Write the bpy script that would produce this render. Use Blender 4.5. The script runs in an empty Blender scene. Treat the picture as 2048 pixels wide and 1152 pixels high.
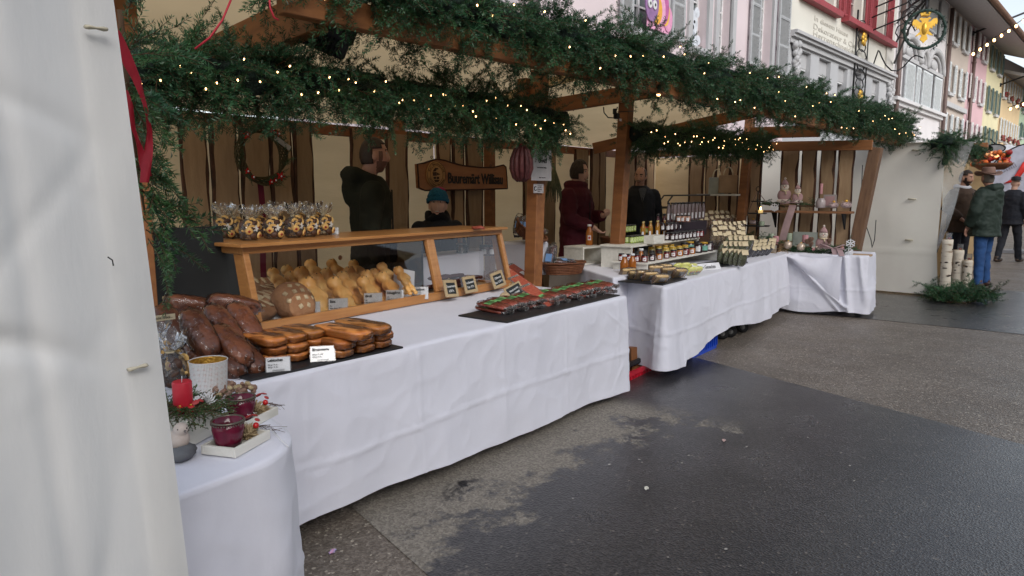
import bpy, math, random
import numpy as np
from mathutils import Vector, Matrix, noise as mnoise
R = math.radians
random.seed(7); np.random.seed(7)
rnd = random.random
def U(a, b): return a + (b - a) * random.random()
scene = bpy.context.scene
COL = scene.collection

# ---------------------------------------------------------------- camera, sky, sun, exposure
F, HY, CH, XV = 1370., 388., 1.42, 2165.
pitch = math.atan((576 - HY) / F)
psi = math.atan((XV - 1024) / (F / math.cos(pitch)))
CD = Vector((math.cos(psi) * math.cos(pitch), math.sin(psi) * math.cos(pitch), -math.sin(pitch)))
CR = Vector((math.sin(psi), -math.cos(psi), 0)); CU = CR.cross(CD)
CP = Vector((0, 0, CH))
cam = bpy.data.cameras.new('camera'); camo = bpy.data.objects.new('camera', cam); COL.objects.link(camo)
cam.sensor_width = 36; cam.lens = F / 2048 * 36; cam.clip_start = .05; cam.clip_end = 600
camo.matrix_world = Matrix((( CR.x, CU.x, -CD.x, 0), (CR.y, CU.y, -CD.y, 0), (CR.z, CU.z, -CD.z, CH), (0, 0, 0, 1)))
scene.camera = camo
SUN_EL, SUN_AZ = R(30), R(-118)          # azimuth measured from +X towards +Y
w = bpy.data.worlds.new('World'); scene.world = w; w.use_nodes = True
nt = w.node_tree; bg = nt.nodes['Background']
sky = nt.nodes.new('ShaderNodeTexSky'); sky.sky_type = 'NISHITA'; sky.sun_disc = False
sky.sun_elevation = SUN_EL; sky.sun_rotation = math.pi / 2 - SUN_AZ; sky.air_density = 1.0; sky.dust_density = 1.2; sky.ozone_density = .8
hs = nt.nodes.new('ShaderNodeHueSaturation'); hs.inputs['Saturation'].default_value = .45
nt.links.new(sky.outputs[0], hs.inputs['Color']); nt.links.new(hs.outputs[0], bg.inputs[0]); bg.inputs[1].default_value = .13
sl = bpy.data.lights.new('sun', 'SUN'); sl.energy = 1.25; sl.angle = R(40); sl.color = (1, .97, .93)
so = bpy.data.objects.new('sun', sl); COL.objects.link(so)
sd = Vector((math.cos(SUN_AZ) * math.cos(SUN_EL), math.sin(SUN_AZ) * math.cos(SUN_EL), math.sin(SUN_EL)))
so.rotation_euler = sd.to_track_quat('Z', 'Y').to_euler(); so.location = (0, -5, 12)
scene.view_settings.view_transform = 'Standard'; scene.view_settings.look = 'None'
scene.view_settings.exposure = 0.8; scene.view_settings.gamma = 1; scene.view_settings.use_curve_mapping = False
scene.render.engine = 'CYCLES'
scene.cycles.transparent_max_bounces = 24; scene.cycles.max_bounces = 8

# ---------------------------------------------------------------- where a measured direction meets a real plane
def ray(x, y): return CD + CR * ((x - 1024) / F) + CU * ((576 - y) / F)
def PZ(x, y, z=0.): v = ray(x, y); return CP + v * ((z - CH) / v.z)
def PY(x, y, Y): v = ray(x, y); return CP + v * (Y / v.y)
def PX(x, y, X): v = ray(x, y); return CP + v * (X / v.x)
def PL(x, y, a, b):
    t = Vector((b[0] - a[0], b[1] - a[1], 0)); n = Vector((-t.y, t.x, 0)); v = ray(x, y)
    return CP + v * ((Vector((a[0], a[1], 0)) - CP).dot(n) / v.dot(n))

# ---------------------------------------------------------------- materials
MATS = {}
def mat(name, col, rough=.6, col2=None, ns=8., na=1., bump=0., bs=40., spec=.5, metal=0., coat=0., rnd_amt=0., emit=0., transl=0., stretch=(1, 1, 1), alpha=1., trans=0., contrast=(.3, .7), detail=4., sheen=0., ior=1.45):
    if name in MATS: return MATS[name]
    m = bpy.data.materials.new(name); m.use_nodes = True; N = m.node_tree.nodes; L = m.node_tree.links
    b = N['Principled BSDF']; out = N['Material Output']
    tc = N.new('ShaderNodeTexCoord'); mp = N.new('ShaderNodeMapping'); mp.inputs['Scale'].default_value = stretch
    L.new(tc.outputs['Object'], mp.inputs[0])
    c2 = col2 if col2 else tuple(c * .72 for c in col)
    nz = N.new('ShaderNodeTexNoise'); nz.inputs['Scale'].default_value = ns; nz.inputs['Detail'].default_value = detail
    L.new(mp.outputs[0], nz.inputs['Vector'])
    mr = N.new('ShaderNodeMapRange'); mr.inputs[1].default_value = contrast[0]; mr.inputs[2].default_value = contrast[1]; mr.inputs[4].default_value = na
    L.new(nz.outputs['Fac'], mr.inputs[0])
    mx = N.new('ShaderNodeMix'); mx.data_type = 'RGBA'; mx.inputs[6].default_value = (*col, 1); mx.inputs[7].default_value = (*c2, 1)
    L.new(mr.outputs[0], mx.inputs[0]); src = mx.outputs[2]
    if rnd_amt:
        oi = N.new('ShaderNodeObjectInfo'); h = N.new('ShaderNodeHueSaturation')
        r2 = N.new('ShaderNodeMapRange'); r2.inputs[3].default_value = 1 - rnd_amt; r2.inputs[4].default_value = 1 + rnd_amt
        L.new(oi.outputs['Random'], r2.inputs[0]); L.new(r2.outputs[0], h.inputs['Value']); L.new(src, h.inputs['Color'])
        L.new(mp.outputs[0], nz.inputs['Vector']); src = h.outputs[0]
        va = N.new('ShaderNodeVectorMath'); va.operation = 'ADD'; L.new(mp.outputs[0], va.inputs[0])
        vs = N.new('ShaderNodeMath'); vs.operation = 'MULTIPLY'; vs.inputs[1].default_value = 37.; L.new(oi.outputs['Random'], vs.inputs[0])
        L.new(vs.outputs[0], va.inputs[1]); L.new(va.outputs[0], nz.inputs['Vector'])
    L.new(src, b.inputs['Base Color'])
    b.inputs['Roughness'].default_value = rough; b.inputs['Metallic'].default_value = metal
    b.inputs['Specular IOR Level'].default_value = spec; b.inputs['Coat Weight'].default_value = coat; b.inputs['Coat Roughness'].default_value = .12
    b.inputs['IOR'].default_value = ior; b.inputs['Sheen Weight'].default_value = sheen
    b.inputs['Transmission Weight'].default_value = trans; b.inputs['Alpha'].default_value = alpha
    if emit: L.new(src, b.inputs['Emission Color']); b.inputs['Emission Strength'].default_value = emit
    nn = None
    if bump:
        bz = N.new('ShaderNodeTexNoise'); bz.inputs['Scale'].default_value = bs; bz.inputs['Detail'].default_value = 5
        L.new(mp.outputs[0], bz.inputs['Vector'])
        bp = N.new('ShaderNodeBump'); bp.inputs['Strength'].default_value = bump; bp.inputs['Distance'].default_value = .02
        L.new(bz.outputs['Fac'], bp.inputs['Height']); L.new(bp.outputs[0], b.inputs['Normal']); nn = bp
    if transl:
        t = N.new('ShaderNodeBsdfTranslucent'); L.new(src, t.inputs[0]); ms = N.new('ShaderNodeMixShader'); ms.inputs[0].default_value = transl
        if nn: L.new(nn.outputs[0], t.inputs['Normal'])
        L.new(b.outputs[0], ms.inputs[1]); L.new(t.outputs[0], ms.inputs[2]); L.new(ms.outputs[0], out.inputs[0])
    MATS[name] = m; return m
def pane(name, tint=(1, 1, 1), bump=0., bs=60., rough=.02, gain=1., white=0.):
    """thin clear sheet: see-through with a Fresnel reflection"""
    if name in MATS: return MATS[name]
    m = bpy.data.materials.new(name); m.use_nodes = True; N = m.node_tree.nodes; L = m.node_tree.links
    N.remove(N['Principled BSDF']); out = N['Material Output']
    t = N.new('ShaderNodeBsdfTransparent'); t.inputs[0].default_value = (*tint, 1)
    g = N.new('ShaderNodeBsdfGlossy'); g.inputs['Roughness'].default_value = rough
    fr = N.new('ShaderNodeFresnel'); fr.inputs[0].default_value = 1.5
    mu = N.new('ShaderNodeMath'); mu.operation = 'MULTIPLY'; mu.inputs[1].default_value = gain; mu.use_clamp = True
    L.new(fr.outputs[0], mu.inputs[0]); ms = N.new('ShaderNodeMixShader'); L.new(mu.outputs[0], ms.inputs[0])
    if bump:
        tc = N.new('ShaderNodeTexCoord'); bz = N.new('ShaderNodeTexNoise'); bz.inputs['Scale'].default_value = bs; bz.inputs['Detail'].default_value = 2
        L.new(tc.outputs['Object'], bz.inputs['Vector']); bp = N.new('ShaderNodeBump'); bp.inputs['Strength'].default_value = bump; bp.inputs['Distance'].default_value = .02
        L.new(bz.outputs['Fac'], bp.inputs['Height']); L.new(bp.outputs[0], g.inputs['Normal']); L.new(bp.outputs[0], fr.inputs['Normal'])
    base = t.outputs[0]
    if white:
        d = N.new('ShaderNodeBsdfDiffuse'); d.inputs[0].default_value = (.75, .75, .75, 1); m2 = N.new('ShaderNodeMixShader'); m2.inputs[0].default_value = white
        L.new(t.outputs[0], m2.inputs[1]); L.new(d.outputs[0], m2.inputs[2]); base = m2.outputs[0]
    L.new(base, ms.inputs[1]); L.new(g.outputs[0], ms.inputs[2]); L.new(ms.outputs[0], out.inputs[0])
    MATS[name] = m; return m

# ---------------------------------------------------------------- mesh building
class MB:
    def __init__(s): s.v = []; s.f = []; s.m = []; s.s = []
    def add(s, vs, fs, mi=0, smooth=False, M=None):
        o = len(s.v)
        if M is not None: vs = [tuple(M @ Vector(v)) for v in vs]
        s.v.extend([tuple(v) for v in vs])
        for f in fs: s.f.append(tuple(i + o for i in f)); s.m.append(mi); s.s.append(smooth)
        return s
    def box(s, c, d, mi=0, M=None, ch=0.):
        x, y, z = [k / 2 for k in d]
        T = Matrix.Translation(c); M = M @ T if M is not None else T
        if not ch:
            return s.add([(-x, -y, -z), (x, -y, -z), (x, y, -z), (-x, y, -z), (-x, -y, z), (x, -y, z), (x, y, z), (-x, y, z)],
                         [(0, 3, 2, 1), (4, 5, 6, 7), (0, 1, 5, 4), (1, 2, 6, 5), (2, 3, 7, 6), (3, 0, 4, 7)], mi, False, M)
        vs = []; idx = {}
        for sx in (-1, 1):
            for sy in (-1, 1):
                for sz in (-1, 1):
                    for a, p in enumerate(((x, y - ch, z - ch), (x - ch, y, z - ch), (x - ch, y - ch, z))):
                        idx[sx, sy, sz, a] = len(vs); vs.append((sx * p[0], sy * p[1], sz * p[2]))
        g = lambda *k: idx[k]; fs = []
        for q in (-1, 1):
            fs.append([g(q, -1, -1, 0), g(q, 1, -1, 0), g(q, 1, 1, 0), g(q, -1, 1, 0)][::q])
            fs.append([g(-1, q, -1, 1), g(-1, q, 1, 1), g(1, q, 1, 1), g(1, q, -1, 1)][::q])
            fs.append([g(-1, -1, q, 2), g(1, -1, q, 2), g(1, 1, q, 2), g(-1, 1, q, 2)][::q])
        for p in (-1, 1):
            for q in (-1, 1):
                e = p * q
                fs.append([g(p, q, -1, 0), g(p, q, -1, 1), g(p, q, 1, 1), g(p, q, 1, 0)][::e])
                fs.append([g(-1, p, q, 1), g(-1, p, q, 2), g(1, p, q, 2), g(1, p, q, 1)][::e])
                fs.append([g(p, -1, q, 2), g(p, -1, q, 0), g(p, 1, q, 0), g(p, 1, q, 2)][::e])
                for r_ in (-1, 1): fs.append([g(p, q, r_, 0), g(p, q, r_, 1), g(p, q, r_, 2)][::p * q * r_])
        return s.add(vs, fs, mi, False, M)
    def lathe(s, prof, n=16, mi=0, M=None, smooth=True, sx=1., sy=1., cap=True):
        vs = []; fs = []
        for r_, z in prof:
            for k in range(n):
                a = 2 * math.pi * k / n; vs.append((r_ * math.cos(a) * sx, r_ * math.sin(a) * sy, z))
        for i in range(len(prof) - 1):
            for k in range(n):
                k2 = (k + 1) % n; fs.append((i * n + k, i * n + k2, (i + 1) * n + k2, (i + 1) * n + k))
        if cap:
            fs.append(tuple(range(n))[::-1]); fs.append(tuple((len(prof) - 1) * n + k for k in range(n)))
        return s.add(vs, fs, mi, smooth, M)
    def tube(s, pts, rad, n=6, mi=0, M=None, smooth=True, flat=1., cap=True):
        pts = [Vector(p) for p in pts]; m = len(pts)
        if not hasattr(rad, '__len__'): rad = [rad] * m
        vs = []; fs = []; up = None
        for i, p in enumerate(pts):
            t = (pts[min(i + 1, m - 1)] - pts[max(i - 1, 0)]).normalized()
            if up is None: up = Vector((0, 0, 1)) if abs(t.z) < .9 else Vector((0, 1, 0))
            a = t.cross(up).normalized(); b_ = a.cross(t).normalized(); up = b_
            for k in range(n):
                th = 2 * math.pi * k / n; vs.append(p + a * (rad[i] * math.cos(th)) + b_ * (rad[i] * flat * math.sin(th)))
        for i in range(m - 1):
            for k in range(n):
                k2 = (k + 1) % n; fs.append((i * n + k, i * n + k2, (i + 1) * n + k2, (i + 1) * n + k))
        if cap: fs.append(tuple(range(n))[::-1]); fs.append(tuple((m - 1) * n + k for k in range(n)))
        return s.add(vs, fs, mi, smooth, M)
    def ell(s, c, r, nu=14, nv=9, mi=0, M=None, fn=None, smooth=True):
        vs = []; fs = []
        for j in range(nv + 1):
            ph = math.pi * j / nv
            for i in range(nu):
                th = 2 * math.pi * i / nu
                d = Vector((math.sin(ph) * math.cos(th), math.sin(ph) * math.sin(th), math.cos(ph)))
                k = fn(d) if fn else 1.
                vs.append((c[0] + r[0] * d.x * k, c[1] + r[1] * d.y * k, c[2] + r[2] * d.z * k))
        for j in range(nv):
            for i in range(nu):
                i2 = (i + 1) % nu; fs.append((j * nu + i, (j + 1) * nu + i, (j + 1) * nu + i2, j * nu + i2))
        return s.add(vs, fs, mi, smooth, M)
    def grid(s, fn, nu, nv, mi=0, M=None, smooth=True):
        vs = [fn(i / nu, j / nv) for j in range(nv + 1) for i in range(nu + 1)]
        fs = [(j * (nu + 1) + i, j * (nu + 1) + i + 1, (j + 1) * (nu + 1) + i + 1, (j + 1) * (nu + 1) + i) for j in range(nv) for i in range(nu)]
        return s.add(vs, fs, mi, smooth, M)
    def prism(s, poly, t, mi=0, M=None):
        """outline in x,z extruded over y from 0 to t"""
        n = len(poly); vs = [(p[0], 0, p[1]) for p in poly] + [(p[0], t, p[1]) for p in poly]
        fs = [tuple(range(n)), tuple(range(n, 2 * n))[::-1]] + [(i, n + i, n + (i + 1) % n, (i + 1) % n) for i in range(n)]
        return s.add(vs, fs, mi, False, M)
    def beam(s, a, b, wd, ht, mi=0, ch=.004, jit=0):
        a, b = Vector(a), Vector(b); d = b - a; L_ = d.length; d.normalize()
        side = d.cross(Vector((0, 0, 1)))
        if side.length < .1: side = Vector((1, 0, 0)) if abs(d.z) > .9 else side
        side = (side - d * side.dot(d)).normalized(); up = side.cross(d)
        M = Matrix(((side.x, d.x, up.x, 0), (side.y, d.y, up.y, 0), (side.z, d.z, up.z, 0), (0, 0, 0, 1)))
        M.translation = (a + b) / 2
        return s.box((0, 0, 0), (wd, L_, ht), mi, M, ch)
    def mesh(s, name):
        me = bpy.data.meshes.new(name); me.from_pydata(s.v, [], s.f); me.polygons.foreach_set('material_index', s.m); me.polygons.foreach_set('use_smooth', s.s)
        me.update(); return me
def npmesh(name, V, Fc, mi=None, smooth=False):
    """V (n,3) array, Fc (m,3 or 4) array"""
    me = bpy.data.meshes.new(name); k = Fc.shape[1]
    me.vertices.add(len(V)); me.vertices.foreach_set('co', V.astype(np.float32).ravel())
    me.loops.add(Fc.size); me.loops.foreach_set('vertex_index', Fc.astype(np.int32).ravel())
    me.polygons.add(len(Fc)); me.polygons.foreach_set('loop_start', np.arange(0, Fc.size, k, dtype=np.int32)); me.polygons.foreach_set('loop_total', np.full(len(Fc), k, dtype=np.int32))
    if mi is not None: me.polygons.foreach_set('material_index', mi.astype(np.int32))
    me.polygons.foreach_set('use_smooth', np.full(len(Fc), smooth)); me.update(calc_edges=True); return me

# ---------------------------------------------------------------- objects
def ob(name, m, mats=(), parent=None, loc=(0, 0, 0), rot=(0, 0, 0), label=None, cat=None, group=None, kind=None, scale=None):
    me = m.mesh(name) if isinstance(m, MB) else m
    if mats is not None and not isinstance(mats, (list, tuple)): mats = [mats]
    if mats and not me.materials:
        for x in mats: me.materials.append(x)
    o = bpy.data.objects.new(name, me); COL.objects.link(o); o.location = loc; o.rotation_euler = rot
    if scale: o.scale = scale if hasattr(scale, '__len__') else (scale,) * 3
    if parent: o.parent = parent
    if label: o['label'] = label
    if cat: o['category'] = cat
    if group: o['group'] = group
    if kind: o['kind'] = kind
    return o
def thing(name, label, cat, loc=(0, 0, 0), rz=0., group=None, rot=None, scale=None):
    o = bpy.data.objects.new(name, None); COL.objects.link(o); o.empty_display_size = .1
    o.location = loc; o.rotation_euler = rot if rot else (0, 0, rz); o['label'] = label; o['category'] = cat
    if group: o['group'] = group
    if scale: o.scale = scale if hasattr(scale, '__len__') else (scale,) * 3
    return o
KIDS = {}
def kids(o):
    if o.name not in KIDS: KIDS[o.name] = [c for c in COL.objects if c.parent == o]
    return KIDS[o.name]
def clone(o, loc=None, rot=None, label=None, group=None, scale=None, parent=None):
    c = o.copy(); COL.objects.link(c)
    if parent is not None: c.parent = parent
    if loc is not None: c.location = loc
    if rot is not None: c.rotation_euler = rot if hasattr(rot, '__len__') else (0, 0, rot)
    if scale: c.scale = scale if hasattr(scale, '__len__') else (scale,) * 3
    if label: c['label'] = label
    if group: c['group'] = group
    KIDS[c.name] = [clone(k, parent=c) for k in kids(o)]
    return c
def text_mesh(s, size, align='CENTER', extrude=.0004, xs=1., bold=0.):
    cu = bpy.data.curves.new('t', 'FONT'); cu.body = s; cu.size = size; cu.align_x = align; cu.align_y = 'CENTER'; cu.extrude = extrude; cu.offset = bold; cu.resolution_u = 2
    o = bpy.data.objects.new('t', cu); COL.objects.link(o); dg = bpy.context.evaluated_depsgraph_get()
    me = bpy.data.meshes.new_from_object(o.evaluated_get(dg)); bpy.data.objects.remove(o); bpy.data.curves.remove(cu)
    me.materials.clear()
    for v in me.vertices: v.co = (v.co.x * xs, -v.co.z, v.co.y)     # stands upright, faces -Y
    return me
INK = mat('ink', (.02, .02, .02), .7)
def nz3(p, s=1.): return mnoise.noise(Vector(p) * s)
# ---------------------------------------------------------------- material set
WOOD = mat('stall_timber', (.31, .125, .042), .55, (.20, .075, .026), ns=3, stretch=(6, 6, 1.2), bump=.08, bs=30, rnd_amt=.12)
WOODX = mat('stall_timber_long', (.33, .12, .042), .5, (.20, .07, .025), ns=3, stretch=(1, 8, 8), bump=.08, bs=30, rnd_amt=.12)
PLANK = mat('raw_plank', (.42, .285, .165), .8, (.30, .19, .105), ns=3.5, stretch=(7, 7, 1.1), bump=.35, bs=22, rnd_amt=.25, contrast=(.25, .8), detail=7)
BARK = mat('bark', (.12, .05, .028), .9, (.035, .02, .013), ns=18, stretch=(1, 1, .5), bump=.8, bs=40)
PINE = mat('varnished_pine', (.50, .235, .075), .35, (.38, .155, .045), ns=5, stretch=(.8, 9, 9), bump=.04, bs=30, coat=.25)
TARP = mat('cream_tarpaulin', (.78, .61, .36), .6, (.70, .54, .31), ns=2.5, stretch=(.5, 1, 3), transl=.42, bump=.3, bs=7)
TARPW = mat('white_tarpaulin', (.78, .775, .76), .4, (.70, .70, .69), ns=2.5, transl=.3, bump=.2, bs=4)
CLOTH = mat('white_cotton', (.79, .79, .87), .95, (.75, .75, .83), ns=3, bump=.22, bs=16, transl=.12, spec=.15, sheen=.2, stretch=(1, 1, .6))
SLATE = mat('slate', (.022, .021, .023), .5, (.012, .012, .013), ns=20, bump=.2, bs=60)
CARD = mat('white_card', (.8, .8, .82), .5)
KRAFT = mat('kraft_paper', (.62, .52, .34), .8, (.55, .45, .29), ns=30)
WHITEW = mat('white_painted_wood', (.72, .70, .64), .5, (.62, .60, .54), ns=6, stretch=(1, 6, 6), bump=.1)
GLASS = pane('clear_glass', gain=1.8)
WRAP = pane('cellophane', bump=.9, bs=30, rough=.07, gain=.9)
WRAPB = pane('cellophane_bag', bump=.8, bs=38, rough=.12, gain=1.4, white=.05)
STEEL = mat('dark_iron', (.03, .03, .032), .5, metal=.6)
CRUST = mat('brown_crust', (.21, .085, .032), .75, (.33, .17, .08), ns=12, bump=.45, bs=40, rnd_amt=.15)
GOLDEN = mat('golden_crust', (.74, .34, .08), .45, (.80, .50, .18), ns=11, bump=.1, bs=30, rnd_amt=.16, coat=.2)
DARKB = mat('dark_crust', (.19, .062, .027), .42, (.10, .032, .016), ns=9, bump=.3, bs=50, rnd_amt=.25, coat=.3)
NEED = mat('fir_needles', (.015, .066, .030), .42, (.036, .095, .030), ns=5, rnd_amt=.3, spec=.45)
NEEDL = mat('fir_needles_light', (.045, .12, .025), .4, (.03, .085, .03), ns=4, rnd_amt=.2, spec=.6)
TWIG = mat('twig_bark', (.11, .06, .03), .9)
BULB = mat('bulb_glow', (1., .55, .22), .3, (1., .55, .22), emit=7.)
WIRE = mat('green_wire', (.01, .02, .013), .5)
RED = mat('red_ribbon', (.42, .012, .03), .55, (.30, .008, .02), ns=30, transl=.3)
REDP = mat('red_shiny', (.55, .02, .02), .15)

# ---------------------------------------------------------------- ground
def ground_mat(name, base, alt, rough, wet=None):
    m = bpy.data.materials.new(name); m.use_nodes = True; N = m.node_tree.nodes; L = m.node_tree.links; b = N['Principled BSDF']
    tc = N.new('ShaderNodeTexCoord')
    def noise(sc, det=4, rg=.6):
        n = N.new('ShaderNodeTexNoise'); n.inputs['Scale'].default_value = sc; n.inputs['Detail'].default_value = det; n.inputs['Roughness'].default_value = rg
        L.new(tc.outputs['Object'], n.inputs['Vector']); return n.outputs['Fac']
    def ramp(f, a, b_, lo=0., hi=1.):
        r_ = N.new('ShaderNodeMapRange'); r_.inputs[1].default_value = a; r_.inputs[2].default_value = b_; r_.inputs[3].default_value = lo; r_.inputs[4].default_value = hi
        L.new(f, r_.inputs[0]); return r_.outputs[0]
    def mix(f, c1, c2):
        x = N.new('ShaderNodeMix'); x.data_type = 'RGBA'
        if isinstance(f, float): x.inputs[0].default_value = f
        else: L.new(f, x.inputs[0])
        for k, c in ((6, c1), (7, c2)):
            if isinstance(c, tuple): x.inputs[k].default_value = (*c, 1)
            else: L.new(c, x.inputs[k])
        return x.outputs[2]
    vo = N.new('ShaderNodeTexVoronoi'); vo.inputs['Scale'].default_value = 95; L.new(tc.outputs['Object'], vo.inputs['Vector'])
    sep = N.new('ShaderNodeSeparateColor'); L.new(vo.outputs['Color'], sep.inputs[0])
    c = mix(ramp(sep.outputs[0], .3, 1.), base, alt)
    c = mix(ramp(noise(1.3, 5), .35, .7, 0, .5), c, tuple(k * .6 for k in base))
    c = mix(ramp(sep.outputs[1], .965 if not wet else .988, .975 if not wet else .996), c, (.42, .37, .30) if not wet else (.16, .14, .12))
    rg = ramp(noise(2.2, 6), .35, .7, rough[0], rough[1])
    if wet:
        g = N.new('ShaderNodeNewGeometry'); sx = N.new('ShaderNodeSeparateXYZ'); L.new(g.outputs['Position'], sx.inputs[0])
        # dry ragged patch next to the table
        a = N.new('ShaderNodeMath'); a.operation = 'SUBTRACT'; L.new(sx.outputs[1], a.inputs[0]); a.inputs[1].default_value = 1.87
        n1 = noise(2.1, 9, .72)
        s1 = N.new('ShaderNodeMath'); s1.operation = 'MULTIPLY_ADD'; L.new(n1, s1.inputs[0]); s1.inputs[1].default_value = 3.2; s1.inputs[2].default_value = -1.62
        s2 = N.new('ShaderNodeMath'); s2.operation = 'ADD'; L.new(a.outputs[0], s2.inputs[0]); L.new(s1.outputs[0], s2.inputs[1])
        f1 = ramp(s2.outputs[0], -.05, .16)
        fx = ramp(sx.outputs[0], 3.9, 4.15, 1., 0.); mm = N.new('ShaderNodeMath'); mm.operation = 'MULTIPLY'; L.new(f1, mm.inputs[0]); L.new(fx, mm.inputs[1])
        cd = mix(ramp(sep.outputs[0], .2, 1.), (.17, .15, .125), (.28, .25, .21))
        c = mix(mm.outputs[0], c, cd)
        r3 = N.new('ShaderNodeMix'); r3.data_type = 'FLOAT'; L.new(mm.outputs[0], r3.inputs[0]); L.new(rg, r3.inputs[2]); r3.inputs[3].default_value = .85; rg = r3.outputs[0]
    L.new(c, b.inputs['Base Color']); L.new(rg, b.inputs['Roughness'])
    if base[0] < .05:
        b.inputs['Coat Weight'].default_value = .55; b.inputs['Coat Roughness'].default_value = .28
        if wet:
            inv = N.new('ShaderNodeMath'); inv.operation = 'MULTIPLY_ADD'; L.new(mm.outputs[0], inv.inputs[0]); inv.inputs[1].default_value = -.55; inv.inputs[2].default_value = .55; L.new(inv.outputs[0], b.inputs['Coat Weight'])
    bp = N.new('ShaderNodeBump'); bp.inputs['Strength'].default_value = .55; bp.inputs['Distance'].default_value = .008
    L.new(vo.outputs['Distance'], bp.inputs['Height']); L.new(bp.outputs[0], b.inputs['Normal'])
    return m
AGG = ground_mat('aggregate_paving', (.135, .11, .088), (.27, .23, .19), (.38, .6))
ASP = ground_mat('wet_asphalt', (.020, .019, .021), (.066, .062, .062), (.27, .48), wet=True)
ASP2 = ground_mat('wet_asphalt_far', (.026, .026, .028), (.05, .05, .052), (.25, .42))
ob('ground', MB().grid(lambda u, v: (-60 + 320 * u, -60 + 160 * v, 0), 4, 4), AGG, kind='structure')
ob('asphalt_strip', MB().add([(1.02, -8, .004), (2.02, -8, .004), (6.7, 6, .004), (2.7, 6, .004)][:0] + [(-.8, -8, .004), (2.03, -8, .004), (6.71, 6, .004), (2.71, 6, .004)], [(0, 1, 2, 3)]), ASP, kind='structure')
ob('asphalt_strip', MB().add([(8.8, -8, .004), (12.6, -8, .004), (12.3, 6.5, .004), (8.45, 6.5, .004)], [(0, 1, 2, 3)]), ASP2, kind='structure')
ob('asphalt_road', MB().add([(15.5, -9, .004), (120, -16, .004), (120, -10, .004), (15.5, -3, .004)], [(0, 1, 2, 3)]), ASP2, kind='structure')
# specks of litter
lit = MB()
for k in range(150):
    x, y = U(2.2, 8), U(-.6, 2.2); s_ = U(.003, .010)
    n = random.randint(4, 6); a0 = rnd() * 6
    pts = [(x + s_ * U(.6, 1.5) * math.cos(a0 + 6.28 * i / n), y + s_ * U(.4, 1.) * math.sin(a0 + 6.28 * i / n), .0075) for i in range(n)]
    lit.add(pts, [tuple(range(n))])
ob('paper_scraps', lit, mat('paper_scrap', (.42, .40, .37), .8, (.2, .18, .15), ns=2), kind='stuff')
for (px, py, c, nm, lb) in ((665, 1105, (.75, .35, .5), 'sweet_wrapper', 'crumpled pink and blue sweet wrapper on the brown paving'), (1293, 978, (.75, .72, .62), 'scrap_of_paper', 'small cream scrap lying on the wet black asphalt'), (1448, 882, (.6, .42, .38), 'leaf', 'pinkish squashed leaf on the wet asphalt')):
    p = PZ(px, py, .008); m_ = MB().grid(lambda u, v: ((u - .5) * .035 + .004 * math.sin(v * 9), (v - .5) * .02, .004 * math.sin(u * 11 + v * 7) + .005), 6, 5)
    ob(nm, m_, mat(nm, c, .4, (.3, .35, .6) if 'sweet' in nm else None, ns=60), loc=p, rot=(0, 0, .5), label=lb, cat='litter')
# ---------------------------------------------------------------- fir greenery
def twig_arrays(p0, d, Lg, step=.0042, nl=.022, wd=.0036, rg=None):
    """needles along one twig as triangles"""
    d = np.array(d, float); d /= np.linalg.norm(d); n = max(4, int(Lg / step))
    t = (np.arange(n) + np.random.rand(n)) / n
    side = np.cross(d, [0, 0, 1.]); side /= np.linalg.norm(side) + 1e-9; up = np.cross(side, d)
    ang = np.random.choice([0, math.pi], n) + np.random.normal(.0, .75, n); ang = np.where(np.random.rand(n) < .35, np.random.uniform(0, math.pi, n), ang)
    rad = side[None] * np.cos(ang)[:, None] + up[None] * np.sin(ang)[:, None]
    dr = d[None] * .62 + rad * 1.; dr /= np.linalg.norm(dr, axis=1)[:, None]
    ln = nl * (1 - .45 * t ** 3) * np.random.uniform(.75, 1.1, n)
    b = p0[None] + d[None] * (t * Lg)[:, None]
    ax = np.random.normal(size=(n, 3)); w_ = np.cross(dr, ax); w_ /= np.linalg.norm(w_, axis=1)[:, None]
    m_ = b + dr * (ln * .45)[:, None]
    V = np.stack([b, m_ + w_ * wd * .5, b + dr * ln[:, None], m_ - w_ * wd * .5], 1).reshape(-1, 3)
    i = np.arange(n)[:, None] * 4
    Fc = np.concatenate([i + np.array([0, 1, 2]), i + np.array([0, 2, 3])], 0)
    return V, Fc
def stem_arrays(p0, p1, r0=.0022, r1=.001):
    d = p1 - p0; d /= np.linalg.norm(d); s_ = np.cross(d, [.3, .2, 1.]); s_ /= np.linalg.norm(s_); u_ = np.cross(s_, d)
    V = [];
    for p, r_ in ((p0, r0), (p1, r1)):
        for k in range(3): a = k * 2.094; V.append(p + (s_ * math.cos(a) + u_ * math.sin(a)) * r_)
    Fc = []
    for k in range(3): k2 = (k + 1) % 3; Fc += [(k, k2, 3 + k2), (k, 3 + k2, 3 + k)]
    return np.array(V), np.array(Fc)
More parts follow.
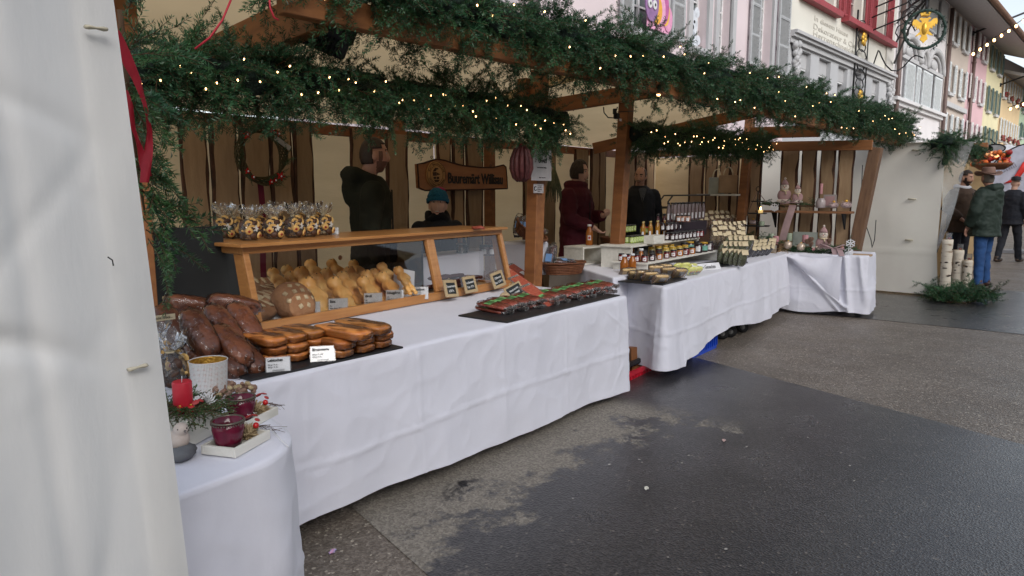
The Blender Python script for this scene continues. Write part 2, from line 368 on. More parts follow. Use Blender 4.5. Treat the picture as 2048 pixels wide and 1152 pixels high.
def spray_arrays(Lg=.2, n_side=6, nl=.022, step=.0026, droop=.25, wd=.0042):
    Vs = []; Fs = []; Ms = []; o = 0
    def put(a, mi):
        nonlocal o
        Vs.append(a[0]); Fs.append(a[1] + o); Ms.append(np.full(len(a[1]), mi)); o += len(a[0])
    segs = 4; p = np.zeros(3); d = np.array([1., 0, .05]); nodes = []
    for k in range(segs):
        q = p + d / np.linalg.norm(d) * Lg / segs
        put(stem_arrays(p, q, .0026 - .0005 * k, .0021 - .0005 * k), 1); put(twig_arrays(p, d, Lg / segs, step, nl, wd), 0); nodes.append((p, d.copy()))
        p = q; d = d + np.array([0, np.random.normal(0, .08), -droop])
    for k in range(n_side):
        t = (k // 2 + .6) / (n_side / 2 + .4); i = min(segs - 1, int(t * segs)); p0, d0 = nodes[i]
        p0 = p0 + d0 / np.linalg.norm(d0) * (t * segs - i) * Lg / segs; sgn = 1 if k % 2 else -1
        dd = d0 / np.linalg.norm(d0) * .8 + np.array([0, sgn * .8, 0]) + np.random.normal(0, .1, 3); dd /= np.linalg.norm(dd)
        l2 = Lg * .5 * (1.1 - .5 * t) * np.random.uniform(.8, 1.15)
        put(stem_arrays(p0, p0 + dd * l2, .0015, .0008), 1); put(twig_arrays(p0, dd, l2 * 1.02, step, nl, wd), 0)
        if l2 > .11:
            for sg in (-1, 1):
                d3 = dd + np.array([.3, 0, 0]) * 1. + np.cross(dd, [0, 0, 1.]) * sg * .7; d3 /= np.linalg.norm(d3); put(twig_arrays(p0 + dd * l2 * .45, d3, l2 * .45, step, nl, wd), 0)
    return np.concatenate(Vs), np.concatenate(Fs), np.concatenate(Ms)
SPR = [spray_arrays(.21 + .025 * (k % 3), 5, nl=.031, droop=.05 + .06 * (k % 4)) for k in range(7)]
SPRM = []
for k, a in enumerate(SPR):
    me = npmesh('fir_sprig', *a); me.materials.append(NEED if k != 3 else NEED); me.materials.append(TWIG); SPRM.append(me)
SPRL = []
for me in SPRM[:4]: m2 = me.copy(); m2.materials[0] = NEEDL; SPRL.append(m2)
def frame_mat(p, d, roll, s):
    d = Vector(d).normalized(); up = Vector((0, 0, 1)) if abs(d.z) < .97 else Vector((1, 0, 0))
    y = up.cross(d).normalized(); z = d.cross(y)
    M = Matrix(((d.x, y.x, z.x, 0), (d.y, y.y, z.y, 0), (d.z, y.z, z.z, 0), (0, 0, 0, 1)))
    M = Matrix.Translation(p) @ M @ Matrix.Rotation(roll, 4, 'X') @ Matrix.Scale(s, 4); return M
def sprig_set(root, mats, limit, light=None):
    """first `limit` sprigs nearest the camera are parts, the others one joined part"""
    mats = sorted(mats, key=lambda M: (M.translation - CP).length)
    root.matrix_basis
    inv = root.matrix_basis.inverted()
    for M in mats[:limit]:
        ms_ = light or SPRM; o = bpy.data.objects.new('fir_sprig', ms_[random.randrange(len(ms_))]); COL.objects.link(o); o.parent = root; o.matrix_basis = inv @ M
    rest = mats[limit:]
    if rest:
        Vs = []; Fs = []; Ms = []; o_ = 0
        for M in rest:
            V, Fc, m_ = SPR[random.randrange(len(SPR))]; A = np.array(inv @ M)
            Vs.append(V @ A[:3, :3].T + A[:3, 3]); Fs.append(Fc + o_); Ms.append(m_); o_ += len(V)
        me = npmesh('fir_greenery', np.concatenate(Vs), np.concatenate(Fs), np.concatenate(Ms)); ob('fir_greenery', me, [NEED, TWIG], root, kind='stuff')
def along(pts, t):
    pts = [Vector(p) for p in pts]; Ls = [(b - a).length for a, b in zip(pts, pts[1:])]; T = sum(Ls) * t
    for (a, b), l in zip(zip(pts, pts[1:]), Ls):
        if T <= l: return a + (b - a) * (T / l), (b - a).normalized()
        T -= l
    return pts[-1], (pts[-1] - pts[-2]).normalized()
def garland(label, pts, rad, per_m, limit, sc=1., hang=.5, endr=None, group=None):
    root = thing('fir_garland', label, 'garland', loc=pts[0], group=group); root.matrix_basis = Matrix.Translation(pts[0])
    Lt = sum((Vector(b) - Vector(a)).length for a, b in zip(pts, pts[1:])); ms = []
    rope = MB(); rp = [Vector(p) - Vector(pts[0]) for p in pts]; rope.tube(rp, rad * .10, 6); ob('core_rope', rope, TWIG, root)
    pts2 = [along(pts, i / 60)[0] for i in range(61)]; core = MB(); core.tube([Vector(p) - Vector(pts[0]) for p in pts2], [rad * (.55 + .14 * mnoise.noise(p * 6)) for p in pts2], 14)
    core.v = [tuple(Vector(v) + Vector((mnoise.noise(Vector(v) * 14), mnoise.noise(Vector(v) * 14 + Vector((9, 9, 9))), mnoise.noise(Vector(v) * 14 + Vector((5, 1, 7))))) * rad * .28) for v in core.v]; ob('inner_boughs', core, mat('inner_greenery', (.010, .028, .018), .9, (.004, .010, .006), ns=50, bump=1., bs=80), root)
    for k in range(int(Lt * per_m)):
        c, d = along(pts, rnd()); r0 = rad * (mnoise.noise(c * 2.1) * .35 + 1.)
        th = U(0, 2 * math.pi); side = d.cross(Vector((0, 0, 1))).normalized(); up = side.cross(d)
        out = side * math.cos(th) + up * math.sin(th)
        p = c + out * r0 * U(.1, .62)
        dr = out * U(.4, 1.) + d * U(-1., 1.) * .9 + Vector((0, 0, -1)) * hang * U(.1, 1.3) + Vector((U(-.2, .2), U(-.2, .2), 0))
        ms.append(frame_mat(p, dr, U(-.7, .7), sc * U(.7, 1.2)))
    sprig_set(root, ms, limit); return root
def lights(label, pts, rad, n, lo=-.8, hi=.9, size=.009, group=None, seed=3):
    rs = random.Random(seed)
    root = thing('fairy_light_string', label, 'fairy lights', loc=pts[0], group=group)
    wire = MB(); prev = None; o0 = Vector(pts[0]); pos = []
    proto = None
    for k in range(n):
        t = (k + rs.uniform(.1, .9)) / n; c, d = along(pts, t); tc = (CP - c).normalized()
        side = tc - d * tc.dot(d); side.normalize(); up = Vector((0, 0, 1))
        p = c + side * rad * rs.uniform(.75, 1.05) + up * rad * rs.uniform(lo, hi); pos.append(p - o0)
    wire.tube(pos, .0016, 3)
    ob('cable', wire, WIRE, root)
    bm = MB(); bm.ell((0, 0, 0), (size * .55, size * .55, size), 8, 6); bme = bm.mesh('bulb'); bme.materials.append(BULB)
    cm = MB(); cm.lathe([(size * .5, 0), (size * .62, size * .4), (size * .5, size * 2)], 8); cme = cm.mesh('bulb_holder'); cme.materials.append(WIRE)
    for p in pos:
        b = ob('bulb', bme, None, root, loc=p + Vector((0, 0, -.008)), rot=(rs.uniform(-.6, .6), rs.uniform(-.6, .6), 0))
        ob('bulb_holder', cme, None, b, loc=(0, 0, size * .6))
    return root
EA, EB = (2.0, 2.7), (9.6, 2.15)          # eave line over the stall fronts
def EL(x, y, dy=0.): return PL(x, y, (EA[0], EA[1] + dy), (EB[0], EB[1] + dy))
gpts = [EL(480, -150), EL(620, -88), EL(800, -14), EL(1000, 46), EL(1200, 96), EL(1400, 150), EL(1600, 202), EL(1740, 238), EL(1812, 262)]
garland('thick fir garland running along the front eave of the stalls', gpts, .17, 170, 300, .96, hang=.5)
lights('warm fairy lights wound through the thick front eave garland', gpts, .225, 56, -.7, .75, .0068)
A1 = [PY(236, 135, 3.02), PY(400, 146, 3.02), PY(600, 160, 3.02), PY(800, 190, 3.02), PY(1000, 220, 3.02), PY(1120, 246, 3.02)]
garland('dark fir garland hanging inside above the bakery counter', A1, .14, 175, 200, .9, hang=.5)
lights('warm fairy lights in the dark garland above the bakery counter', A1, .15, 46, -.45, .55, .0062, seed=8)
B1 = [PY(1268, 268, 3.2), PY(1400, 275, 3.2), PY(1530, 290, 3.2)]
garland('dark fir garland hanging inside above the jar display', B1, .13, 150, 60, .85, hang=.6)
lights('dense warm fairy lights in the garland above the jar display', B1, .155, 42, -.5, .4, .0070, seed=5)
# hanging fir boughs by the tent edge at the left
lp = PY(262, 60, 2.0)
root = thing('fir_bough', 'drooping fir bough tied beside the edge of the white tent wall', 'fir branches', loc=lp); root.matrix_basis = Matrix.Translation(lp)
ms = []
for (x, y, dx, dz, s_) in ((250, 150, .3, -.5, .9), (262, 210, .3, -.6, 1.), (270, 260, .5, -.8, 1.), (268, 300, .4, -1, 1.1), (275, 350, .6, -.9, 1.1), (285, 385, 1., -.55, 1.0), (300, 400, 1., -.35, 1.05), (280, 420, .6, -1., .9), (290, 470, 1, -.5, .9), (300, 480, .6, -1, .8), (285, 330, .9, -.9, .9), (245, 90, .9, .5, .8), (250, 40, .8, .9, .8), (270, 110, 1., .2, .9), (262, 180, .9, -.4, .9), (255, 120, .4, .9, .8)):
    for q in range(1): ms.append(frame_mat(PY(x + U(-8, 8), y + U(-12, 12), 2.02), (dx * .8 + U(-.15, .15), U(-.35, .1), dz), U(-.6, .6), s_ * .95))
sprig_set(root, ms, 300, SPRL + SPRM[:2])
b_ = MB(); b_.tube([PY(240, 20, 2.02) - lp, PY(262, 250, 2.02) - lp, PY(290, 430, 2.02) - lp], [.008, .006, .003], 6); ob('stem', b_, TWIG, root)
for k in root.children if False else []: pass
# ---------------------------------------------------------------- stalls
def rough_plank(name, parent, x0, x1, z0, z1, th=.025, seed=0, bark=(1, 1)):
    """upright waney-edged board in the local xz plane, front at y=0; bark strips run down its edges"""
    n = 14; m = MB(); rs = random.Random(seed); w_ = x1 - x0
    e0 = [x0 + w_ * .035 * mnoise.noise(Vector((i * .45, seed * 7.3, 0))) * 2 + rs.uniform(-.004, .004) for i in range(n + 1)]
    e1 = [x1 + w_ * .035 * mnoise.noise(Vector((i * .45, seed * 3.1, 4))) * 2 + rs.uniform(-.004, .004) for i in range(n + 1)]
    bw = min(.035, w_ * .24)
    for i in range(n):
        za = z0 + (z1 - z0) * i / n; zb = z0 + (z1 - z0) * (i + 1) / n
        def slab(a0, a1, b0, b1, y0, y1, mi):
            m.add([(a0, y0, za), (a1, y0, za), (b1, y0, zb), (b0, y0, zb), (a0, y1, za), (a1, y1, za), (b1, y1, zb), (b0, y1, zb)],
                  [(0, 1, 2, 3), (5, 4, 7, 6), (1, 5, 6, 2), (4, 0, 3, 7)] + ([(0, 4, 5, 1)] if i == 0 else []) + ([(3, 2, 6, 7)] if i == n - 1 else []), mi)
        l0 = e0[i] + bw * (.6 + .4 * math.tanh(3 * mnoise.noise(Vector((i * .7, seed * 5.7, 0))))); l1 = e0[i + 1] + bw * (.6 + .4 * math.tanh(3 * mnoise.noise(Vector(((i + 1) * .7, seed * 5.7, 0)))))
        r0 = e1[i] - bw * (.6 + .4 * math.tanh(3 * mnoise.noise(Vector((i * .7, seed * 5.7, 9))))); r1 = e1[i + 1] - bw * (.6 + .4 * math.tanh(3 * mnoise.noise(Vector(((i + 1) * .7, seed * 5.7, 9)))))
        if not bark[0]: l0, l1 = e0[i], e0[i + 1]
        if not bark[1]: r0, r1 = e1[i], e1[i + 1]
        slab(l0, r0, l1, r1, 0, th, 0)
        if bark[0]: slab(e0[i], l0, e0[i + 1], l1, .003, th + .004, 1)
        if bark[1]: slab(r0, e1[i], r1, e1[i + 1], .003, th + .004, 1)
    return ob(name, m, [PLANK, BARK], parent)
def part_beam(root, name, a, b, wd, ht, m_=WOOD):
    o0 = root.location; bm = MB(); a = Vector(a) - o0; b = Vector(b) - o0; L_ = (b - a).length
    d = (b - a).normalized(); side = d.cross(Vector((0, 0, 1)));
    if side.length < .15: side = Vector((1, 0, 0)) - d * d.x
    side.normalize(); up = side.cross(d)
    M = Matrix(((side.x, d.x, up.x, 0), (side.y, d.y, up.y, 0), (side.z, d.z, up.z, 0), (0, 0, 0, 1))); M.translation = (a + b) / 2
    bm.box((0, 0, 0), (wd, L_, ht), 0, None, .004); o = ob(name, bm, m_, root); o.matrix_basis = M; return o
WOODB = mat('stall_timber_beam', (.33, .135, .045), .5, (.21, .082, .028), ns=3, stretch=(8, 1, 8), bump=.08, bs=30, rnd_amt=.15)
stA = thing('market_stall', 'timber market stall with slab-wood back wall over the bakery counter', 'market stall', loc=(1.2, 3.2, 0))
stB = thing('market_stall', 'timber market stall with cream canvas over the jar display', 'market stall', loc=(5.3, 3.2, 0))
stC = thing('market_stall', 'open timber end stall with slab-wood side wall behind the pink snowmen', 'market stall', loc=(8.9, 2.3, 0))
# posts
def post(root, px, py0, py1, Y, s=.1, x1=None):
    a = PY(px, py0, Y); part_beam(root, 'post', (a.x, Y, 0.), (a.x + (x1 or 0), Y, 2.35), s, s)
p1 = PY(1070, 400, 3.3); part_beam(stA, 'post', (p1.x - .03, 3.32, .0), (p1.x + .055, 3.3, 2.36), .105, .105)
part_beam(stA, 'post', (p1.x - .02, 3.40, 1.95), (p1.x + .0, 3.40, 2.3), .09, .09)
part_beam(stA, 'post', (1.30, 3.25, 0), (1.30, 3.25, 2.3), .1, .1)
p2 = PY(1238, 400, 3.3); part_beam(stB, 'post', (p2.x - .06, 3.32, 0), (p2.x + .10, 3.3, 2.3), .105, .105)
p4 = PY(1479, 400, 3.55); part_beam(stB, 'post', (p4.x - .02, 3.55, 0), (p4.x + .12, 3.5, 2.42), .105, .105)
part_beam(stB, 'post', (5.62, 4.95, 0), (5.62, 4.95, 2.3), .09, .09); part_beam(stA, 'post', (4.35, 4.95, 0), (4.35, 4.95, 2.2), .09, .09)
part_beam(stA, 'post', (1.95, 4.95, 0), (1.95, 4.95, 2.2), .09, .09)
p3a, p3b = PX(1712, 490, 9.32), PX(1752, 300, 9.3); dz = (p3b - p3a) / (p3b.z - p3a.z)
part_beam(stC, 'post', p3a - dz * p3a.z, p3b + dz * .03, .15, .13, mat('weathered_post', (.21, .115, .062), .75, (.13, .07, .04), ns=4, stretch=(7, 1, 7), bump=.3, bs=25))
# eave beam and cross beams
e = [EL(560, 2), EL(803, 58), EL(1231, 155)]
part_beam(stA, 'eave_beam', EL(560, -2), EL(1242, 156), .07, .12, WOODB)
part_beam(stB, 'eave_beam', EL(1243, 156), EL(1560, 226), .07, .12, WOODB)
part_beam(stC, 'eave_beam', EL(1561, 226), EL(1800, 284), .07, .12, WOODB)
part_beam(stA, 'cross_beam', PX(345, 150, 2.0), PX(640, 20, 2.0), .08, .19, WOODB)
part_beam(stA, 'cross_beam', PX(1040, 240, 4.3), PX(1215, 190, 4.3) + Vector((0, 0, .1)), .07, .12, WOODB) if False else None
part_beam(stB, 'cross_beam', PX(1080, 216, 5.57), PX(1345, 173, 5.57), .07, .135, WOODB)
part_beam(stB, 'cross_beam', (7.5, 4.85, 1.99), PX(1515, 222, 8.6), .07, .14, WOODB)
part_beam(stC, 'cross_beam', PX(1500, 266, 8.95), PX(1640, 262, 8.95), .07, .14, WOODB)
part_beam(stC, 'wall_plate', PX(1468, 294, 9.22), PX(1745, 290, 9.22), .05, .12, WOODB)
part_beam(stC, 'wall_plate', (9.22, 5.0, 2.0), PX(1468, 300, 9.22), .05, .10, WOODB)
# back rails
for st, xa, xb in ((stA, 1.3, 4.9), (stB, 4.92, 9.2)):
    part_beam(st, 'rail', (xa, 4.93, 1.955), (xb, 4.93, 1.955), .045, .09, WOODX)
    part_beam(st, 'rail', (xa, 4.93, .55), (xb, 4.93, .55), .045, .09, WOODX)
part_beam(stC, 'rail', (9.36, 2.1, .5), (9.36, 4.9, .5), .04, .08, WOODB)
# canvas
def cloth_sheet(name, parent, fn, nu, nv, m_, amp=.02, sc=1.6, ax=(0, 1, 0)):
    A = Vector(ax)
    def g(u, v):
        p = Vector(fn(u, v)); q = p * sc; k = mnoise.noise(q) + .5 * mnoise.noise(q * 2.7) + .25 * (1 - abs(mnoise.noise(q * 4.3))) ** 6
        return tuple(p + A * amp * k - parent.location)
    return ob(name, MB().grid(g, nu, nv), m_, parent)
cloth_sheet('wall_canvas', stA, lambda u, v: (1.0 + 3.9 * u, 5.06, 1.98 * v), 50, 26, TARP)
cloth_sheet('wall_canvas', stB, lambda u, v: (4.91 + 4.75 * u, 5.06, 1.98 * v), 50, 26, TARP)
cloth_sheet('wall_canvas', stB, lambda u, v: (9.52, 3.62 + 1.4 * u, 1.96 * v), 18, 26, TARP, ax=(1, 0, 0))
def roofz(y): return 2.50 + .16 * (1 - abs(y - 3.9) / 1.2)
cloth_sheet('roof_canvas', stA, lambda u, v: (.6 + 4.75 * u, 2.75 - .05 * u + 2.4 * v, 2.40 + .20 * math.sin(math.pi * v) - .365 * v), 40, 24, TARP, .02, ax=(0, 0, 1))
cloth_sheet('roof_canvas', stB, lambda u, v: (5.05 + 3.75 * u, 2.55 - .15 * u + 2.7 * v, 2.40 + .20 * math.sin(math.pi * v) - .365 * v), 40, 24, TARP, .02, ax=(0, 0, 1))
# slab planks of the back wall : measured left/right edges
def back_planks(root, lst, Y, z1=1.99, lean=0):
    for k, (xl, xr) in enumerate(lst):
        a = PY(xl, 360, Y).x; b = PY(xr, 360, Y).x
        r_ = rough_plank('plank', root, a - root.location.x, b - root.location.x, .02, z1 + U(-.015, .015), seed=k + 3); r_.location = (0, Y - root.location.y + U(-.004, .004), 0)
        r_.rotation_euler = (0, U(-.006, .006), 0)
back_planks(stA, [(366, 419), (426, 478), (484, 541), (545, 590), (592, 629), (706, 742), (774, 816), (877, 903), (906, 929), (934, 966), (1050, 1062)], 4.89)
back_planks(stB, [(1086, 1112), (1150, 1176), (1182, 1198), (1199, 1213), (1256, 1270), (1272, 1290), (1292, 1308)], 4.89)
def side_planks(root, lst, X, z0=.02, z1=2.0, ref=400):
    for k, (xl, xr, zz) in enumerate(lst):
        a = PX(xl, ref, X).y; b = PX(xr, ref, X).y      # b < a
        r_ = rough_plank('plank', root, 0, a - b, z0, zz, seed=k + 31); r_.rotation_euler = (0, U(-.004, .004), -math.pi / 2)
        r_.location = (X - root.location.x, a - root.location.y, 0)
side_planks(stB, [(1375, 1404, 1.95), (1409, 1432, 1.96), (1436, 1458, 1.94), (1460, 1474, 1.95)], 9.42)
side_planks(stC, [(1496, 1521, 2.03), (1557, 1592, 2.02), (1599, 1629, 2.03), (1637, 1666, 2.0), (1672, 1703, 2.02)], 9.32)
# ---- white canvas side wall close to the camera on the left
fa, fb = Vector((.56, 1.33)), Vector((-.55, 1.17))
tw = thing('tent_wall', 'white plastic tent side wall with bone-shaped toggles filling the left foreground', 'tent wall', loc=(.71, 1.70, 0))
def flapfn(u, v):
    z = 2.75 * v; top = PL(221, 0, fa, fb); bot = PL(367, 1152, fa, fb)
    k = (z - bot.z) / (top.z - bot.z); ex = bot.x + (top.x - bot.x) * k; ey = bot.y + (top.y - bot.y) * k
    x = ex + (-.85 - ex) * u; y = ey + (1.12 - ey) * u
    n = .020 * mnoise.noise(Vector((x * 7, 0, z * .8))) + .03 * mnoise.noise(Vector((x * 1.5 + z, 3, z * 1.4))) * min(1, u * 6 + .2)
    for q, (a_, b_, c_, am) in enumerate(((1.0, .55, .33, .03), (1., -.8, 1.05, .022), (.9, .28, .62, .028), (1., 1.9, 1.6, .02), (.35, 1., 1.25, .03), (1., .15, .18, .024), (1., -.1, .02, .02), (-.6, 1., .95, .025), (.5, 1, 1.7, .02), (1, -.3, -.35, .03))):
        dd = (a_ * (x - .1) + b_ * (z - c_)) + .03 * mnoise.noise(Vector((x * 4, q, z * 4))); n += am * math.exp(-(dd / .02) ** 2) * (mnoise.noise(Vector((x * 3, q * 5., z * 3))) + .35) * min(1, u * 5)
    n += .01 * math.exp(-((u - .14) / .012) ** 2)
    return (x - .71, y - 1.70 + n, z)
WALLW = mat('tent_plastic', (.84, .83, .81), .34, (.64, .65, .66), ns=2.4, stretch=(2, 1, .6), transl=.36, bump=.22, bs=8, contrast=(.45, .85), coat=.15)
ob('wall_sheet', MB().grid(flapfn, 150, 190), WALLW, tw)
hem = MB(); hem.grid(lambda u, v: (lambda p: (p[0] + .004, p[1] - .008 + .0, p[2]))(flapfn(u * .045, v)), 4, 90); ob('hem', hem, WALLW, tw)
tog = MB(); tog.tube([(-.026, 0, 0), (-.018, 0, 0), (0, 0, 0), (.018, 0, 0), (.026, 0, 0)], [.009, .0105, .0055, .0105, .009], 10, flat=.55)
tog.lathe([(.0035, -.0075), (.0035, .0)], 8, 1, Matrix.Translation((-.018, -.001, .0)) @ Matrix.Rotation(R(90), 4, 'X')); tog.lathe([(.0035, -.0075), (.0035, .0)], 8, 1, Matrix.Translation((.018, -.001, .0)) @ Matrix.Rotation(R(90), 4, 'X'))
tm = tog.mesh('toggle'); tm.materials.append(mat('ivory_plastic', (.55, .50, .38), .4)); tm.materials.append(mat('grommet_grey', (.25, .24, .2), .5))
for (x, y) in ((182, 60), (265, 731)):
    p = PL(x, y, fa, fb); ob('toggle', tm, None, tw, loc=p - Vector((.71, 1.70, 0)) + Vector((.0, -.022, 0)), rot=(0, -.06, .1), scale=.66)
dirt = MB(); p = PL(211, 519, fa, fb) - Vector((.71, 1.7, 0)); dirt.tube([p + Vector((-.004, -.022, .006)), p + Vector((.003, -.022, 0)), p + Vector((.004, -.022, -.01))], .0012, 4); ob('dirt_fleck', dirt, INK, tw)
# plaid thing low behind the flap corner
# ---------------------------------------------------------------- old-town houses along the street
FAZ = R(-3.4); FO = Vector((0, 7.5, 0)); FT = Vector((math.cos(FAZ), math.sin(FAZ), 0)); FN = Vector((-FT.y, FT.x, 0))
def FS(x, y, off=0.):
    v = ray(x, y); p = CP + v * ((FO - FN * off - CP).dot(FN) / v.dot(FN)); return (p - FO).dot(FT), p.z
FM = Matrix(((FT.x, FN.x, 0, FO.x), (FT.y, FN.y, 0, FO.y), (0, 0, 1, 0), (0, 0, 0, 1)))     # local x along street, y into the house
PLAST = {}
def plaster(nm, c, c2=None): return mat('plaster_' + nm, c, .85, c2 or tuple(k * .86 for k in c), ns=.8, bump=.12, bs=14)
STONE = mat('grey_dressed_stone', (.46, .46, .47), .85, (.40, .40, .41), ns=2, bump=.15, bs=20)
GWIN = mat('window_glass_dark', (.05, .07, .075), .06, (.10, .12, .12), ns=.6, spec=1.)
FRAMEW = mat('white_window_frame', (.75, .75, .75), .5)
SHG = mat('shutter_grey', (.42, .43, .44), .6, (.36, .37, .38)); SHR = mat('shutter_red', (.34, .05, .06), .6, (.25, .04, .05)); SHD = mat('shutter_green', (.09, .15, .15), .6)
SHL = mat('shutter_pale', (.70, .74, .76), .6); CURT = mat('curtain', (.42, .44, .45), .8)
def house(nm_label, s0, s1, zt, m_, base=None):
    r = thing('town_house', nm_label, 'house', loc=FM @ Vector((s0, 0, 0)), rz=FAZ); r['s0'] = s0; return r
def hx(root, name, s0, s1, z0, z1, y0, y1, m_, ch=.0, parent=None):
    b = MB(); o_ = root['s0']; b.box(((s0 + s1) / 2 - o_, (y0 + y1) / 2, (z0 + z1) / 2), (s1 - s0, y1 - y0, z1 - z0), 0, None, ch); return ob(name, b, m_, parent or root)
def wall_holes(root, s0, s1, z0, z1, holes, m_, depth=.25):
    """front wall sheet with real openings and reveals; the body of the house behind"""
    xs = sorted({s0, s1} | {h[0] for h in holes} | {h[1] for h in holes}); zs = sorted({z0, z1} | {h[2] for h in holes} | {h[3] for h in holes}); o_ = root['s0']; b = MB()
    for a, c in zip(xs, xs[1:]):
        for e, f in zip(zs, zs[1:]):
            mx_, mz_ = (a + c) / 2, (e + f) / 2
            if any(h[0] < mx_ < h[1] and h[2] < mz_ < h[3] for h in holes): continue
            b.add([(a - o_, 0, e), (c - o_, 0, e), (c - o_, 0, f), (a - o_, 0, f)], [(0, 1, 2, 3)])
    for h in holes:
        a, c, e, f = h[0] - o_, h[1] - o_, h[2], h[3]
        b.add([(a, 0, e), (c, 0, e), (c, 0, f), (a, 0, f), (a, depth, e), (c, depth, e), (c, depth, f), (a, depth, f)], [(0, 4, 5, 1), (1, 5, 6, 2), (2, 6, 7, 3), (3, 7, 4, 0)])
    b.box(((s0 + s1) / 2 - o_, 4.2 + depth, (z0 + z1) / 2), (s1 - s0, 8, z1 - z0 - .01)); ob('wall', b, m_, root)
def window(root, s0, s1, z0, z1, y=.2, panes=(1, 2), fr=FRAMEW, gl=GWIN, fw=.06, leaf=2):
    wn = hx(root, 'window', s0 + .002, s1 - .002, z0 + .002, z1 - .002, y + .03, y + .05, gl); o_ = root['s0']; f = MB()
    def bar(a, c, e, g, yy=0.): f.box(((a + c) / 2 - o_, y + .01 + yy, (e + g) / 2), (c - a, .045, g - e))
    bar(s0, s0 + fw, z0, z1); bar(s1 - fw, s1, z0, z1); bar(s0 + fw, s1 - fw, z0, z0 + fw); bar(s0 + fw, s1 - fw, z1 - fw, z1)
    for k in range(1, leaf): c = s0 + (s1 - s0) * k / leaf; bar(c - fw * .6, c + fw * .6, z0 + fw, z1 - fw, .002)
    for k in range(1, panes[1] + 1): c = z0 + (z1 - z0) * k / (panes[1] + 1); bar(s0 + fw, s1 - fw, c - .018, c + .018, .006)
    ob('frame', f, fr, wn); return wn
def shutter(root, s0, s1, z0, z1, m_, y=-.05, slats=14, panels=2):
    b = MB(); o_ = root['s0']; fw = min(.07, (s1 - s0) * .2); yc = y
    for a, c in ((s0, s0 + fw), (s1 - fw, s1)): b.box(((a + c) / 2 - o_, yc, (z0 + z1) / 2), (c - a, .045, z1 - z0))
    zs = [z0 + (z1 - z0) * k / panels for k in range(panels + 1)]
    for k, zz in enumerate(zs): b.box(((s0 + s1) / 2 - o_, yc, min(max(zz, z0 + fw / 2), z1 - fw / 2)), (s1 - s0 - 2 * fw, .043, fw))
    sh = ob('shutter', b, m_, root)
    sl_ = MB(); n = slats
    for k in range(n):
        zc = z0 + fw + (z1 - z0 - 2 * fw) * (k + .5) / n
        sl_.box((0, 0, 0), (s1 - s0 - 2 * fw, .012, (z1 - z0) / n * .95), 0, Matrix.Translation(((s0 + s1) / 2 - o_, yc, zc)) @ Matrix.Rotation(R(32), 4, 'X'))
    ob('louvres', sl_, m_, sh); return sh
def surround(root, s0, s1, z0, z1, wd=.16, m_=STONE, sill=True):
    b = MB(); o_ = root['s0']
    b.box((s0 - wd / 2 - o_, -.015, (z0 + z1) / 2), (wd, .09, z1 - z0 + 2 * wd)); b.box((s1 + wd / 2 - o_, -.015, (z0 + z1) / 2), (wd, .09, z1 - z0 + 2 * wd))
    b.box(((s0 + s1) / 2 - o_, -.015, z1 + wd / 2), (s1 - s0, .088, wd)); b.box(((s0 + s1) / 2 - o_, -.04, z0 - wd / 2), (s1 - s0, .16, wd * .9)); ob('window_surround', b, m_, root)
def X_(x, y): return FS(x, y)[0]
def Z_(x, y): return FS(x, y)[1]
# --- pink house (nearest)
sP0, sP1 = X_(1080, 100), X_(1576, 60); PK = plaster('pink', (.70, .60, .62))
h = house('pale pink town house with grey louvred shutters behind the front garland', sP0, sP1, 0, PK)
zs1 = Z_(1300, 66)                                        # sill height of the upper floor
zt1 = Z_(1520, 12)
wz0, wz1 = zs1, zs1 + 2.05
W = [(X_(1262, 40), X_(1326, 50)), (X_(1381, 50), X_(1413, 50)), (X_(1434, 60), X_(1461, 60)), (X_(1515, 50), X_(1531, 50) + .35)]
holes = [(a, b, wz0, wz1) for a, b in W]; low = [(a + .1, b - .1, 1.4, 3.0) for a, b in W]
wall_holes(h, sP0, sP1, 0, 10.5, holes + [(a, b, wz0 + 3.3, wz1 + 3.1) for a, b in W], PK, .3)
for k, (a, b) in enumerate(W):
    window(h, a, b, wz0, wz1, .22, (1, 3), fw=.05, leaf=2 if k in (0,) else 1); window(h, a, b, wz0 + 3.3, wz1 + 3.1, .22, (1, 3), fw=.05)
    surround(h, a, b, wz0, wz1, .17)
for a, b in ((X_(1233, 30), X_(1258, 30)), (X_(1335, 60), X_(1361, 60)), (X_(1494, 60), X_(1513, 60)), (X_(1550, 70), X_(1572, 70))):
    shutter(h, a, b, wz0 - .02, wz1 + .02, SHG, -.09, 22, 3)
hx(h, 'roof', sP0, sP1, 10.5, 10.8, -1.4, 6, mat('brown_tiles', (.16, .09, .06), .9))
# caterpillar window decoration + banner
cm = thing('window_ornament', 'purple and orange caterpillar cut-out with pink sign in the pink house window', 'window decoration', loc=FM @ Vector((X_(1285, 20), -.16, Z_(1285, 20))), rz=FAZ)
def disc(s_, z_, r_, c, nm, y=0., sx=1., th=.02):
    b = MB(); b.lathe([(r_, 0), (r_, th)], 18, 0, Matrix.Rotation(R(90), 4, 'X'), False, sx); return ob(nm, b, c, cm, loc=(s_, y, z_))
cc = [mat('paint_purple', (.30, .16, .34), .6), mat('paint_orange', (.85, .42, .05), .6), mat('paint_pink', (.85, .42, .62), .6), mat('paint_magenta', (.55, .13, .36), .6), mat('paint_orange2', (.85, .5, .08), .6), mat('paint_pink2', (.8, .35, .55), .6)]
s00, z00 = X_(1285, 20), Z_(1285, 20)
for k, (x, y, r_, ci) in enumerate(((1286, 8, .36, 0), (1297, 24, .26, 1), (1303, 24, .29, 2), (1309, 18, .33, 3), (1314, 30, .24, 4), (1320, 42, .24, 5), (1325, 34, .09, 1))):
    disc(X_(x, y) - s00, Z_(x, y) - z00, r_, cc[ci], 'body_segment', -.004 * (7 - k), .66)
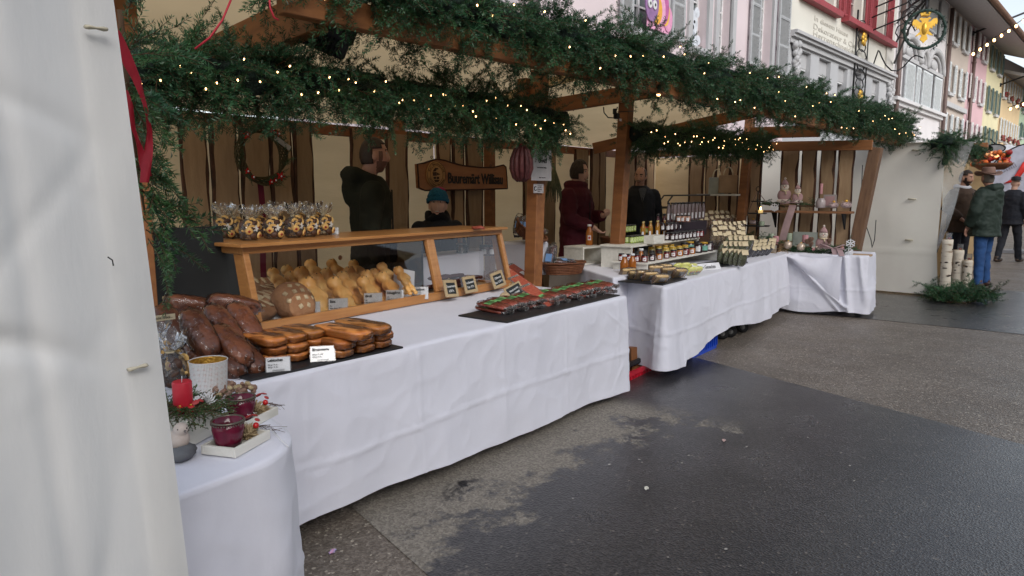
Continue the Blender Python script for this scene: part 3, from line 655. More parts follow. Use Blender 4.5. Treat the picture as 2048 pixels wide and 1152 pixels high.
for dx in (-.07, .1): disc(X_(1284, 12) - s00 + dx, Z_(1284, 12) - z00, .085, FRAMEW, 'eye', -.05, .8); disc(X_(1284, 12) - s00 + dx + .01, Z_(1284, 12) - z00, .03, INK, 'pupil', -.058, .8, .014)
b = MB(); b.box((0, 0, 0), (.8, .02, .24)); ob('sign_board', b, cc[2], cm, loc=(X_(1302, 52) - s00, 0, Z_(1302, 52) - z00))
# white bear cut-out
bp_ = FM @ Vector((X_(1393, 45), .12, Z_(1393, 45))); bear = thing('window_ornament', 'white paper bear cut-out stuck in the tall window of the pink house', 'window decoration', loc=bp_, rz=FAZ)
PAPER = mat('white_paper', (.72, .76, .82), .7)
def pl(root, cx, cz, r_, nm, c, sx=1., y=0.): b = MB(); b.lathe([(r_, 0), (r_, .012)], 18, 0, Matrix.Rotation(R(90), 4, 'X'), False, sx); return ob(nm, b, c, root, loc=(cx, y, cz))
pl(bear, 0, 0, .30, 'head', PAPER, .85); pl(bear, -.2, .3, .11, 'ear', PAPER); pl(bear, .22, .26, .11, 'ear', PAPER); pl(bear, 0, -.5, .38, 'body', PAPER, .8); pl(bear, .3, -.3, .1, 'paw', PAPER)
for q in ((-.09, .06, .03), (.1, .05, .03), (.02, -.07, .055)): pl(bear, *q, 'eye' if q[2] < .05 else 'nose', INK, 1., -.014)
b = MB(); b.box((0, 0, 0), (.3, .014, .16)); ob('bow', b, mat('pale_blue', (.3, .55, .75), .6), bear, loc=(0, -.012, -.6))
# --- cream house with grey first floor and red shutters
sC0, sC1 = sP1 + .002, X_(1786, 100); CRM = plaster('cream', (.68, .66, .59)); GRY = plaster('grey', (.47, .475, .49))
h = house('cream town house with red shutters above a grey windowed storey', sC0, sC1, 0, CRM)
zc = Z_(1686, 109)
gw = [(1597, 1617, 97), (1638, 1657, 114), (1676, 1691, 129), (1705, 1718, 142), (1744, 1755, 157)]
gh = []
for xl, xr, yt in gw: a = X_(xl, yt + 20); b = X_(xr, yt + 20) + .18; gh.append((a, b, Z_(1600, 99) - 2.1, Z_(1600, 99)))
wall_holes(h, sC0, sC1, 0, zc - .18, gh, GRY, .45)
for g in gh:
    window(h, *g, .42, (1, 0), fw=.06); hx(h, 'blind_box', g[0] + .002, g[1] - .002, g[3] - .42, g[3] - .01, .12, .3, STONE)
    hx(h, 'blind_lip', g[0] + .01, g[1] - .01, g[3] - .47, g[3] - .425, .13, .2, FRAMEW)
zr = Z_(1700, 50); zr = Z_(1737, 67)
rw = [(X_(1625, 0), X_(1667, 20)), (X_(1692, 30), X_(1721, 50)), (X_(1745, 60), X_(1766, 70))]
rh = [(a, b, zr + .12, zr + 2.1) for a, b in rw]
wall_holes(h, sC0, sC1, zc - .18, 12.5, rh, CRM, .3)
for g in rh: window(h, *g, .25, (1, 2), gl=mat('red_dark_glass', (.13, .02, .03), .3), fr=mat('pale_frame', (.5, .42, .4), .5), fw=.05)
for a, b in ((1669, 1679), (1680, 1691), (1723, 1733), (1734, 1745), (1768, 1779)): shutter(h, X_(a, 60), X_(b, 62) - .02, zr + .05, zr + 2.15, SHR, -.1, 26, 2)
hx(h, 'sill_rail', sC0 + .6, X_(1672, 30), zr - .1, zr + .06, -.22, -.001, SHR); hx(h, 'sill_rail', X_(1682, 40), X_(1781, 88), zr - .1, zr + .06, -.24, -.001, SHR)
for z0_, z1_, d_ in ((zc - .08, zc, .24), (zc - .16, zc - .08, .17), (zc - .30, zc - .16, .08)): hx(h, 'cornice', sC0 + .03, sC1 - .05, z0_, z1_, -d_, -.001, STONE)
def scroll(root, s_, z_, hgt, w_, nm='carved_bracket'):
    b = MB(); rs = random.Random(int(s_ * 10))
    for k in range(26):
        t = k / 26; b.ell((rs.uniform(-.5, .5) * w_ * (1 - .6 * t), -.07 + rs.uniform(-.05, .03), -t * hgt), (.09 * (1.2 - .6 * t), .08, .09 * (1.2 - .5 * t)), 7, 5)
    ob(nm, b, STONE, root, loc=(s_ - root['s0'], 0, z_))
scroll(h, X_(1590, 90), zc - .3, 1.0, .5); scroll(h, X_(1777, 175), zc - .3, 1.0, .5)
hx(h, 'corner_quoins', sC1 - .9, sC1 - .001, zc + .01, 12.5, -.05, -.001, plaster('stone_pale', (.55, .53, .49)))
GREYINK = mat('faded_lettering', (.56, .53, .47), .9)
for k, (tx, px, py, sz, xs) in enumerate((('In diesem Hause', 1628, 36, .20, 2.2), ('Dekorateur & Cie', 1626, 52, .22, 2.3), ('Herrenschneiderei', 1625, 66, .22, 2.5))):
    me = text_mesh(tx, sz, 'LEFT', .004, xs); ob('lettering', me, GREYINK, h, loc=(X_(px, py) - sC0, -.008, Z_(px, py)))
hx(h, 'roof', sC0, sC1, 12.5, 12.8, -1.4, 6, MATS['brown_tiles'])
# wrought iron bracket with scrolls and little gilt flower
ir = thing('wrought_iron_bracket', 'black wrought iron scroll bracket with gilt flowers on the cream house', 'bracket', loc=FM @ Vector((X_(1706, 80), 0, Z_(1706, 80))), rz=FAZ)
GOLD = mat('gilt', (.75, .46, .07), .35, (.55, .3, .04), ns=8, metal=.55)
b = MB(); hgt = 1.9; b.tube([(0, -.1, .9), (0, -.1, -hgt)], .03, 6); b.tube([(1.2, -.1, .9), (1.2, -.1, -hgt * .9)], .02, 6)
for k in range(8): b.tube([(.6 + .5 * math.cos(a / 8 * 6.28) * (1 if k % 2 else .8), -.1, .5 - k * .3 + .18 * math.sin(a / 8 * 6.28 * 1.)) for a in range(9)], .018, 5)
b.tube([(1.3 + .5 * (1 - t / 16) * math.cos(t * .7) + t * .02, -.12 - t * .12, -.6 + .5 * (1 - t / 16) * math.sin(t * .7)) for t in range(14)], .022, 5)
for q in ((0, 0), (.5, .25), (.9, .6)): b.tube([(1.1 + q[1], -.1, .4 + q[0]), (1.6 + q[1], -1., .8 + q[0]), (2.2, -2.2, 1.9 + q[0])], .025, 5)
ob('scrollwork', b, STEEL, ir)
for zz in (.1, -1.7): b = MB(); [b.ell((.6 + .13 * math.cos(k), -.15, zz + .13 * math.sin(k)), (.1, .05, .1), 7, 5) for k in range(6)]; ob('gilt_flower', b, GOLD, ir)
# --- white house with arched hoods
sW0, sW1 = X_(1791, 100), X_(1884, 200); WHT = plaster('white', (.72, .69, .70))
h = house('white town house with arched stone hoods and pale louvred shutters', sC1 + .002, sW1, 0, WHT); h['s0'] = sC1 + .002
zwt, zwb = Z_(1803, 118), Z_(1785, 200)
ww = [(X_(1790, 150), X_(1803, 155)), (X_(1822, 170), X_(1838, 178)), (X_(1858, 188), X_(1867, 192))]
wh = [(a, b, zwb + .1, zwt) for a, b in ww]
up = [(a, b, 8.05, 9.6) for a, b in ww]
wall_holes(h, sC1 + .002, sW1, 0, 9.9, wh + up, WHT, .3)
for g in wh + up: window(h, *g, .25, (1, 1))
for a, b in ((1804, 1822), (1826, 1834), (1839, 1858), (1864, 1878)):
    shutter(h, X_(a, 160), X_(b, 165) - .04, zwb + .1, zwt - .05, SHL, -.12, 28, 1)
    shutter(h, X_(a, 160), X_(b, 165) - .04, 8.05, 9.6, SHG, -.12, 20, 1)
for (xa, xb, yt) in ((1796, 1832, 70), (1834, 1849, 95), (1850, 1882, 108)):
    a, c = X_(xa, 120), X_(xb, 130); mid = (a + c) / 2; wd = (c - a) / 2; b = MB(); o_ = h['s0']; zb = zwt + .1; hh = wd * .62 if wd > 1.2 else wd * 1.0
    pts = [(mid - o_ + wd * math.cos(t * math.pi / 12), -.1, zb + hh * math.sin(t * math.pi / 12)) for t in range(13)]
    b.tube(pts, .13, 6); b.tube([(mid - o_ + wd * .8 * math.cos(t * math.pi / 12), -.06, zb + hh * .75 * math.sin(t * math.pi / 12)) for t in range(13)], .06, 6)
    b.box((mid - o_, -.06, zb - .02), (wd * 2.1, .16, .14)); b.ell((mid - o_, -.04, zb + hh * .35), (wd * .4, .08, hh * .25), 10, 6); ob('arched_hood', b, STONE, h)
for z0_, z1_, d_ in ((zwb - .02, zwb + .1, .26), (zwb - .16, zwb - .02, .14)): hx(h, 'sill_band', h['s0'] + .05, sW1 - .05, z0_, z1_, -d_, -.001, plaster('white2', (.66, .65, .66)))
# generic farther houses
def far_house(label, xa, xb, yref, col, nm, rows, cols, shm, zt, zsh=1.9, sillr=True, s_start=None, red=False):
    s0 = s_start; s1 = X_(xb, yref); m_ = plaster(nm, col); h = house(label, s0, s1, 0, m_); hs_ = []
    wdt = (s1 - s0) / cols
    for xr, ya, yb in rows:
        for k in range(cols):
            c = s0 + wdt * (k + .5); hs_.append((c - wdt * .17, c + wdt * .17, Z_(xr, yb), min(Z_(xr, ya), zt - .1)))
    wall_holes(h, s0, s1, 0, zt, hs_, m_, .3)
    for g in hs_:
        window(h, *g, .22, (1, 1), fw=.09); wd_ = wdt * .17
        for a, b in ((g[0] - wd_ * .98, g[0] - .02), (g[1] + .02, g[1] + wd_ * .98)): shutter(h, a, b, g[2], g[3], shm, -.1, 10, 1)
        hx(h, 'sill', g[0] - .1, g[1] + .1, g[2] - .14, g[2] - .002, -.14, -.001, STONE)
        if red:
            b = MB(); rs = random.Random(int(g[0] * 7 + g[2]))
            for q in range(14): b.ell((rs.uniform(g[0], g[1]) - s0, -.2 + rs.uniform(-.08, .05), g[2] + rs.uniform(.0, .28)), (.1, .08, .08), 6, 4)
            ob('flower_box', b, mat('red_flowers', (.35, .03, .06), .8, (.04, .08, .03), ns=9), h)
    return h, s1
zf = Z_(1945, 210)
h, s2 = far_house('tan town house with pale shutters left of the dusky pink one', 1884, 1930, 200, (.50, .43, .38), 'tan', [(1918, 36, 96), (1906, 130, 190), (1896, 228, 280)], 2, SHL, 9.9, 2.3, s_start=sW1 + .002)
hx(h, 'string_course', sW1 + .1, s2 - .1, Z_(1900, 212) - .12, Z_(1900, 212) + .1, -.15, -.001, STONE)
h, s3 = far_house('dusky pink town house with flower boxes and pale shutters', 1930, 1968, 200, (.58, .38, .41), 'dusky_pink', [(1957, 66, 116), (1947, 152, 202), (1938, 244, 286)], 2, FRAMEW, 9.9, 2.4, s_start=s2 + .002)
h, s4 = far_house('yellow town house with dark green shutters', 1968, 1998, 220, (.62, .57, .37), 'yellow', [(1987, 96, 142), (1978, 174, 224), (1971, 254, 296)], 2, SHD, 9.9, 2.9, s_start=s3 + .002)
h, s5 = far_house('orange town house with pale shutters and red flowers', 1998, 2036, 260, (.62, .47, .28), 'orange', [(2024, 166, 206), (2009, 240, 284)], 4, SHL, 8.9, 3.4, s_start=s4 + .002, red=True)
h, s6 = far_house('green town house with teal shutters at the far right', 2036, 2075, 280, (.36, .46, .33), 'green', [(2042, 190, 222), (2042, 246, 276), (2042, 296, 326)], 4, SHD, 8.9, 3., s_start=s5 + .002)
# eaves with deep soffits
SOFF = mat('grey_soffit', (.34, .32, .32), .8, (.29, .27, .27)); TILE = MATS['brown_tiles']
ev = thing('roof_eaves', 'deep grey soffited roof eaves above the tan and yellow houses', 'roof', loc=FM @ Vector((sW1, 0, 0)), rz=FAZ); ev['s0'] = sW1
# eave sheets: from the facade top outwards
def eave(root, sa, sb, zw, out, zo, th=.18):
    o_ = root['s0']; b = MB()
    b.add([(sa - o_, .2, zw), (sb - o_, .2, zw), (sb - o_, -out, zo), (sa - o_, -out, zo), (sa - o_, .2, zw + th), (sb - o_, .2, zw + th), (sb - o_, -out, zo + th), (sa - o_, -out, zo + th)], [(0, 3, 2, 1), (4, 5, 6, 7), (2, 3, 7, 6), (0, 1, 5, 4), (1, 2, 6, 5), (3, 0, 4, 7)]); ob('soffit', b, SOFF, root)
    b = MB(); b.add([(sa - o_, -out - .1, zo + th), (sb - o_, -out - .1, zo + th), (sb - o_, 6, zo + 5.6), (sa - o_, 6, zo + 5.6)], [(0, 1, 2, 3)]); b.tube([(sa - o_, -out - .12, zo + .12), (sb - o_, -out - .12, zo + .12)], .12, 8); ob('roof_slope', b, TILE, root)
zE = Z_(1960, 62)
eave(ev, sC1 + .01, s4, 9.88, 1.8, 9.15)
ev2 = thing('roof_eaves', 'lower wooden roof eaves over the orange and green houses', 'roof', loc=FM @ Vector((s4, 0, 0)), rz=FAZ); ev2['s0'] = s4
eave(ev2, s4 + .02, s6, 8.85, 1.8, 8.15)
eave(ev, sP0, sC1 - .01, 12.8, 1.6, 12.5)
# rain pipes
for (xt, yt, xb, yb, lb) in ((1789, 120, 1784, 219, 'cream and white'), (1884, 120, 1879, 250, 'white and tan'), (1938, 120, 1930, 260, 'tan and pink')):
    s_ = X_(xb, yb); b = MB(); b.tube([(0, 0, 0), (0, 0, 9.6)], .085, 8)
    for z_ in (2, 5, 8): b.lathe([(.11, z_), (.11, z_ + .08)], 8)
    tag_o = ob('drain_pipe', b, mat('brown_pipe', (.13, .085, .075), .5, metal=.2), None, loc=FM @ Vector((s_, -.14, 0)), label='brown rain pipe between the %s houses' % lb, cat='drain pipe')
# --- gilt eagle sign in a green wreath hanging out over the street
ec = PL(1849, 59, (24.5, -10), (24.5, 10)); X0 = ec.x
eg = thing('hanging_inn_sign', 'gilt double-headed eagle in a dark green ring wreath hanging from an iron bracket', 'inn sign', loc=ec, rz=R(-70))
Rr = 36 * (ec - CP).dot(CD) / F
b = MB(); b.tube([(Rr * math.cos(t / 24 * 6.2832), 0, Rr * 1.02 * math.sin(t / 24 * 6.2832)) for t in range(25)], Rr * .075, 8)
for k in range(260):
    a = rnd() * 6.28; rr = Rr + U(-.07, .07); b.add([(rr * math.cos(a), U(-.06, .06), rr * math.sin(a)), (rr * math.cos(a) + U(-.08, .08), U(-.09, .09), rr * math.sin(a) + U(-.08, .08)), (rr * math.cos(a) + U(-.05, .05), U(-.07, .07), rr * math.sin(a) + U(-.05, .05))], [(0, 1, 2)])
wr_ = ob('wreath', b, mat('dark_garland', (.012, .04, .03), .6), eg)
q = Rr
def eaglehalf(sg):
    return [(0, .62), (.10 * sg, .60), (.20 * sg, .66), (.30 * sg, .58), (.24 * sg, .54), (.18 * sg, .50), (.16 * sg, .38), (.26 * sg, .42), (.40 * sg, .56), (.56 * sg, .58), (.62 * sg, .40), (.58 * sg, .22), (.50 * sg, .30), (.50 * sg, .10), (.40 * sg, .20), (.38 * sg, 0), (.28 * sg, .10), (.20 * sg, -.08), (.34 * sg, -.22), (.44 * sg, -.34), (.32 * sg, -.32), (.18 * sg, -.24), (.12 * sg, -.3), (.20 * sg, -.52), (.10 * sg, -.60), (0, -.72)]
b = MB()
for sg in (1, -1):
    P_ = [(x * q, z * q) for x, z in eaglehalf(sg)]; b.prism(P_ if sg > 0 else P_[::-1], .06)
b.ell((0, .03, .05 * q), (.16 * q, .09, .36 * q), 12, 8); ob('eagle', b, GOLD, eg)
b = MB(); b.prism([(-.2 * q, .72 * q), (.2 * q, .72 * q), (.30 * q, 1.02 * q), (.14 * q, .9 * q), (0, 1.12 * q), (-.14 * q, .9 * q), (-.30 * q, 1.02 * q)], .08); b.ell((0, .04, .74 * q), (.22 * q, .1, .06 * q), 10, 6); ob('crown', b, GOLD, eg)
b = MB(); loc = Matrix.Rotation(R(70), 4, 'Z')
def eloc(x, y, z): return loc @ (Vector((x, y, z)) - ec)
wallp = FM @ Vector((X_(1790, 20), -.1, 0))
top = Vector((ec.x, ec.y, ec.z + Rr * 1.5))
for dz0, dz1 in ((-.2, .0), (1.2, .2), (.5, .1)):
    b.tube([eloc(wallp.x, wallp.y, ec.z + dz0), eloc((wallp.x + top.x) / 2, (wallp.y + top.y) / 2, ec.z + Rr * 1.2 + dz0 * .5), eloc(top.x, top.y, top.z + dz1)], .035, 6)
b.tube([eloc(top.x, top.y, top.z), eloc(ec.x, ec.y, ec.z + Rr * .95)], .03, 5)
for k in range(3):
    c0 = wallp.lerp(top, .3 + .2 * k); b.tube([eloc(c0.x, c0.y, ec.z + .6 + .35 * (1 - t / 14) * math.sin(t * .8) + k * .3) + Vector((.35 * (1 - t / 14) * math.cos(t * .8), 0, 0)) for t in range(14)], .022, 5)
ob('iron_bracket', b, STEEL, eg)
# light strings over the street
def street_string(pts, n, label):
    a = [Vector(p) for p in pts]; r = thing('street_light_string', label, 'string lights', loc=a[0]); b = MB(); b.tube([p - a[0] for p in a], .012, 4); ob('cable', b, STEEL, r)
    bm = MB(); bm.ell((0, 0, 0), (.04, .04, .055), 8, 6); me = bm.mesh('bulb'); me.materials.append(BULB)
    for k in range(n): c, d = along(a, (k + .5) / n); ob('bulb', me, None, r, loc=c - a[0] + Vector((0, 0, -.08)))
d1 = [PL(1940, 108, (30, -20), (30, 20)), PL(1985, 78, (30, -20), (30, 20)), PL(2020, 56, (30, -20), (30, 20)), PL(2070, 22, (30, -20), (30, 20))]
street_string(d1, 9, 'warm bulbs on a cable sagging across the street under the high eaves')
d2 = [PL(2015, 216, (34, -20), (34, 20)), PL(2048, 204, (34, -20), (34, 20)), PL(2080, 190, (34, -20), (34, 20))]
street_string(d2, 5, 'lower warm string of bulbs in front of the orange house')
# flag poles / brackets on the facades
for (x, y, lb) in ((1945, 62, 'upper'), (2000, 165, 'lower')):
    p = FM @ Vector((X_(x, y + 5), 0, Z_(x, y + 5))); b = MB(); b.tube([(0, 0, 0), (.6, -2.4, .9)], .05, 6); b.lathe([(.09, -.1), (.09, .1)], 8)
    ob('flag_pole', b, STEEL, None, loc=p, rot=(0, 0, FAZ), label='bare dark flag pole slanting out from the houses, the %s one' % lb, cat='flag pole')
# houses across the street: seen only as reflections in the glass
op = thing('town_house', 'row house across the street, seen only mirrored in the counter glass', 'house', loc=(0, -13, 0)); op['s0'] = 0
b = MB(); b.box((0, -4, 4), (46, 8, 8)); ob('wall', b, plaster('opposite', (.5, .45, .38)), op)
b = MB(); b.add([(-23, .8, 8), (23, .8, 8), (23, -4, 11.5), (-23, -4, 11.5), (-23, -8.8, 8), (23, -8.8, 8)], [(0, 1, 2, 3), (3, 2, 5, 4), (0, 4, 5, 1)]); ob('roof', b, TILE, op)
for k in range(12):
    wq = MB(); wq.box((-20 + k * 3.6, .01, 5.5), (1.1, .05, 1.7)); ob('window', wq, GWIN, op)
# ---------------------------------------------------------------- tables and cloths
def fuse(mb, voxel, it=2, fac=.5, name='fused'):
    me = mb.mesh(name); o = bpy.data.objects.new('tmp', me); COL.objects.link(o)
    r_ = o.modifiers.new('r', 'REMESH'); r_.mode = 'VOXEL'; r_.voxel_size = voxel; r_.use_smooth_shade = True
    if it: s_ = o.modifiers.new('s', 'SMOOTH'); s_.iterations = it; s_.factor = fac
    dg = bpy.context.evaluated_depsgraph_get(); out = bpy.data.meshes.new_from_object(o.evaluated_get(dg)); bpy.data.objects.remove(o); bpy.data.meshes.remove(me)
    out.materials.clear(); out.name = name; return out
def tablecloth(label, poly, z, hem, seed=0, rr=.03, step=.013, fold=.03, hemfn=None, mt=CLOTH, extra=None, group=None, flare=.03, topn=.002):
    P = [Vector(p) for p in poly]; n = len(P); per = []
    for i in range(n):
        a, b, c = P[i - 1], P[i], P[(i + 1) % n]; u_ = (a - b).normalized(); v_ = (c - b).normalized(); r_ = rr[i] if hasattr(rr, '__len__') else rr
        s_ = b + u_ * r_; e_ = b + v_ * r_; k = max(3, int(r_ / step) + 3)
        for q in range(k + 1):
            t = q / k; per.append(s_ * (1 - t) ** 2 + b * 2 * t * (1 - t) + e_ * t * t)
        r2 = rr[(i + 1) % n] if hasattr(rr, '__len__') else rr; st = e_; en = c - v_ * r2; m_ = max(1, int((en - st).length / step))
        for q in range(1, m_): per.append(st + (en - st) * q / m_)
    N = len(per); nrm = []; S = [0.]
    for i in range(N): t = per[(i + 1) % N] - per[i - 1]; nrm.append(Vector((t.y, -t.x)).normalized()); S.append(S[-1] + (per[(i + 1) % N] - per[i]).length)
    cen = sum(per, Vector((0, 0))) / N; o = per[0]; vs = []; fs = []; rows = 46; rings = 16
    for i in range(N):
        for j in range(rows + 1):
            d = j / rows; hz = hem if hemfn is None else hemfn(per[i])
            zz = z - (z - hz) * d; s_ = S[i]
            f = mnoise.noise(Vector((s_ * 2.2 + seed, d * .5, seed))) + .55 * mnoise.noise(Vector((s_ * 5.1, d * .8 + seed, seed + 3)))
            off = flare * d ** .7 + fold * f * min(1, d * 1.3 + .05)
            q = Vector((s_ * 1.3 + seed, zz * 1.6, seed)); q.z *= .45; off += .008 * mnoise.noise(q * 2.5) + .0022 * mnoise.noise(q * 7 + Vector((3, 1, 2))) + .0035 * (1 - 2 * abs(mnoise.noise(q * 5))) ** 3 * 1.
            cr = s_ * 1.0 + .02 * mnoise.noise(Vector((zz * 4, seed, 0))); cc_ = (cr % .62) - .31; off += .005 * math.exp(-(cc_ / .007) ** 2); dg = (s_ * .8 + zz * 1.3 + seed) % .9 - .45; off += .005 * math.exp(-(dg / .012) ** 2) * max(0, mnoise.noise(Vector((s_ * 2, zz * 3, 7)))) * 2; dg = (s_ * 1.1 - zz * .9 + seed) % 1.1 - .5; off += .005 * math.exp(-(dg / .012) ** 2) * max(0, mnoise.noise(Vector((s_ * 2, zz * 3, 17)))) * 2
            off += .006 * math.exp(-((zz - (hem + .42 * (z - hem)) + .012 * math.sin(s_ * 3)) / .008) ** 2)
            if extra: off += extra(per[i], zz, d)
            if j == 0: off = 0
            p = per[i] + nrm[i] * off; vs.append((p.x - o.x, p.y - o.y, zz - z + (.0 if j else 0)))
    for i in range(N):
        i2 = (i + 1) % N
        for j in range(rows): fs.append((i * (rows + 1) + j, i * (rows + 1) + j + 1, i2 * (rows + 1) + j + 1, i2 * (rows + 1) + j))
    base = len(vs)
    for r_ in range(1, rings):
        k = 1 - r_ / rings
        for i in range(N):
            p = cen + (per[i] - cen) * k; vs.append((p.x - o.x, p.y - o.y, topn * (mnoise.noise(Vector((p.x * 4, p.y * 4, seed))) - .6) * (1.6 if r_ > 1 else .5)))
    def idx(r_, i): return i * (rows + 1) if r_ == 0 else base + (r_ - 1) * N + i
    for r_ in range(rings - 1):
        for i in range(N): i2 = (i + 1) % N; fs.append((idx(r_, i), idx(r_, i2), idx(r_ + 1, i2), idx(r_ + 1, i)))
    fs.append(tuple(idx(rings - 1, i) for i in range(N)))
    b = MB(); b.add(vs, fs, 0, True); return ob('tablecloth', b, mt, None, loc=(o.x, o.y, z), label=label, cat='tablecloth', group=group)
def trestle(label, x0, x1, y0, y1, z=.715):
    t = thing('trestle_table', label, 'table', loc=((x0 + x1) / 2, (y0 + y1) / 2, 0)); w_, d_ = x1 - x0, y1 - y0
    b = MB(); b.box((0, 0, z - .02), (w_, d_, .025), 0, None, .003); ob('tabletop', b, WHITEW, t)
    for sx in (-1, 1):
        for sy in (-1, 1): b = MB(); b.beam((sx * (w_ / 2 - .15), sy * (d_ / 2 - .06), 0), (sx * (w_ / 2 - .25), sy * (d_ / 2 - .12), z - .035), .04, .04); ob('leg', b, STEEL, t)
TZ = .72
trestle('trestle table under the long bakery cloth', 1.25, 4.08, 2.40, 3.9)
trestle('trestle table under the jam and tea display cloth', 5.25, 8.2, 2.72, 3.5)
trestle('small table under the cloth of pink snowman decorations', 8.68, 9.15, 1.9, 2.75)
def hem1(p): return .125 - .07 * (p.x - 1.3) / 2.8 + .006 * math.sin(p.x * 4) if p.y < 2.6 else .06
c1 = tablecloth('long white cloth over the bakery counter with bread and sausages', [(1.22, 2.315), (4.135, 2.375), (4.135, 3.95), (1.22, 3.95)], TZ, .07, seed=2, hemfn=hem1, fold=.022, flare=.035)
def gau_(a, b, s): return math.exp(-((a - b) / s) ** 2)
def hem2(p): return .075 + .03 * math.sin(p.x * 3.1 + 1) + (.05 if p.x > 5.0 else 0.) + .05 * gau_(p.x, 5.9, .5)
c2 = tablecloth('white cloth over the table of jams, cheese and herb teas', [(4.70, 2.38), (8.28, 2.63), (8.28, 3.6), (5.3, 3.6)], TZ, .09, seed=9, hemfn=hem2, fold=.04, flare=.06)
def drape3(p, zz, d):      # a gathered swag with hanging point
    y = p.y; k = 0.
    if p.x < 8.8:
        c = 2.70 - (TZ - zz) * 1.15; k += .05 * math.exp(-((y - c) / .035) ** 2) * (1 if zz > .12 else .3)
        c = 2.62 - (TZ - zz) * .85; k += .03 * math.exp(-((y - c) / .03) ** 2)
        c = 2.05 - (TZ - zz) * .12; k += .045 * math.exp(-((y - c) / .03) ** 2); k += .03 * math.exp(-((y - 1.9 + .1 * d) / .02) ** 2)
    return k
def hem3(p): return .05 + .02 * math.sin(p.y * 7)
c3 = tablecloth('white cloth with a deep swag over the end table of pink snowmen', [(8.42, 2.80), (8.56, 1.82), (9.22, 1.88), (9.22, 2.84)], TZ, .05, seed=14, hemfn=hem3, extra=drape3, fold=.035, flare=.05)
# swag fold piece lying across the cloth front
sw = MB()
def swf(u, v):
    y = 2.66 - .60 * u; zt = TZ - .01 - .03 * math.sin(u * 3.1) ; zb = TZ - .04 - .50 * u ** 1.15
    z = zt + (zb - zt) * v; x = 8.42 + (2.80 - y) * .143 - .075 - .03 * math.sin(v * 3.14) - .012 * math.sin(u * 14 + v * 3) - .02 * v
    return (x - 8.4, y - 2.2, z - TZ)
sw.grid(swf, 40, 30); ob('overlap_fold', sw, CLOTH, c3, loc=Vector((8.4, 2.2, TZ)) - c3.location)
# left decoration table
c0 = tablecloth('white rounded cloth over the left table with candles and glass holders', [(.25, 1.52), (1.06, 1.61), (1.20, 2.28), (.3, 2.42)], TZ, .0, seed=21, rr=[.05, .20, .10, .05], fold=.07, flare=-.01, extra=lambda p, z, d: .05 * (abs(math.sin((p.x * .8 - p.y) * 9 + 1.2 * d)) - .6) * d ** .6 + .012 * math.sin((p.x + p.y) * 23 - 4 * d) * d)
s0p = [PZ(1227, 557, .755), PZ(1100, 516, .755)]
c4 = tablecloth('white cloth on the small side table with the empty wooden crate', [(s0p[0].x, s0p[0].y), (s0p[0].x + .75, s0p[0].y), (s0p[1].x + .85, s0p[1].y + .02), (s0p[1].x, s0p[1].y)], .755, .1, seed=5, mt=CLOTH)
# things under the cloths
def crate(name, label, loc, d, col, rz=0., wheels=False, cat='crate'):
    t = thing(name, label, cat, loc=loc, rz=rz); m_ = mat(name + label[:6].replace(' ', '_'), col, .4); x, y, z = d; wl = MB()
    for sx in (-1, 1): wl.box((sx * (x / 2 - .006), 0, z / 2), (.012, y, z)); wl.box((0, sx * (y / 2 - .006), z / 2 + .001), (x - .024, .012, z))
    wl.box((0, 0, .008), (x - .024, y - .024, .012)); ob('walls', wl, m_, t)
    rim = MB(); rim.box((0, -y / 2 - .004, z - .015), (x + .02, .02, .03)); rim.box((0, y / 2 + .004, z - .015), (x + .02, .02, .03)); rim.box((-x / 2 - .004, 0, z - .0155), (.02, y - .014, .029)); rim.box((x / 2 + .004, 0, z - .0155), (.02, y - .014, .029)); ob('rim', rim, m_, t)
    for k in range(int(x / .05)): b = MB(); b.box((-x / 2 + .04 + k * .05, -y / 2 - .006, z / 2), (.008, .01, z * .7)); ob('rib', b, m_, t)
    return t
g1 = PZ(1322, 742, 0); crate('flat_crate', 'red plastic tray pushed under the jam table beside a wooden foot', (g1.x - .22, g1.y + .25, 0), (.62, .4, .07), (.55, .01, .03), .05)
crate('flat_crate', 'black plastic tray standing inside the red one', (g1.x - .22, g1.y + .25, .078), (.5, .3, .045), (.012, .012, .014), .05)
b = MB(); b.beam((0, 0, 0), (.02, .02, .2), .1, .09); ft = PZ(1278, 745, 0); ob('table_foot', b, WOOD, None, loc=(ft.x, ft.y + .04, 0), rot=(0, 0, .3), label='stout reddish wooden foot of the jam table in front of the red tray', cat='table foot')
g2 = PZ(1402, 712, 0); crate('plastic_crate', 'bright blue folding crate under the jam table', (g2.x + .12, g2.y + .22, 0), (.55, .4, .22), (.01, .07, .55), .03)
crate('plastic_crate', 'grey crate half hidden under the jam table left of the blue one', (g2.x - .42, g2.y + .35, 0), (.35, .3, .16), (.2, .19, .18), .03)
g3 = PZ(1150, 812, 0); crate('plastic_crate', 'dark blue crate peeping out under the bakery cloth', (g3.x + .02, g3.y + .2, 0), (.42, .4, .10), (.012, .03, .10), .03)
dl = thing('roller_dolly', 'black roller dolly under the herb tea end of the table', 'dolly', loc=(6.6, 2.62, 0)); b = MB(); b.box((0, .15, .16), (1.2, .5, .03)); ob('deck', b, STEEL, dl)
b = MB(); b.box((0, .15, .30), (.6, .4, .24)); ob('load_box', b, mat('green_box', (.03, .08, .06), .5), dl)
wm = MB(); wm.lathe([(.03, -.02), (.055, -.018), (.06, -.01), (.06, .01), (.055, .018), (.03, .02)], 18, 0, Matrix.Rotation(R(90), 4, 'Y')); wm.lathe([(.025, -.021), (.025, .021)], 12, 1, Matrix.Rotation(R(90), 4, 'Y'))
wme = wm.mesh('wheel'); wme.materials.append(mat('rubber', (.015, .015, .016), .6)); wme.materials.append(mat('grey_hub', (.3, .3, .3), .5))
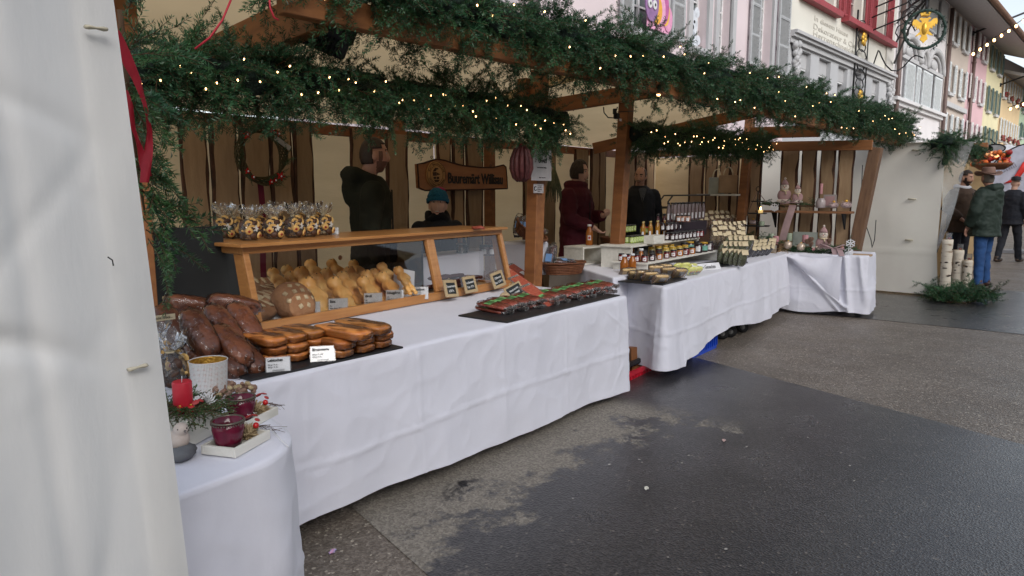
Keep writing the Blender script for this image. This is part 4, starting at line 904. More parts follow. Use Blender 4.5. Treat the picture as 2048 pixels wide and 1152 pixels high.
for px, py in ((1458, 690), (1484, 684), (1500, 680), (1523, 670)): p = PZ(px, py, 0); ob('wheel', wme, None, dl, loc=(p.x - 6.6, p.y + .2 - 2.62, .06), rot=(0, 0, .5))
for i, (px, py) in enumerate(((735, 985), (905, 900))): p = PZ(px, py, 0); b = MB(); b.box((0, .12, .06), (.3 - .05 * i, .3, .12), 0, None, .01); ob('cardboard_box', b, mat('dark_card%d' % i, ((.02, .02, .02), (.3, .2, .11))[i], .7), None, loc=(p.x, p.y + .1, 0), rot=(0, 0, .1), label=('black low box under the left part of the bakery cloth', 'brown cardboard box under the middle of the bakery cloth')[i], cat='box')
# ---------------------------------------------------------------- bakery counter goods
def sup(p): return lambda d: 1. / ((abs(d.x) ** p + abs(d.y) ** p + abs(d.z) ** p) ** (1. / p))
def supn(p, a=.06, sc=2., sd=0): return lambda d: (1. + a * mnoise.noise(Vector((d.x * sc + sd, d.y * sc, d.z * sc)))) / ((abs(d.x) ** p + abs(d.y) ** p + abs(d.z) ** p) ** (1. / p))
def slate(label, a, b, depth, z, th=.008):
    a, b = Vector(a), Vector(b); d = b - a; L_ = d.length; rz = math.atan2(d.y, d.x); m = MB(); m.box((L_ / 2, depth / 2, th / 2), (L_, depth, th), 0, None, .002)
    return ob('slate_tray', m, SLATE, None, loc=(a.x, a.y, z), rot=(0, 0, rz), label=label, cat='slate tray')
slate('long black slate tray under the stacked pear loaves', PZ(500, 764, TZ), PZ(807, 697, TZ), .36, TZ + .001)
slate('black slate tray under the sausage packs at the counter end', PZ(1015, 647, TZ), PZ(1240, 592, TZ), .36, TZ + .001)
def card(label, px, py, lines, w_=.085, h_=.062, z=TZ, ry=None, lean=-.45, pos=None, cs=1., name='price_card'):
    p = pos if pos is not None else PZ(px, py, z); face = math.atan2(CP.y - p.y, CP.x - p.x) + math.pi / 2
    t = thing(name, label, 'price card', loc=p, rz=face if ry is None else ry)
    M = Matrix.Rotation(lean, 4, 'X'); b = MB(); b.box((0, -.003, h_ / 2), (w_ * 1.08, .0022, h_ * 1.08), 0, M); ob('clear_holder', b, pane('card_holder', white=.12, gain=1.2), t)
    b = MB(); b.box((0, 0.0, h_ / 2), (w_, .0012, h_), 0, M); ob('card_sheet', b, CARD, t)
    b = MB(); b.box((0, .02, .004), (w_ * .5, .045, .006)); ob('foot', b, pane('card_holder'), t)
    for k, ln in enumerate(lines):
        sz = (h_ * .27 if k == 0 else h_ * .14) * cs; me = text_mesh(ln, sz, 'LEFT', .0002, .78 if k == 0 else .8, .0006 if k == 0 else .0002)
        ob('lettering', me, INK, t, loc=M @ Vector((-w_ * .44, -.0052, h_ * (.78 if k == 0 else .62 - .17 * k))), rot=(lean, 0, 0))
    return t
# -- pear loaves
WEG = mat('glazed_pastry', (.52, .165, .035), .34, (.64, .27, .07), ns=3.5, bump=.2, bs=30, rnd_amt=.22, coat=.55, contrast=(.3, .9))
b = MB(); b.ell((0, .105, .020), (.050, .108, .0215), 26, 18, 0, None, supn(6, .10, 2.6)); wm = b.mesh('pear_loaf'); wm.materials.append(WEG)
b = MB(); b.ell((0, .105, .019), (.052, .111, .0232), 18, 12, 0, None, supn(6, .06)); wr = b.mesh('film_wrap'); wr.materials.append(pane('film', bump=.35, bs=60, rough=.1, gain=1.1))
cols = [(561, 728, 3), (600, 722, 3), (640, 712, 3), (693, 716, 2), (737, 706, 2), (772, 697, 2)]; nm_ = ['leftmost', 'second', 'third', 'fourth', 'fifth', 'rightmost']; lv = ['bottom', 'middle', 'top']
tilt = R(4)
for k, (px, py, n) in enumerate(cols):
    p = PZ(px, py, TZ + .01)
    for j in range(n):
        t = thing('pear_loaf', 'shiny brown pear loaf, %s layer of the %s stack on the long slate' % (lv[j] if n == 3 or j == 0 else 'upper', nm_[k]), 'loaf', loc=(p.x + U(-.006, .006), p.y + U(-.012, .01), TZ + .01 + .037 * j), rz=U(-.06, .06) + .04, group='stacked pear loaves')
        ob('crust', wm, None, t); ob('film_wrap', wr, None, t)
for px, py, lb in ((731, 682, 'left of the two long pear loaves crowning the stacks'), (769, 671, 'right of the two long pear loaves crowning the stacks')):
    p = PZ(px, py, TZ + .084); t = thing('pear_loaf', lb, 'loaf', loc=(p.x, p.y, TZ + .086), rz=.05, group='stacked pear loaves', scale=(1.1, 1.35, 1.1)); ob('crust', wm, None, t); ob('film_wrap', wr, None, t)
card('price card lying before the leftmost pear loaf stack', 557, 743, ['Lebkuchen', '250 gr  Fr. 6.-', '350 gr  Fr. 8.-'], .088, .062, TZ + .01, lean=-.7)
card('price card reading Birnenwegge before the middle loaf stacks', 646, 722, ['Birnenwegge', '250 gr  Fr. 6.50', '400 gr  Fr. 8.-'], .095, .062, TZ + .01)
# -- dark wrapped loaves
b = MB(); b.ell((0, 0, 0), (.050, .116, .042), 20, 16, 0, None, supn(3.2, .05, 1.8)); dm = b.mesh('loaf'); dm.materials.append(DARKB)
b = MB(); b.ell((0, 0, 0), (.056, .126, .043), 22, 18, 0, None, supn(2.5, .16, 3.5, 5)); dw = b.mesh('film_wrap'); dw.materials.append(WRAP)
dl_ = [(345, 655, .05, 40, 'leaning far left by the black board'), (400, 668, .06, 42, 'upright behind the candle holder'), (447, 655, .06, 40, 'third of the upright back row'), (490, 648, .05, 38, 'rightmost of the upright back row, by the case'),
       (385, 610, .05, 25, 'lying high at the back left of the pile'), (470, 608, .05, 25, 'lying high at the back beside the case'), (410, 724, .035, 22, 'front row, partly behind the pierced holder'), (448, 718, .04, 24, 'second in the front row'), (488, 712, .04, 28, 'rightmost of the front row beside the pear loaves'), (462, 690, .06, 30, 'middle of the pile')]
for k, (px, py, hz, tl, lb) in enumerate(dl_):
    zc = TZ + hz + (.10 if k < 4 else .13 if k < 6 else .05 if k == 9 else .02); p = PZ(px, py, zc); t = thing('dark_loaf', 'dark brown film-wrapped loaf, ' + lb, 'loaf', loc=p, group='dark wrapped loaves', rot=(R(tl), U(-.1, .1), .02 + U(-.08, .08)))
    if k in (4, 5): t.rotation_euler = (R(15), 0, 1.2)
    ob('crust', dm, None, t); ob('film_wrap', dw, None, t)
bb = PY(320, 500, 3.42); b2 = PY(436, 485, 3.42); b = MB(); b.box((0, 0, .27), (b2.x - bb.x + .1, .02, .54), 0, Matrix.Rotation(-.12, 4, 'X')); ob('black_board', b, mat('matt_black_board', (.012, .013, .013), .7), None, loc=((bb.x + b2.x) / 2 - .02, 3.36, TZ), rot=(0, 0, .05), label='matt black board standing behind the dark loaves', cat='board')
# -- display case
c0_ = PZ(512, 669, TZ + .0); c1_ = PZ(1021, 574, TZ + .0); rz = math.atan2(c1_.y - c0_.y, c1_.x - c0_.x); LC = (c1_ - c0_).length
case = thing('display_case', 'varnished pine display case with slanted glass front full of bread', 'display case', loc=(c0_.x, c0_.y, TZ + .001), rz=rz)
HC, DT, DB, SL = .435, .36, .48, .095; s_ = .032; xd = LC * .632
def cb(nm, a, b_, wd=s_, ht=s_): q = MB(); q.beam(a, b_, wd, ht, 0, .003); return ob(nm, q, PINE, case)
cb('bottom_rail', (0, 0, .03), (LC, 0, .03), .03, .055); cb('top_rail', (-.0, SL, HC - .02), (LC, SL, HC - .02), .035, .035)
for x in (.018, xd - .018, xd + .018, LC - .018): cb('slanted_post', (x, .004, .058), (x, SL - .004, HC - .038), .034, .034)
for x in (.016, LC - .016):
    cb('back_post', (x, DB, 0), (x, DB, HC - .002), .03, .03); cb('side_rail', (x, .016, .02), (x, DB - .016, .02), .03, .036); cb('side_top_rail', (x, SL + .018, HC - .02), (x, DB - .016, HC - .02), .03, .034)
q = MB(); q.box((LC / 2 - .01, (SL + DB) / 2 - .02, HC + .008), (LC + .05, DB - SL + .08, .018), 0, None, .003); ob('top_board', q, PINE, case)
q = MB(); q.box((LC / 2, DB / 2 + .01, .014), (LC - .065, DB - .05, .012)); ob('floor_board', q, mat('pale_board', (.55, .36, .18), .5), case)
q = MB(); q.box((xd, DB / 2 + .06, HC / 2), (.016, DB - .18, HC - .06)); ob('divider', q, GLASS, case)
for xa, xb in ((.038, xd - .038), (xd + .038, LC - .038)):
    q = MB(); q.add([(xa, .006, .06), (xb, .006, .06), (xb, SL, HC - .038), (xa, SL, HC - .038)], [(0, 1, 2, 3)]); ob('glass_pane', q, GLASS, case)
for x in (.016, LC - .016): q = MB(); q.add([(x, .04, .04), (x, DB - .02, .04), (x, DB - .02, HC - .04), (x, SL + .02, HC - .04)], [(0, 1, 2, 3)]); ob('side_pane', q, GLASS, case)
for x in (.013, LC - .013): q = MB(); q.prism([(.02, .045), (.10, .045), (.17, HC - .04), (.10, HC - .04)], .012); ob('side_board', q, PINE, case, loc=(x + .006, 0, 0), rot=(0, 0, R(90)))
q = MB(); q.lathe([(.016, 0), (.016, .002)], 16, 0, Matrix.Translation((.95, DB - .01, .29)) @ Matrix.Rotation(R(90), 4, 'X'), False); ob('finger_ring', q, PINE, case)
CM = Matrix.Translation(case.location) @ Matrix.Rotation(rz, 4, 'Z')
def inC(x, y, z=.02): return CM @ Vector((x, y, z))
def atC(px, py, z=.02, dx=0, dy=0): p = PZ(px, py, TZ + z); return p + Vector((dx, dy, 0))
# bread man shaped buns
m = MB()
m.ell((0, .100, .034), (.044, .040, .036)); m.ell((0, .035, .028), (.047, .040, .032)); m.ell((0, -.02, .026), (.042, .045, .028))
for sx in (-1, 1): m.ell((sx * .022, -.080, .02), (.022, .045, .021), 12, 8, 0, None); m.ell((sx * .026, -.128, .018), (.02, .018, .016)); m.ell((sx * .038, .02, .045), (.017, .05, .014), 12, 8, 0, Matrix.Rotation(sx * .5, 4, 'Z'))
m.ell((0, .108, .070), (.012, .010, .008)); bun = fuse(m, .0065, 3, .5, 'bun'); bun.materials.append(GOLDEN)
ey = MB(); [ey.ell((sx * .016, .112, .066), (.004, .004, .004), 6, 4) for sx in (-1, 1)]
eym = ey.mesh('raisin_eyes'); eym.materials.append(INK)
bl = [(660, 628, .33, 1.25, 'large one second from the round loaf'), (712, 622, .36, 1.15, 'front one behind the third price card'), (768, 614, .33, 1.05, 'front one left of the Schoggi card'), (808, 604, .33, 1.1, 'rightmost front one with a clear face'),
      (640, 600, .36, 1.2, 'behind the round loaf'), (690, 592, .36, 1., 'second row, left of centre'), (735, 588, .36, 1., 'second row centre'), (785, 588, .33, .9, 'second row right'), (610, 585, .3, .95, 'back left behind the crusty loaf'), (655, 572, .3, 1., 'back row left'), (700, 568, .3, .95, 'back row centre'), (742, 568, .3, .9, 'back row right of centre'), (580, 590, .3, .9, 'far back left'), (622, 604, .34, 1.1, 'tucked right behind the round loaf'), (675, 606, .36, 1.05, 'between the first and second rows, left'), (725, 602, .36, 1.05, 'between the first and second rows, centre'), (772, 596, .36, 1., 'between the first and second rows, right'), (800, 575, .3, .9, 'back row right'), (835, 583, .3, .85, 'far right of the row')]
for k, (px, py, tl, s2, lb) in enumerate(bl):
    z0 = .035 + (.03 if 4 <= k < 8 else .07 if 8 <= k < 13 or k > 16 else .015 if k > 12 else 0); p = PZ(px, py - 4, TZ + z0 + .0)
    t = thing('bread_figure', 'golden bread man bun in the case, ' + lb, 'bun', loc=p + Vector((0, .13, .03)), rot=(tl + .35, 0, U(-.15, .15) + .05), group='bread man buns', scale=s2); ob('crust', bun, None, t); ob('raisin_eyes', eym, None, t)
for k, (px, py, s2, lb) in enumerate(((838, 592, .9, 'pale one at the right under the card'), (822, 574, .9, 'pale one on top at the right'), (850, 580, .7, 'small one at the far right'))):
    m = MB(); m.ell((0, 0, .035), (.06, .05, .04), 16, 10, 0, None, supn(2, .12, 3, k)); p = PZ(px, py, TZ + .03 + .04 * (k == 1)); ob('bread_roll', m, GOLDEN, None, loc=p + Vector((-.06, .08, 0)), label='golden bread roll, ' + lb, cat='roll', scale=s2, group='rolls at the right of the case')
# round farmhouse loaf with floured diamonds
rl = thing('round_loaf', 'round farmhouse loaf with floured diamond crust behind the second card', 'loaf', loc=PZ(603, 640, TZ + .03) + Vector((.01, .08, .09)), rot=(R(50), 0, .1))
m = MB(); m.ell((0, 0, 0), (.125, .12, .075), 28, 16, 0, None, supn(2.1, .05, 2)); ob('crust', m, CRUST, rl)
FL = mat('floured_crust', (.56, .46, .30), .9, (.40, .28, .15), ns=50)
for i in range(-1, 3):
    for j in range(-2, 2):
        x, y = (i - .5) * .052, (j + .5) * .045
        if x * x + y * y > .0078: continue
        z = .0765 * math.sqrt(max(0, 1 - (x / .125) ** 2 - (y / .12) ** 2)); m = MB(); m.box((0, 0, 0), (.024, .024, .006), 0, None, .002); n_ = Vector((x / .0156, y / .0144, z / .0056)).normalized()
        o_ = ob('floured_diamond', m, FL, rl, loc=(x, y, z)); o_.rotation_euler = (n_.to_track_quat('Z', 'Y') @ Matrix.Rotation(.78, 4, 'Z').to_quaternion()).to_euler()
for k, (px, py, lb) in enumerate(((560, 600, 'crusty floured loaf behind the first card'), (548, 615, 'second crusty loaf at the left end of the case'), (535, 640, 'reddish braided loaf lying by the first card'), (575, 625, 'reddish braided loaf leaning left of the round loaf'), (620, 575, 'reddish round loaf at the back of the case'), (545, 585, 'dark loaf at the back left corner of the case'))):
    m = MB(); m.ell((0, 0, 0), (.10 + .02 * (k < 2), .075, .05), 20, 12, 0, None, supn(2.1, .16, 3, k)); p = PZ(px, py, TZ + .06); t = ob('crusty_loaf', m, (FL if k == 1 else CRUST), None, loc=p + Vector((.02, .12, .03)), rot=(.35, 0, .3 - .2 * k), label=lb, cat='loaf')
    for q in range(3): m = MB(); m.ell((0, 0, 0), (.012, .05, .006), 8, 6); ob('score_ridge', m, FL if k != 1 else CRUST, t, loc=(-.05 + .045 * q, 0, .046), rot=(0, 0, .5))
for lb, px, py, ln in (('price card reading Butterzopf at the left end of the case', 554, 641, ['Butterzopf', 'Stk.   Fr. 6.-', 'aus Butter und Mehl', 'vom Hof']), ('price card reading Buurebrot before the round loaf', 621, 632, ['Buurebrot', 'Stk. Fr. 5.50', 'Weizenmehl, Wasser', 'Salz, Hefe']), ('price card reading Bänz left of the front bread men', 677, 624, ['Bänz', 'Stk.', 'Mehl, Butter, Milch', 'Hefe, Salz']), ('price card reading Bänzli between the bread men', 747, 612, ['Bänzli', 'Stk.', 'Mehl, Butter, Milch', 'Hefe']), ('price card reading Schoggibrot near the right bread men', 790, 605, ['Schoggibrot', 'Stk.', 'Mehl, Butter, Milch', 'Schokolade, Hefe']), ('price card reading Laugenbrot at the right end of the bread section', 840, 598, ['Laugenbrot', 'Stk.', 'Mehl, Salz, Hefe'])):
    card(lb, px, py, ln, .105, .078, TZ + .03, lean=-.25)
m = MB(); m.box((0, 0, .09), (.16, .003, .20), 0, Matrix.Rotation(.25, 4, 'Y') @ Matrix.Rotation(-.3, 4, 'X')); ob('paper_sheet', m, CARD, None, loc=atC(830, 596, .03) + Vector((-.02, .09, 0)), rot=(0, 0, -.2), label='plain white sheet leaning inside the case behind the last card', cat='paper')
# -- right compartment: chalk boards, sausages, jars
WF = mat('pale_wood_frame', (.50, .38, .22), .6, (.40, .29, .16), ns=8, stretch=(1, 6, 6)); CHB = mat('chalkboard', (.018, .022, .022), .55); CHK = mat('chalk', (.8, .8, .78), .9)
def chalk(label, pos, rz, lines, w_=.135, h_=.115, fw=.02, lean=-.3, xs=.8, tie=True, rl_=0.):
    t = thing('chalkboard_sign', label, 'chalkboard', loc=pos, rot=(0, rl_, rz)); M = Matrix.Rotation(lean, 4, 'X')
    q = MB(); q.box((0, 0, h_ / 2), (w_ - 2 * fw, .004, h_ - 2 * fw), 0, M); ob('slate_face', q, CHB, t)
    for c, d in (((-w_ / 2 + fw / 2, 0, h_ / 2), (fw, .012, h_)), ((w_ / 2 - fw / 2, 0, h_ / 2), (fw, .012, h_)), ((0, 0, fw / 2), (w_ - 2 * fw, .012, fw)), ((0, 0, h_ - fw / 2), (w_ - 2 * fw, .012, fw))): q = MB(); q.box(c, d, 0, M, .0015); ob('frame_piece', q, WF, t)
    for k, ln in enumerate(lines): me = text_mesh(ln, h_ * .20, 'CENTER', .0003, xs, .0003); ob('chalk_writing', me, CHK, t, loc=M @ Vector((0, -.0035, h_ * (.62 - .27 * k))), rot=(lean, -.06, 0))
    if tie: q = MB(); q.tube([M @ Vector((-.02, 0, h_ - .004)), M @ Vector((-.005, -.004, h_ + .012)), M @ Vector((.02, 0, h_ - .002))], .0014, 4); ob('string_loop', q, KRAFT, t)
    return t
chalk('small chalkboard reading Trienerwurst at the left of the meat section', atC(905, 594, .03), .12, ['Trienerwurst', '6.50 Fr.'], rl_=.1)
chalk('middle small chalkboard reading Trockenwurst Paar 5 Fr.', atC(944, 585, .03), .1, ['Trockenwurst', 'Paar  5 Fr.'])
chalk('right small chalkboard reading Chliwurst Paar 3.50 Fr.', atC(1001, 574, .035), .05, ['Chliwurst', 'Paar 3.50 Fr.'], rl_=-.15)
chalk('black chalkboard on a wood slice before the sausage packs', PZ(1036, 594, TZ + .01), .0, ['Würscht zum heiss', 'Essen (schwinigs)'], .165, .095, .012, -.5, .62, True, -.25)
q = MB(); q.lathe([(.035, -.02), (.038, 0), (.035, .03)], 14, 0, Matrix.Rotation(R(90), 4, 'Y') @ Matrix.Scale(1, 4)); sl2 = ob('wood_slice', q, mat('pale_log', (.5, .38, .24), .8, (.38, .26, .14), ns=20), None, loc=PZ(1010, 596, TZ + .035), rot=(0, 0, .6), label='pale branch block propping the black chalkboard', cat='wood block')
SAUS = mat('dry_sausage', (.30, .035, .02), .5, (.42, .12, .07), ns=60, bump=.3, bs=60, rnd_amt=.15, coat=.2); SAUD = mat('dark_dry_sausage', (.055, .010, .011), .6, (.09, .02, .018), ns=40, bump=.4, bs=40, rnd_amt=.2)
sm_ = MB(); sm_.tube([(-.11, 0, .012), (-.10, .0, .012), (-.06, 0, .015), (0, 0, .016), (.06, 0, .015), (.10, 0, .012), (.11, 0, .012)], [.003, .013, .016, .017, .016, .013, .003], 9); sme = sm_.mesh('sausage'); sme.materials.append(SAUD)
pl_ = thing('sausage_pile', 'pile of dry sausages behind the chalkboards in the case', 'sausages', loc=inC(xd + .42, .25, .025), rz=rz)
for k in range(16): ob('sausage', sme, None, pl_, loc=(U(-.22, .25), U(-.06, .08), .03 * (k // 6)), rot=(U(-.1, .1), U(-.1, .1), U(-.5, .5)))
GL = mat('dark_preserve', (.10, .02, .015), .25, (.05, .01, .01), ns=30, coat=.4); LIDK = mat('black_lid', (.02, .02, .022), .35); LIDY = mat('yellow_lid', (.62, .36, .03), .35); LBL = mat('white_label', (.78, .78, .80), .6)
def jar(label, pos, r_=.032, h_=.075, cont=GL, lid=LIDK, lab=LBL, lw=1.1, rz=None, group=None, hexa=False, labh=.45, mark=True, cat='jar', name='jar'):
    face = math.atan2(CP.y - pos[1], CP.x - pos[0]); t = thing(name, label, cat, loc=pos, rz=face if rz is None else rz, group=group)
    q = MB(); q.lathe([(r_ * .9, 0), (r_, .004), (r_, h_ * .78), (r_ * .85, h_ * .84)], 14); ob('glass_body', q, cont, t)
    q = MB(); q.lathe([(r_ * .93, h_ * .85), (r_ * .95, h_ * .87), (r_ * .95, h_ * .985), (r_ * .90, h_)], 14); ob('lid', q, lid, t)
    q = MB(); hz = h_ * labh; q.grid(lambda u, v: (r_ * 1.015 * math.cos((u - .5) * lw), r_ * 1.015 * math.sin((u - .5) * lw), h_ * .16 + hz * v), 6, 1); lo = ob('paper_label', q, lab, t)
    if mark: q = MB(); q.grid(lambda u, v: (r_ * 1.03 * math.cos((u - .5) * lw * .5), r_ * 1.03 * math.sin((u - .5) * lw * .5), h_ * .16 + hz * (.4 + .2 * v)), 3, 1); ob('label_mark', q, mat('mark_red', (.45, .08, .08), .6), lo)
    return t
for k, (px, lb) in enumerate(((968, 'left jar with pale label on the shelf in the meat section'), (984, 'right jar with pale label on the shelf in the meat section'))): jar(lb, PY(px, 511, 3.62) + Vector((0, 0, -.0)), .036, .085, mark=False)
stx = inC(xd + .3, .30, .0); q = MB(); q.box((0, 0, .12), (.75, .26, .24), 0, None, .01); wb = ob('cloth_covered_riser', q, CLOTH, None, loc=inC(xd + .48, .42, .014), rot=(0, 0, rz), label='white cloth covered riser behind the sausages in the case', cat='riser')
jar('glass preserving jar with wire clip in the meat section', PY(924, 508, 3.62), .045, .085, pane('dim_glass', tint=(.75, .8, .78)), mat('lid_glass', (.4, .42, .4), .2), LBL, mark=False, lw=.4)
# things on top of the case
def topC(px, py): return PZ(px, py, TZ + HC + .019)
COOKM = [mat('cookie_butter', (.75, .48, .17), .7, (.62, .36, .11), ns=30), mat('cookie_choc', (.06, .025, .015), .5, (.1, .05, .03), ns=60), mat('cookie_star', (.75, .73, .68), .7), mat('cookie_jam', (.4, .02, .02), .3)]
def starpoly(r1, r2, n=5): return [((r1 if k % 2 == 0 else r2) * math.sin(math.pi * k / n), (r1 if k % 2 == 0 else r2) * math.cos(math.pi * k / n)) for k in range(2 * n)]
def crescent(r_): return [(r_ * math.cos(a), r_ * math.sin(a)) for a in np.linspace(-.5, 3.6, 9)] + [(r_ * .55 * math.cos(a) + .0, r_ * .55 * math.sin(a) - r_ * .08) for a in np.linspace(3.5, -.4, 9)]
def cookie_bag():
    t = thing('cookie_bag', 'x', 'cookie bag', loc=(0, 0, 0))
    ck = MB(); ck.prism(starpoly(.019, .010), .006); cst = ck.mesh('star_cookie'); cst.materials.append(COOKM[2])
    ck = MB(); ck.prism(crescent(.022), .009); ccr = ck.mesh('crescent_cookie'); ccr.materials.append(COOKM[0])
    ck = MB(); ck.lathe([(.016, 0), (.02, .003), (.016, .008)], 12, 0, Matrix.Rotation(R(90), 4, 'X')); ck.lathe([(.007, .0081), (.007, .009)], 8, 1, Matrix.Rotation(R(90), 4, 'X')); crg = ck.mesh('jam_ring_cookie'); crg.materials.append(COOKM[0]); crg.materials.append(COOKM[3])
    ck = MB(); ck.ell((0, 0, 0), (.021, .014, .019), 10, 7, 0, None, supn(2, .15, 4)); cch = ck.mesh('chocolate_cookie'); cch.materials.append(COOKM[1])
    for k in range(9): ob('chocolate_cookie', cch, None, t, loc=(.035 * math.cos(k * 2.2), .028 * math.sin(k * 2.2), .02 + .011 * k * .8), rot=(U(0, 3), U(0, 3), 0))
    ob('star_cookie', cst, None, t, loc=(.012, -.045, .062), rot=(.1, .2, 0)); ob('jam_ring_cookie', crg, None, t, loc=(.028, -.042, .028), rot=(.2, 0, .4)); ob('chocolate_cookie', cch, None, t, loc=(-.005, -.042, .026))
    ob('jam_ring_cookie', crg, None, t, loc=(-.026, -.038, .05), rot=(.2, 0, -.5))
    for q in ((-.022, -.034, .085, .6), (-.038, -.016, .066, 2.), (.0, -.03, .10, 1.3), (.02, -.034, .09, 2.6), (-.01, -.042, .062, 0)): ob('crescent_cookie', ccr, None, t, loc=q[:3], rot=(.2, q[3], 0))
    q = MB(); q.lathe([(.03, .001), (.048, .006), (.052, .05), (.048, .085), (.028, .108), (.012, .118), (.016, .124), (.034, .145), (.046, .165), (.05, .18)], 22, 0, None, True, 1, .85, False)
    for i in range(len(q.v)):
        x, y, z = q.v[i]; k = 1 + (.06 if z < .11 else .28) * math.sin(math.atan2(y, x) * (7 if z > .12 else 5) + z * 20) ; q.v[i] = (x * k, y * k, z + (.012 * math.sin(math.atan2(y, x) * 5) if z > .13 else 0))
    ob('cellophane', q, WRAPB, t)
    q = MB()
    for sg in (-1, 1): q.tube([(0, -.014, .118), (sg * .018, -.022, .126), (sg * .03, -.02, .12), (sg * .014, -.018, .113), (0, -.014, .118)], .0016, 4); q.tube([(0, -.014, .118), (sg * .02, -.024, .105), (sg * .034, -.02, .10)], .0014, 4)
    q.lathe([(.0145, .115), (.0155, .118), (.0145, .121)], 10); ob('raffia_bow', q, KRAFT, t); return t
cb0 = cookie_bag(); cb0.location = topC(505, 481) + Vector((0, .03, 0)); cb0['label'] = 'clear bag of cookies tied with raffia, front row leftmost on the case'; cb0['group'] = 'cookie bags on the case'; cb0.rotation_euler = (0, 0, .1)
for px, py, dy, lb in ((549, 478, .03, 'front row second'), (590, 475, .03, 'front row third'), (622, 473, .04, 'front row fourth'), (652, 470, .05, 'front row rightmost beside the price card'), (457, 478, .12, 'back left corner'), (476, 477, .10, 'half hidden between the two left ones'), (525, 470, .16, 'back row second'), (565, 468, .16, 'back row third'), (607, 466, .17, 'back row fourth'), (640, 464, .16, 'back row rightmost')):
    p = topC(px, py); clone(cb0, (p.x, p.y + dy * .3, p.z), U(-.5, .5), 'clear cookie bag with raffia bow, %s on the case' % lb, scale=U(.95, 1.1))
card('price card at the right of the cookie bags on the case', 0, 0, ['Guetzli', 'Fr. 9.50'], .055, .045, pos=topC(672, 469) + Vector((0, .02, 0)), cs=1.1)
q = MB()
for k in range(5): q.tube([(.03 * k - .06, -.03, .006 + .002 * k), (.03 * k - .05, .0, .012), (.03 * k - .04, .04, .007)], .009, 6)
ob('dried_meat_strips', q, SAUS, None, loc=topC(958, 458), rot=(0, 0, .9), label='reddish dried strips lying on top of the case at the right', cat='dried meat', kind=None)
# -- sausage packs on the right slate
PK = thing('sausage_pack', 'x', 'sausage pack', loc=(0, 0, 0))
q = MB(); q.tube([(0, -.10, .011), (0, -.095, .011), (0, -.05, .0125), (0, .05, .0125), (0, .095, .011), (0, .10, .011)], [.003, .010, .0125, .0125, .010, .003], 8); sm1 = q.mesh('sausage'); sm1.materials.append(SAUS)
for k in range(3): ob('sausage', sm1, None, PK, loc=(-.024 + .024 * k, 0, 0))
GRL = mat('green_label', (.14, .42, .12), .5, (.22, .5, .2), ns=40); q = MB(); q.box((0, .02, .0262), (.07, .05, .001)); lbm = ob('green_label', q, GRL, PK)
q = MB(); q.ell((0, 0, .013), (.043, .118, .0145), 20, 12, 0, None, supn(3, .08, 6)); ob('film_wrap', q, WRAP, PK)
q = MB()
def crk(u, v):
    y = -.10 - .05 * u; a = (v - .5) * 2; return (a * (.038 - .012 * math.sin(u * 3.1)) , y, .012 + .010 * math.sin(v * 31 + u * 9) * (.4 + u) + .004 * math.sin(u * 25 + v * 9))
q.grid(crk, 8, 20, 0, None, False); ob('crinkled_end', q, pane('foil_film', bump=.6, bs=90, rough=.15, gain=4.5, white=.12), PK)
ta, tb = PZ(1003, 632, TZ), PZ(1232, 583, TZ); first = True; names_ = ['first', 'second', 'third', 'fourth', 'fifth', 'sixth', 'seventh', 'eighth', 'ninth', 'tenth', 'eleventh', 'twelfth']
for layer, n in ((0, 9), (1, 12)):
    for k in range(n):
        t_ = (k + .3) / n; p = ta.lerp(tb, t_); lab_ = 'green-labelled sausage pack, %s from the left, %s layer of the end slate' % (names_[k], ('lower', 'upper')[layer])
        loc_ = (p.x + U(-.005, .005) - .01, p.y + .10 + U(-.015, .015) - .01 * layer, TZ + .011 + .030 * layer + .006 * (k % 2)); rot_ = (R(3), R(-10 if layer else -5), .03 + U(-.08, .08))
        if first: PK.location = loc_; PK.rotation_euler = rot_; PK['label'] = lab_; PK['group'] = 'sausage packs on the end slate'; first = False; KIDS.clear()
        else: clone(PK, loc_, rot_, lab_)
# flat vacuum packs leaning behind
for k, (px, py, lb) in enumerate(((1053, 572, 'nearest'), (1035, 558, 'middle'), (1078, 592, 'front'), (1040, 545, 'rearmost'))):
    p = PZ(px, py, TZ + .06); t = thing('vacuum_pack', 'flat vacuum pack of red sliced meat leaning by the post, %s one' % lb, 'meat pack', loc=p, rot=(R(28), R(-6), .1), group='leaning vacuum packs')
    q = MB(); q.box((0, 0, 0), (.13, .26, .004)); ob('film', q, pane('vac_film', bump=.4, rough=.1, gain=2, white=.15), t); q = MB(); q.box((0, 0, .004), (.11, .22, .010), 0, None, .004); ob('sliced_meat', q, SAUS, t)
    q = MB(); q.box((0, -.03, .0125), (.05, .05, .002)); ob('label', q, GRL if k < 3 else LBL, t)
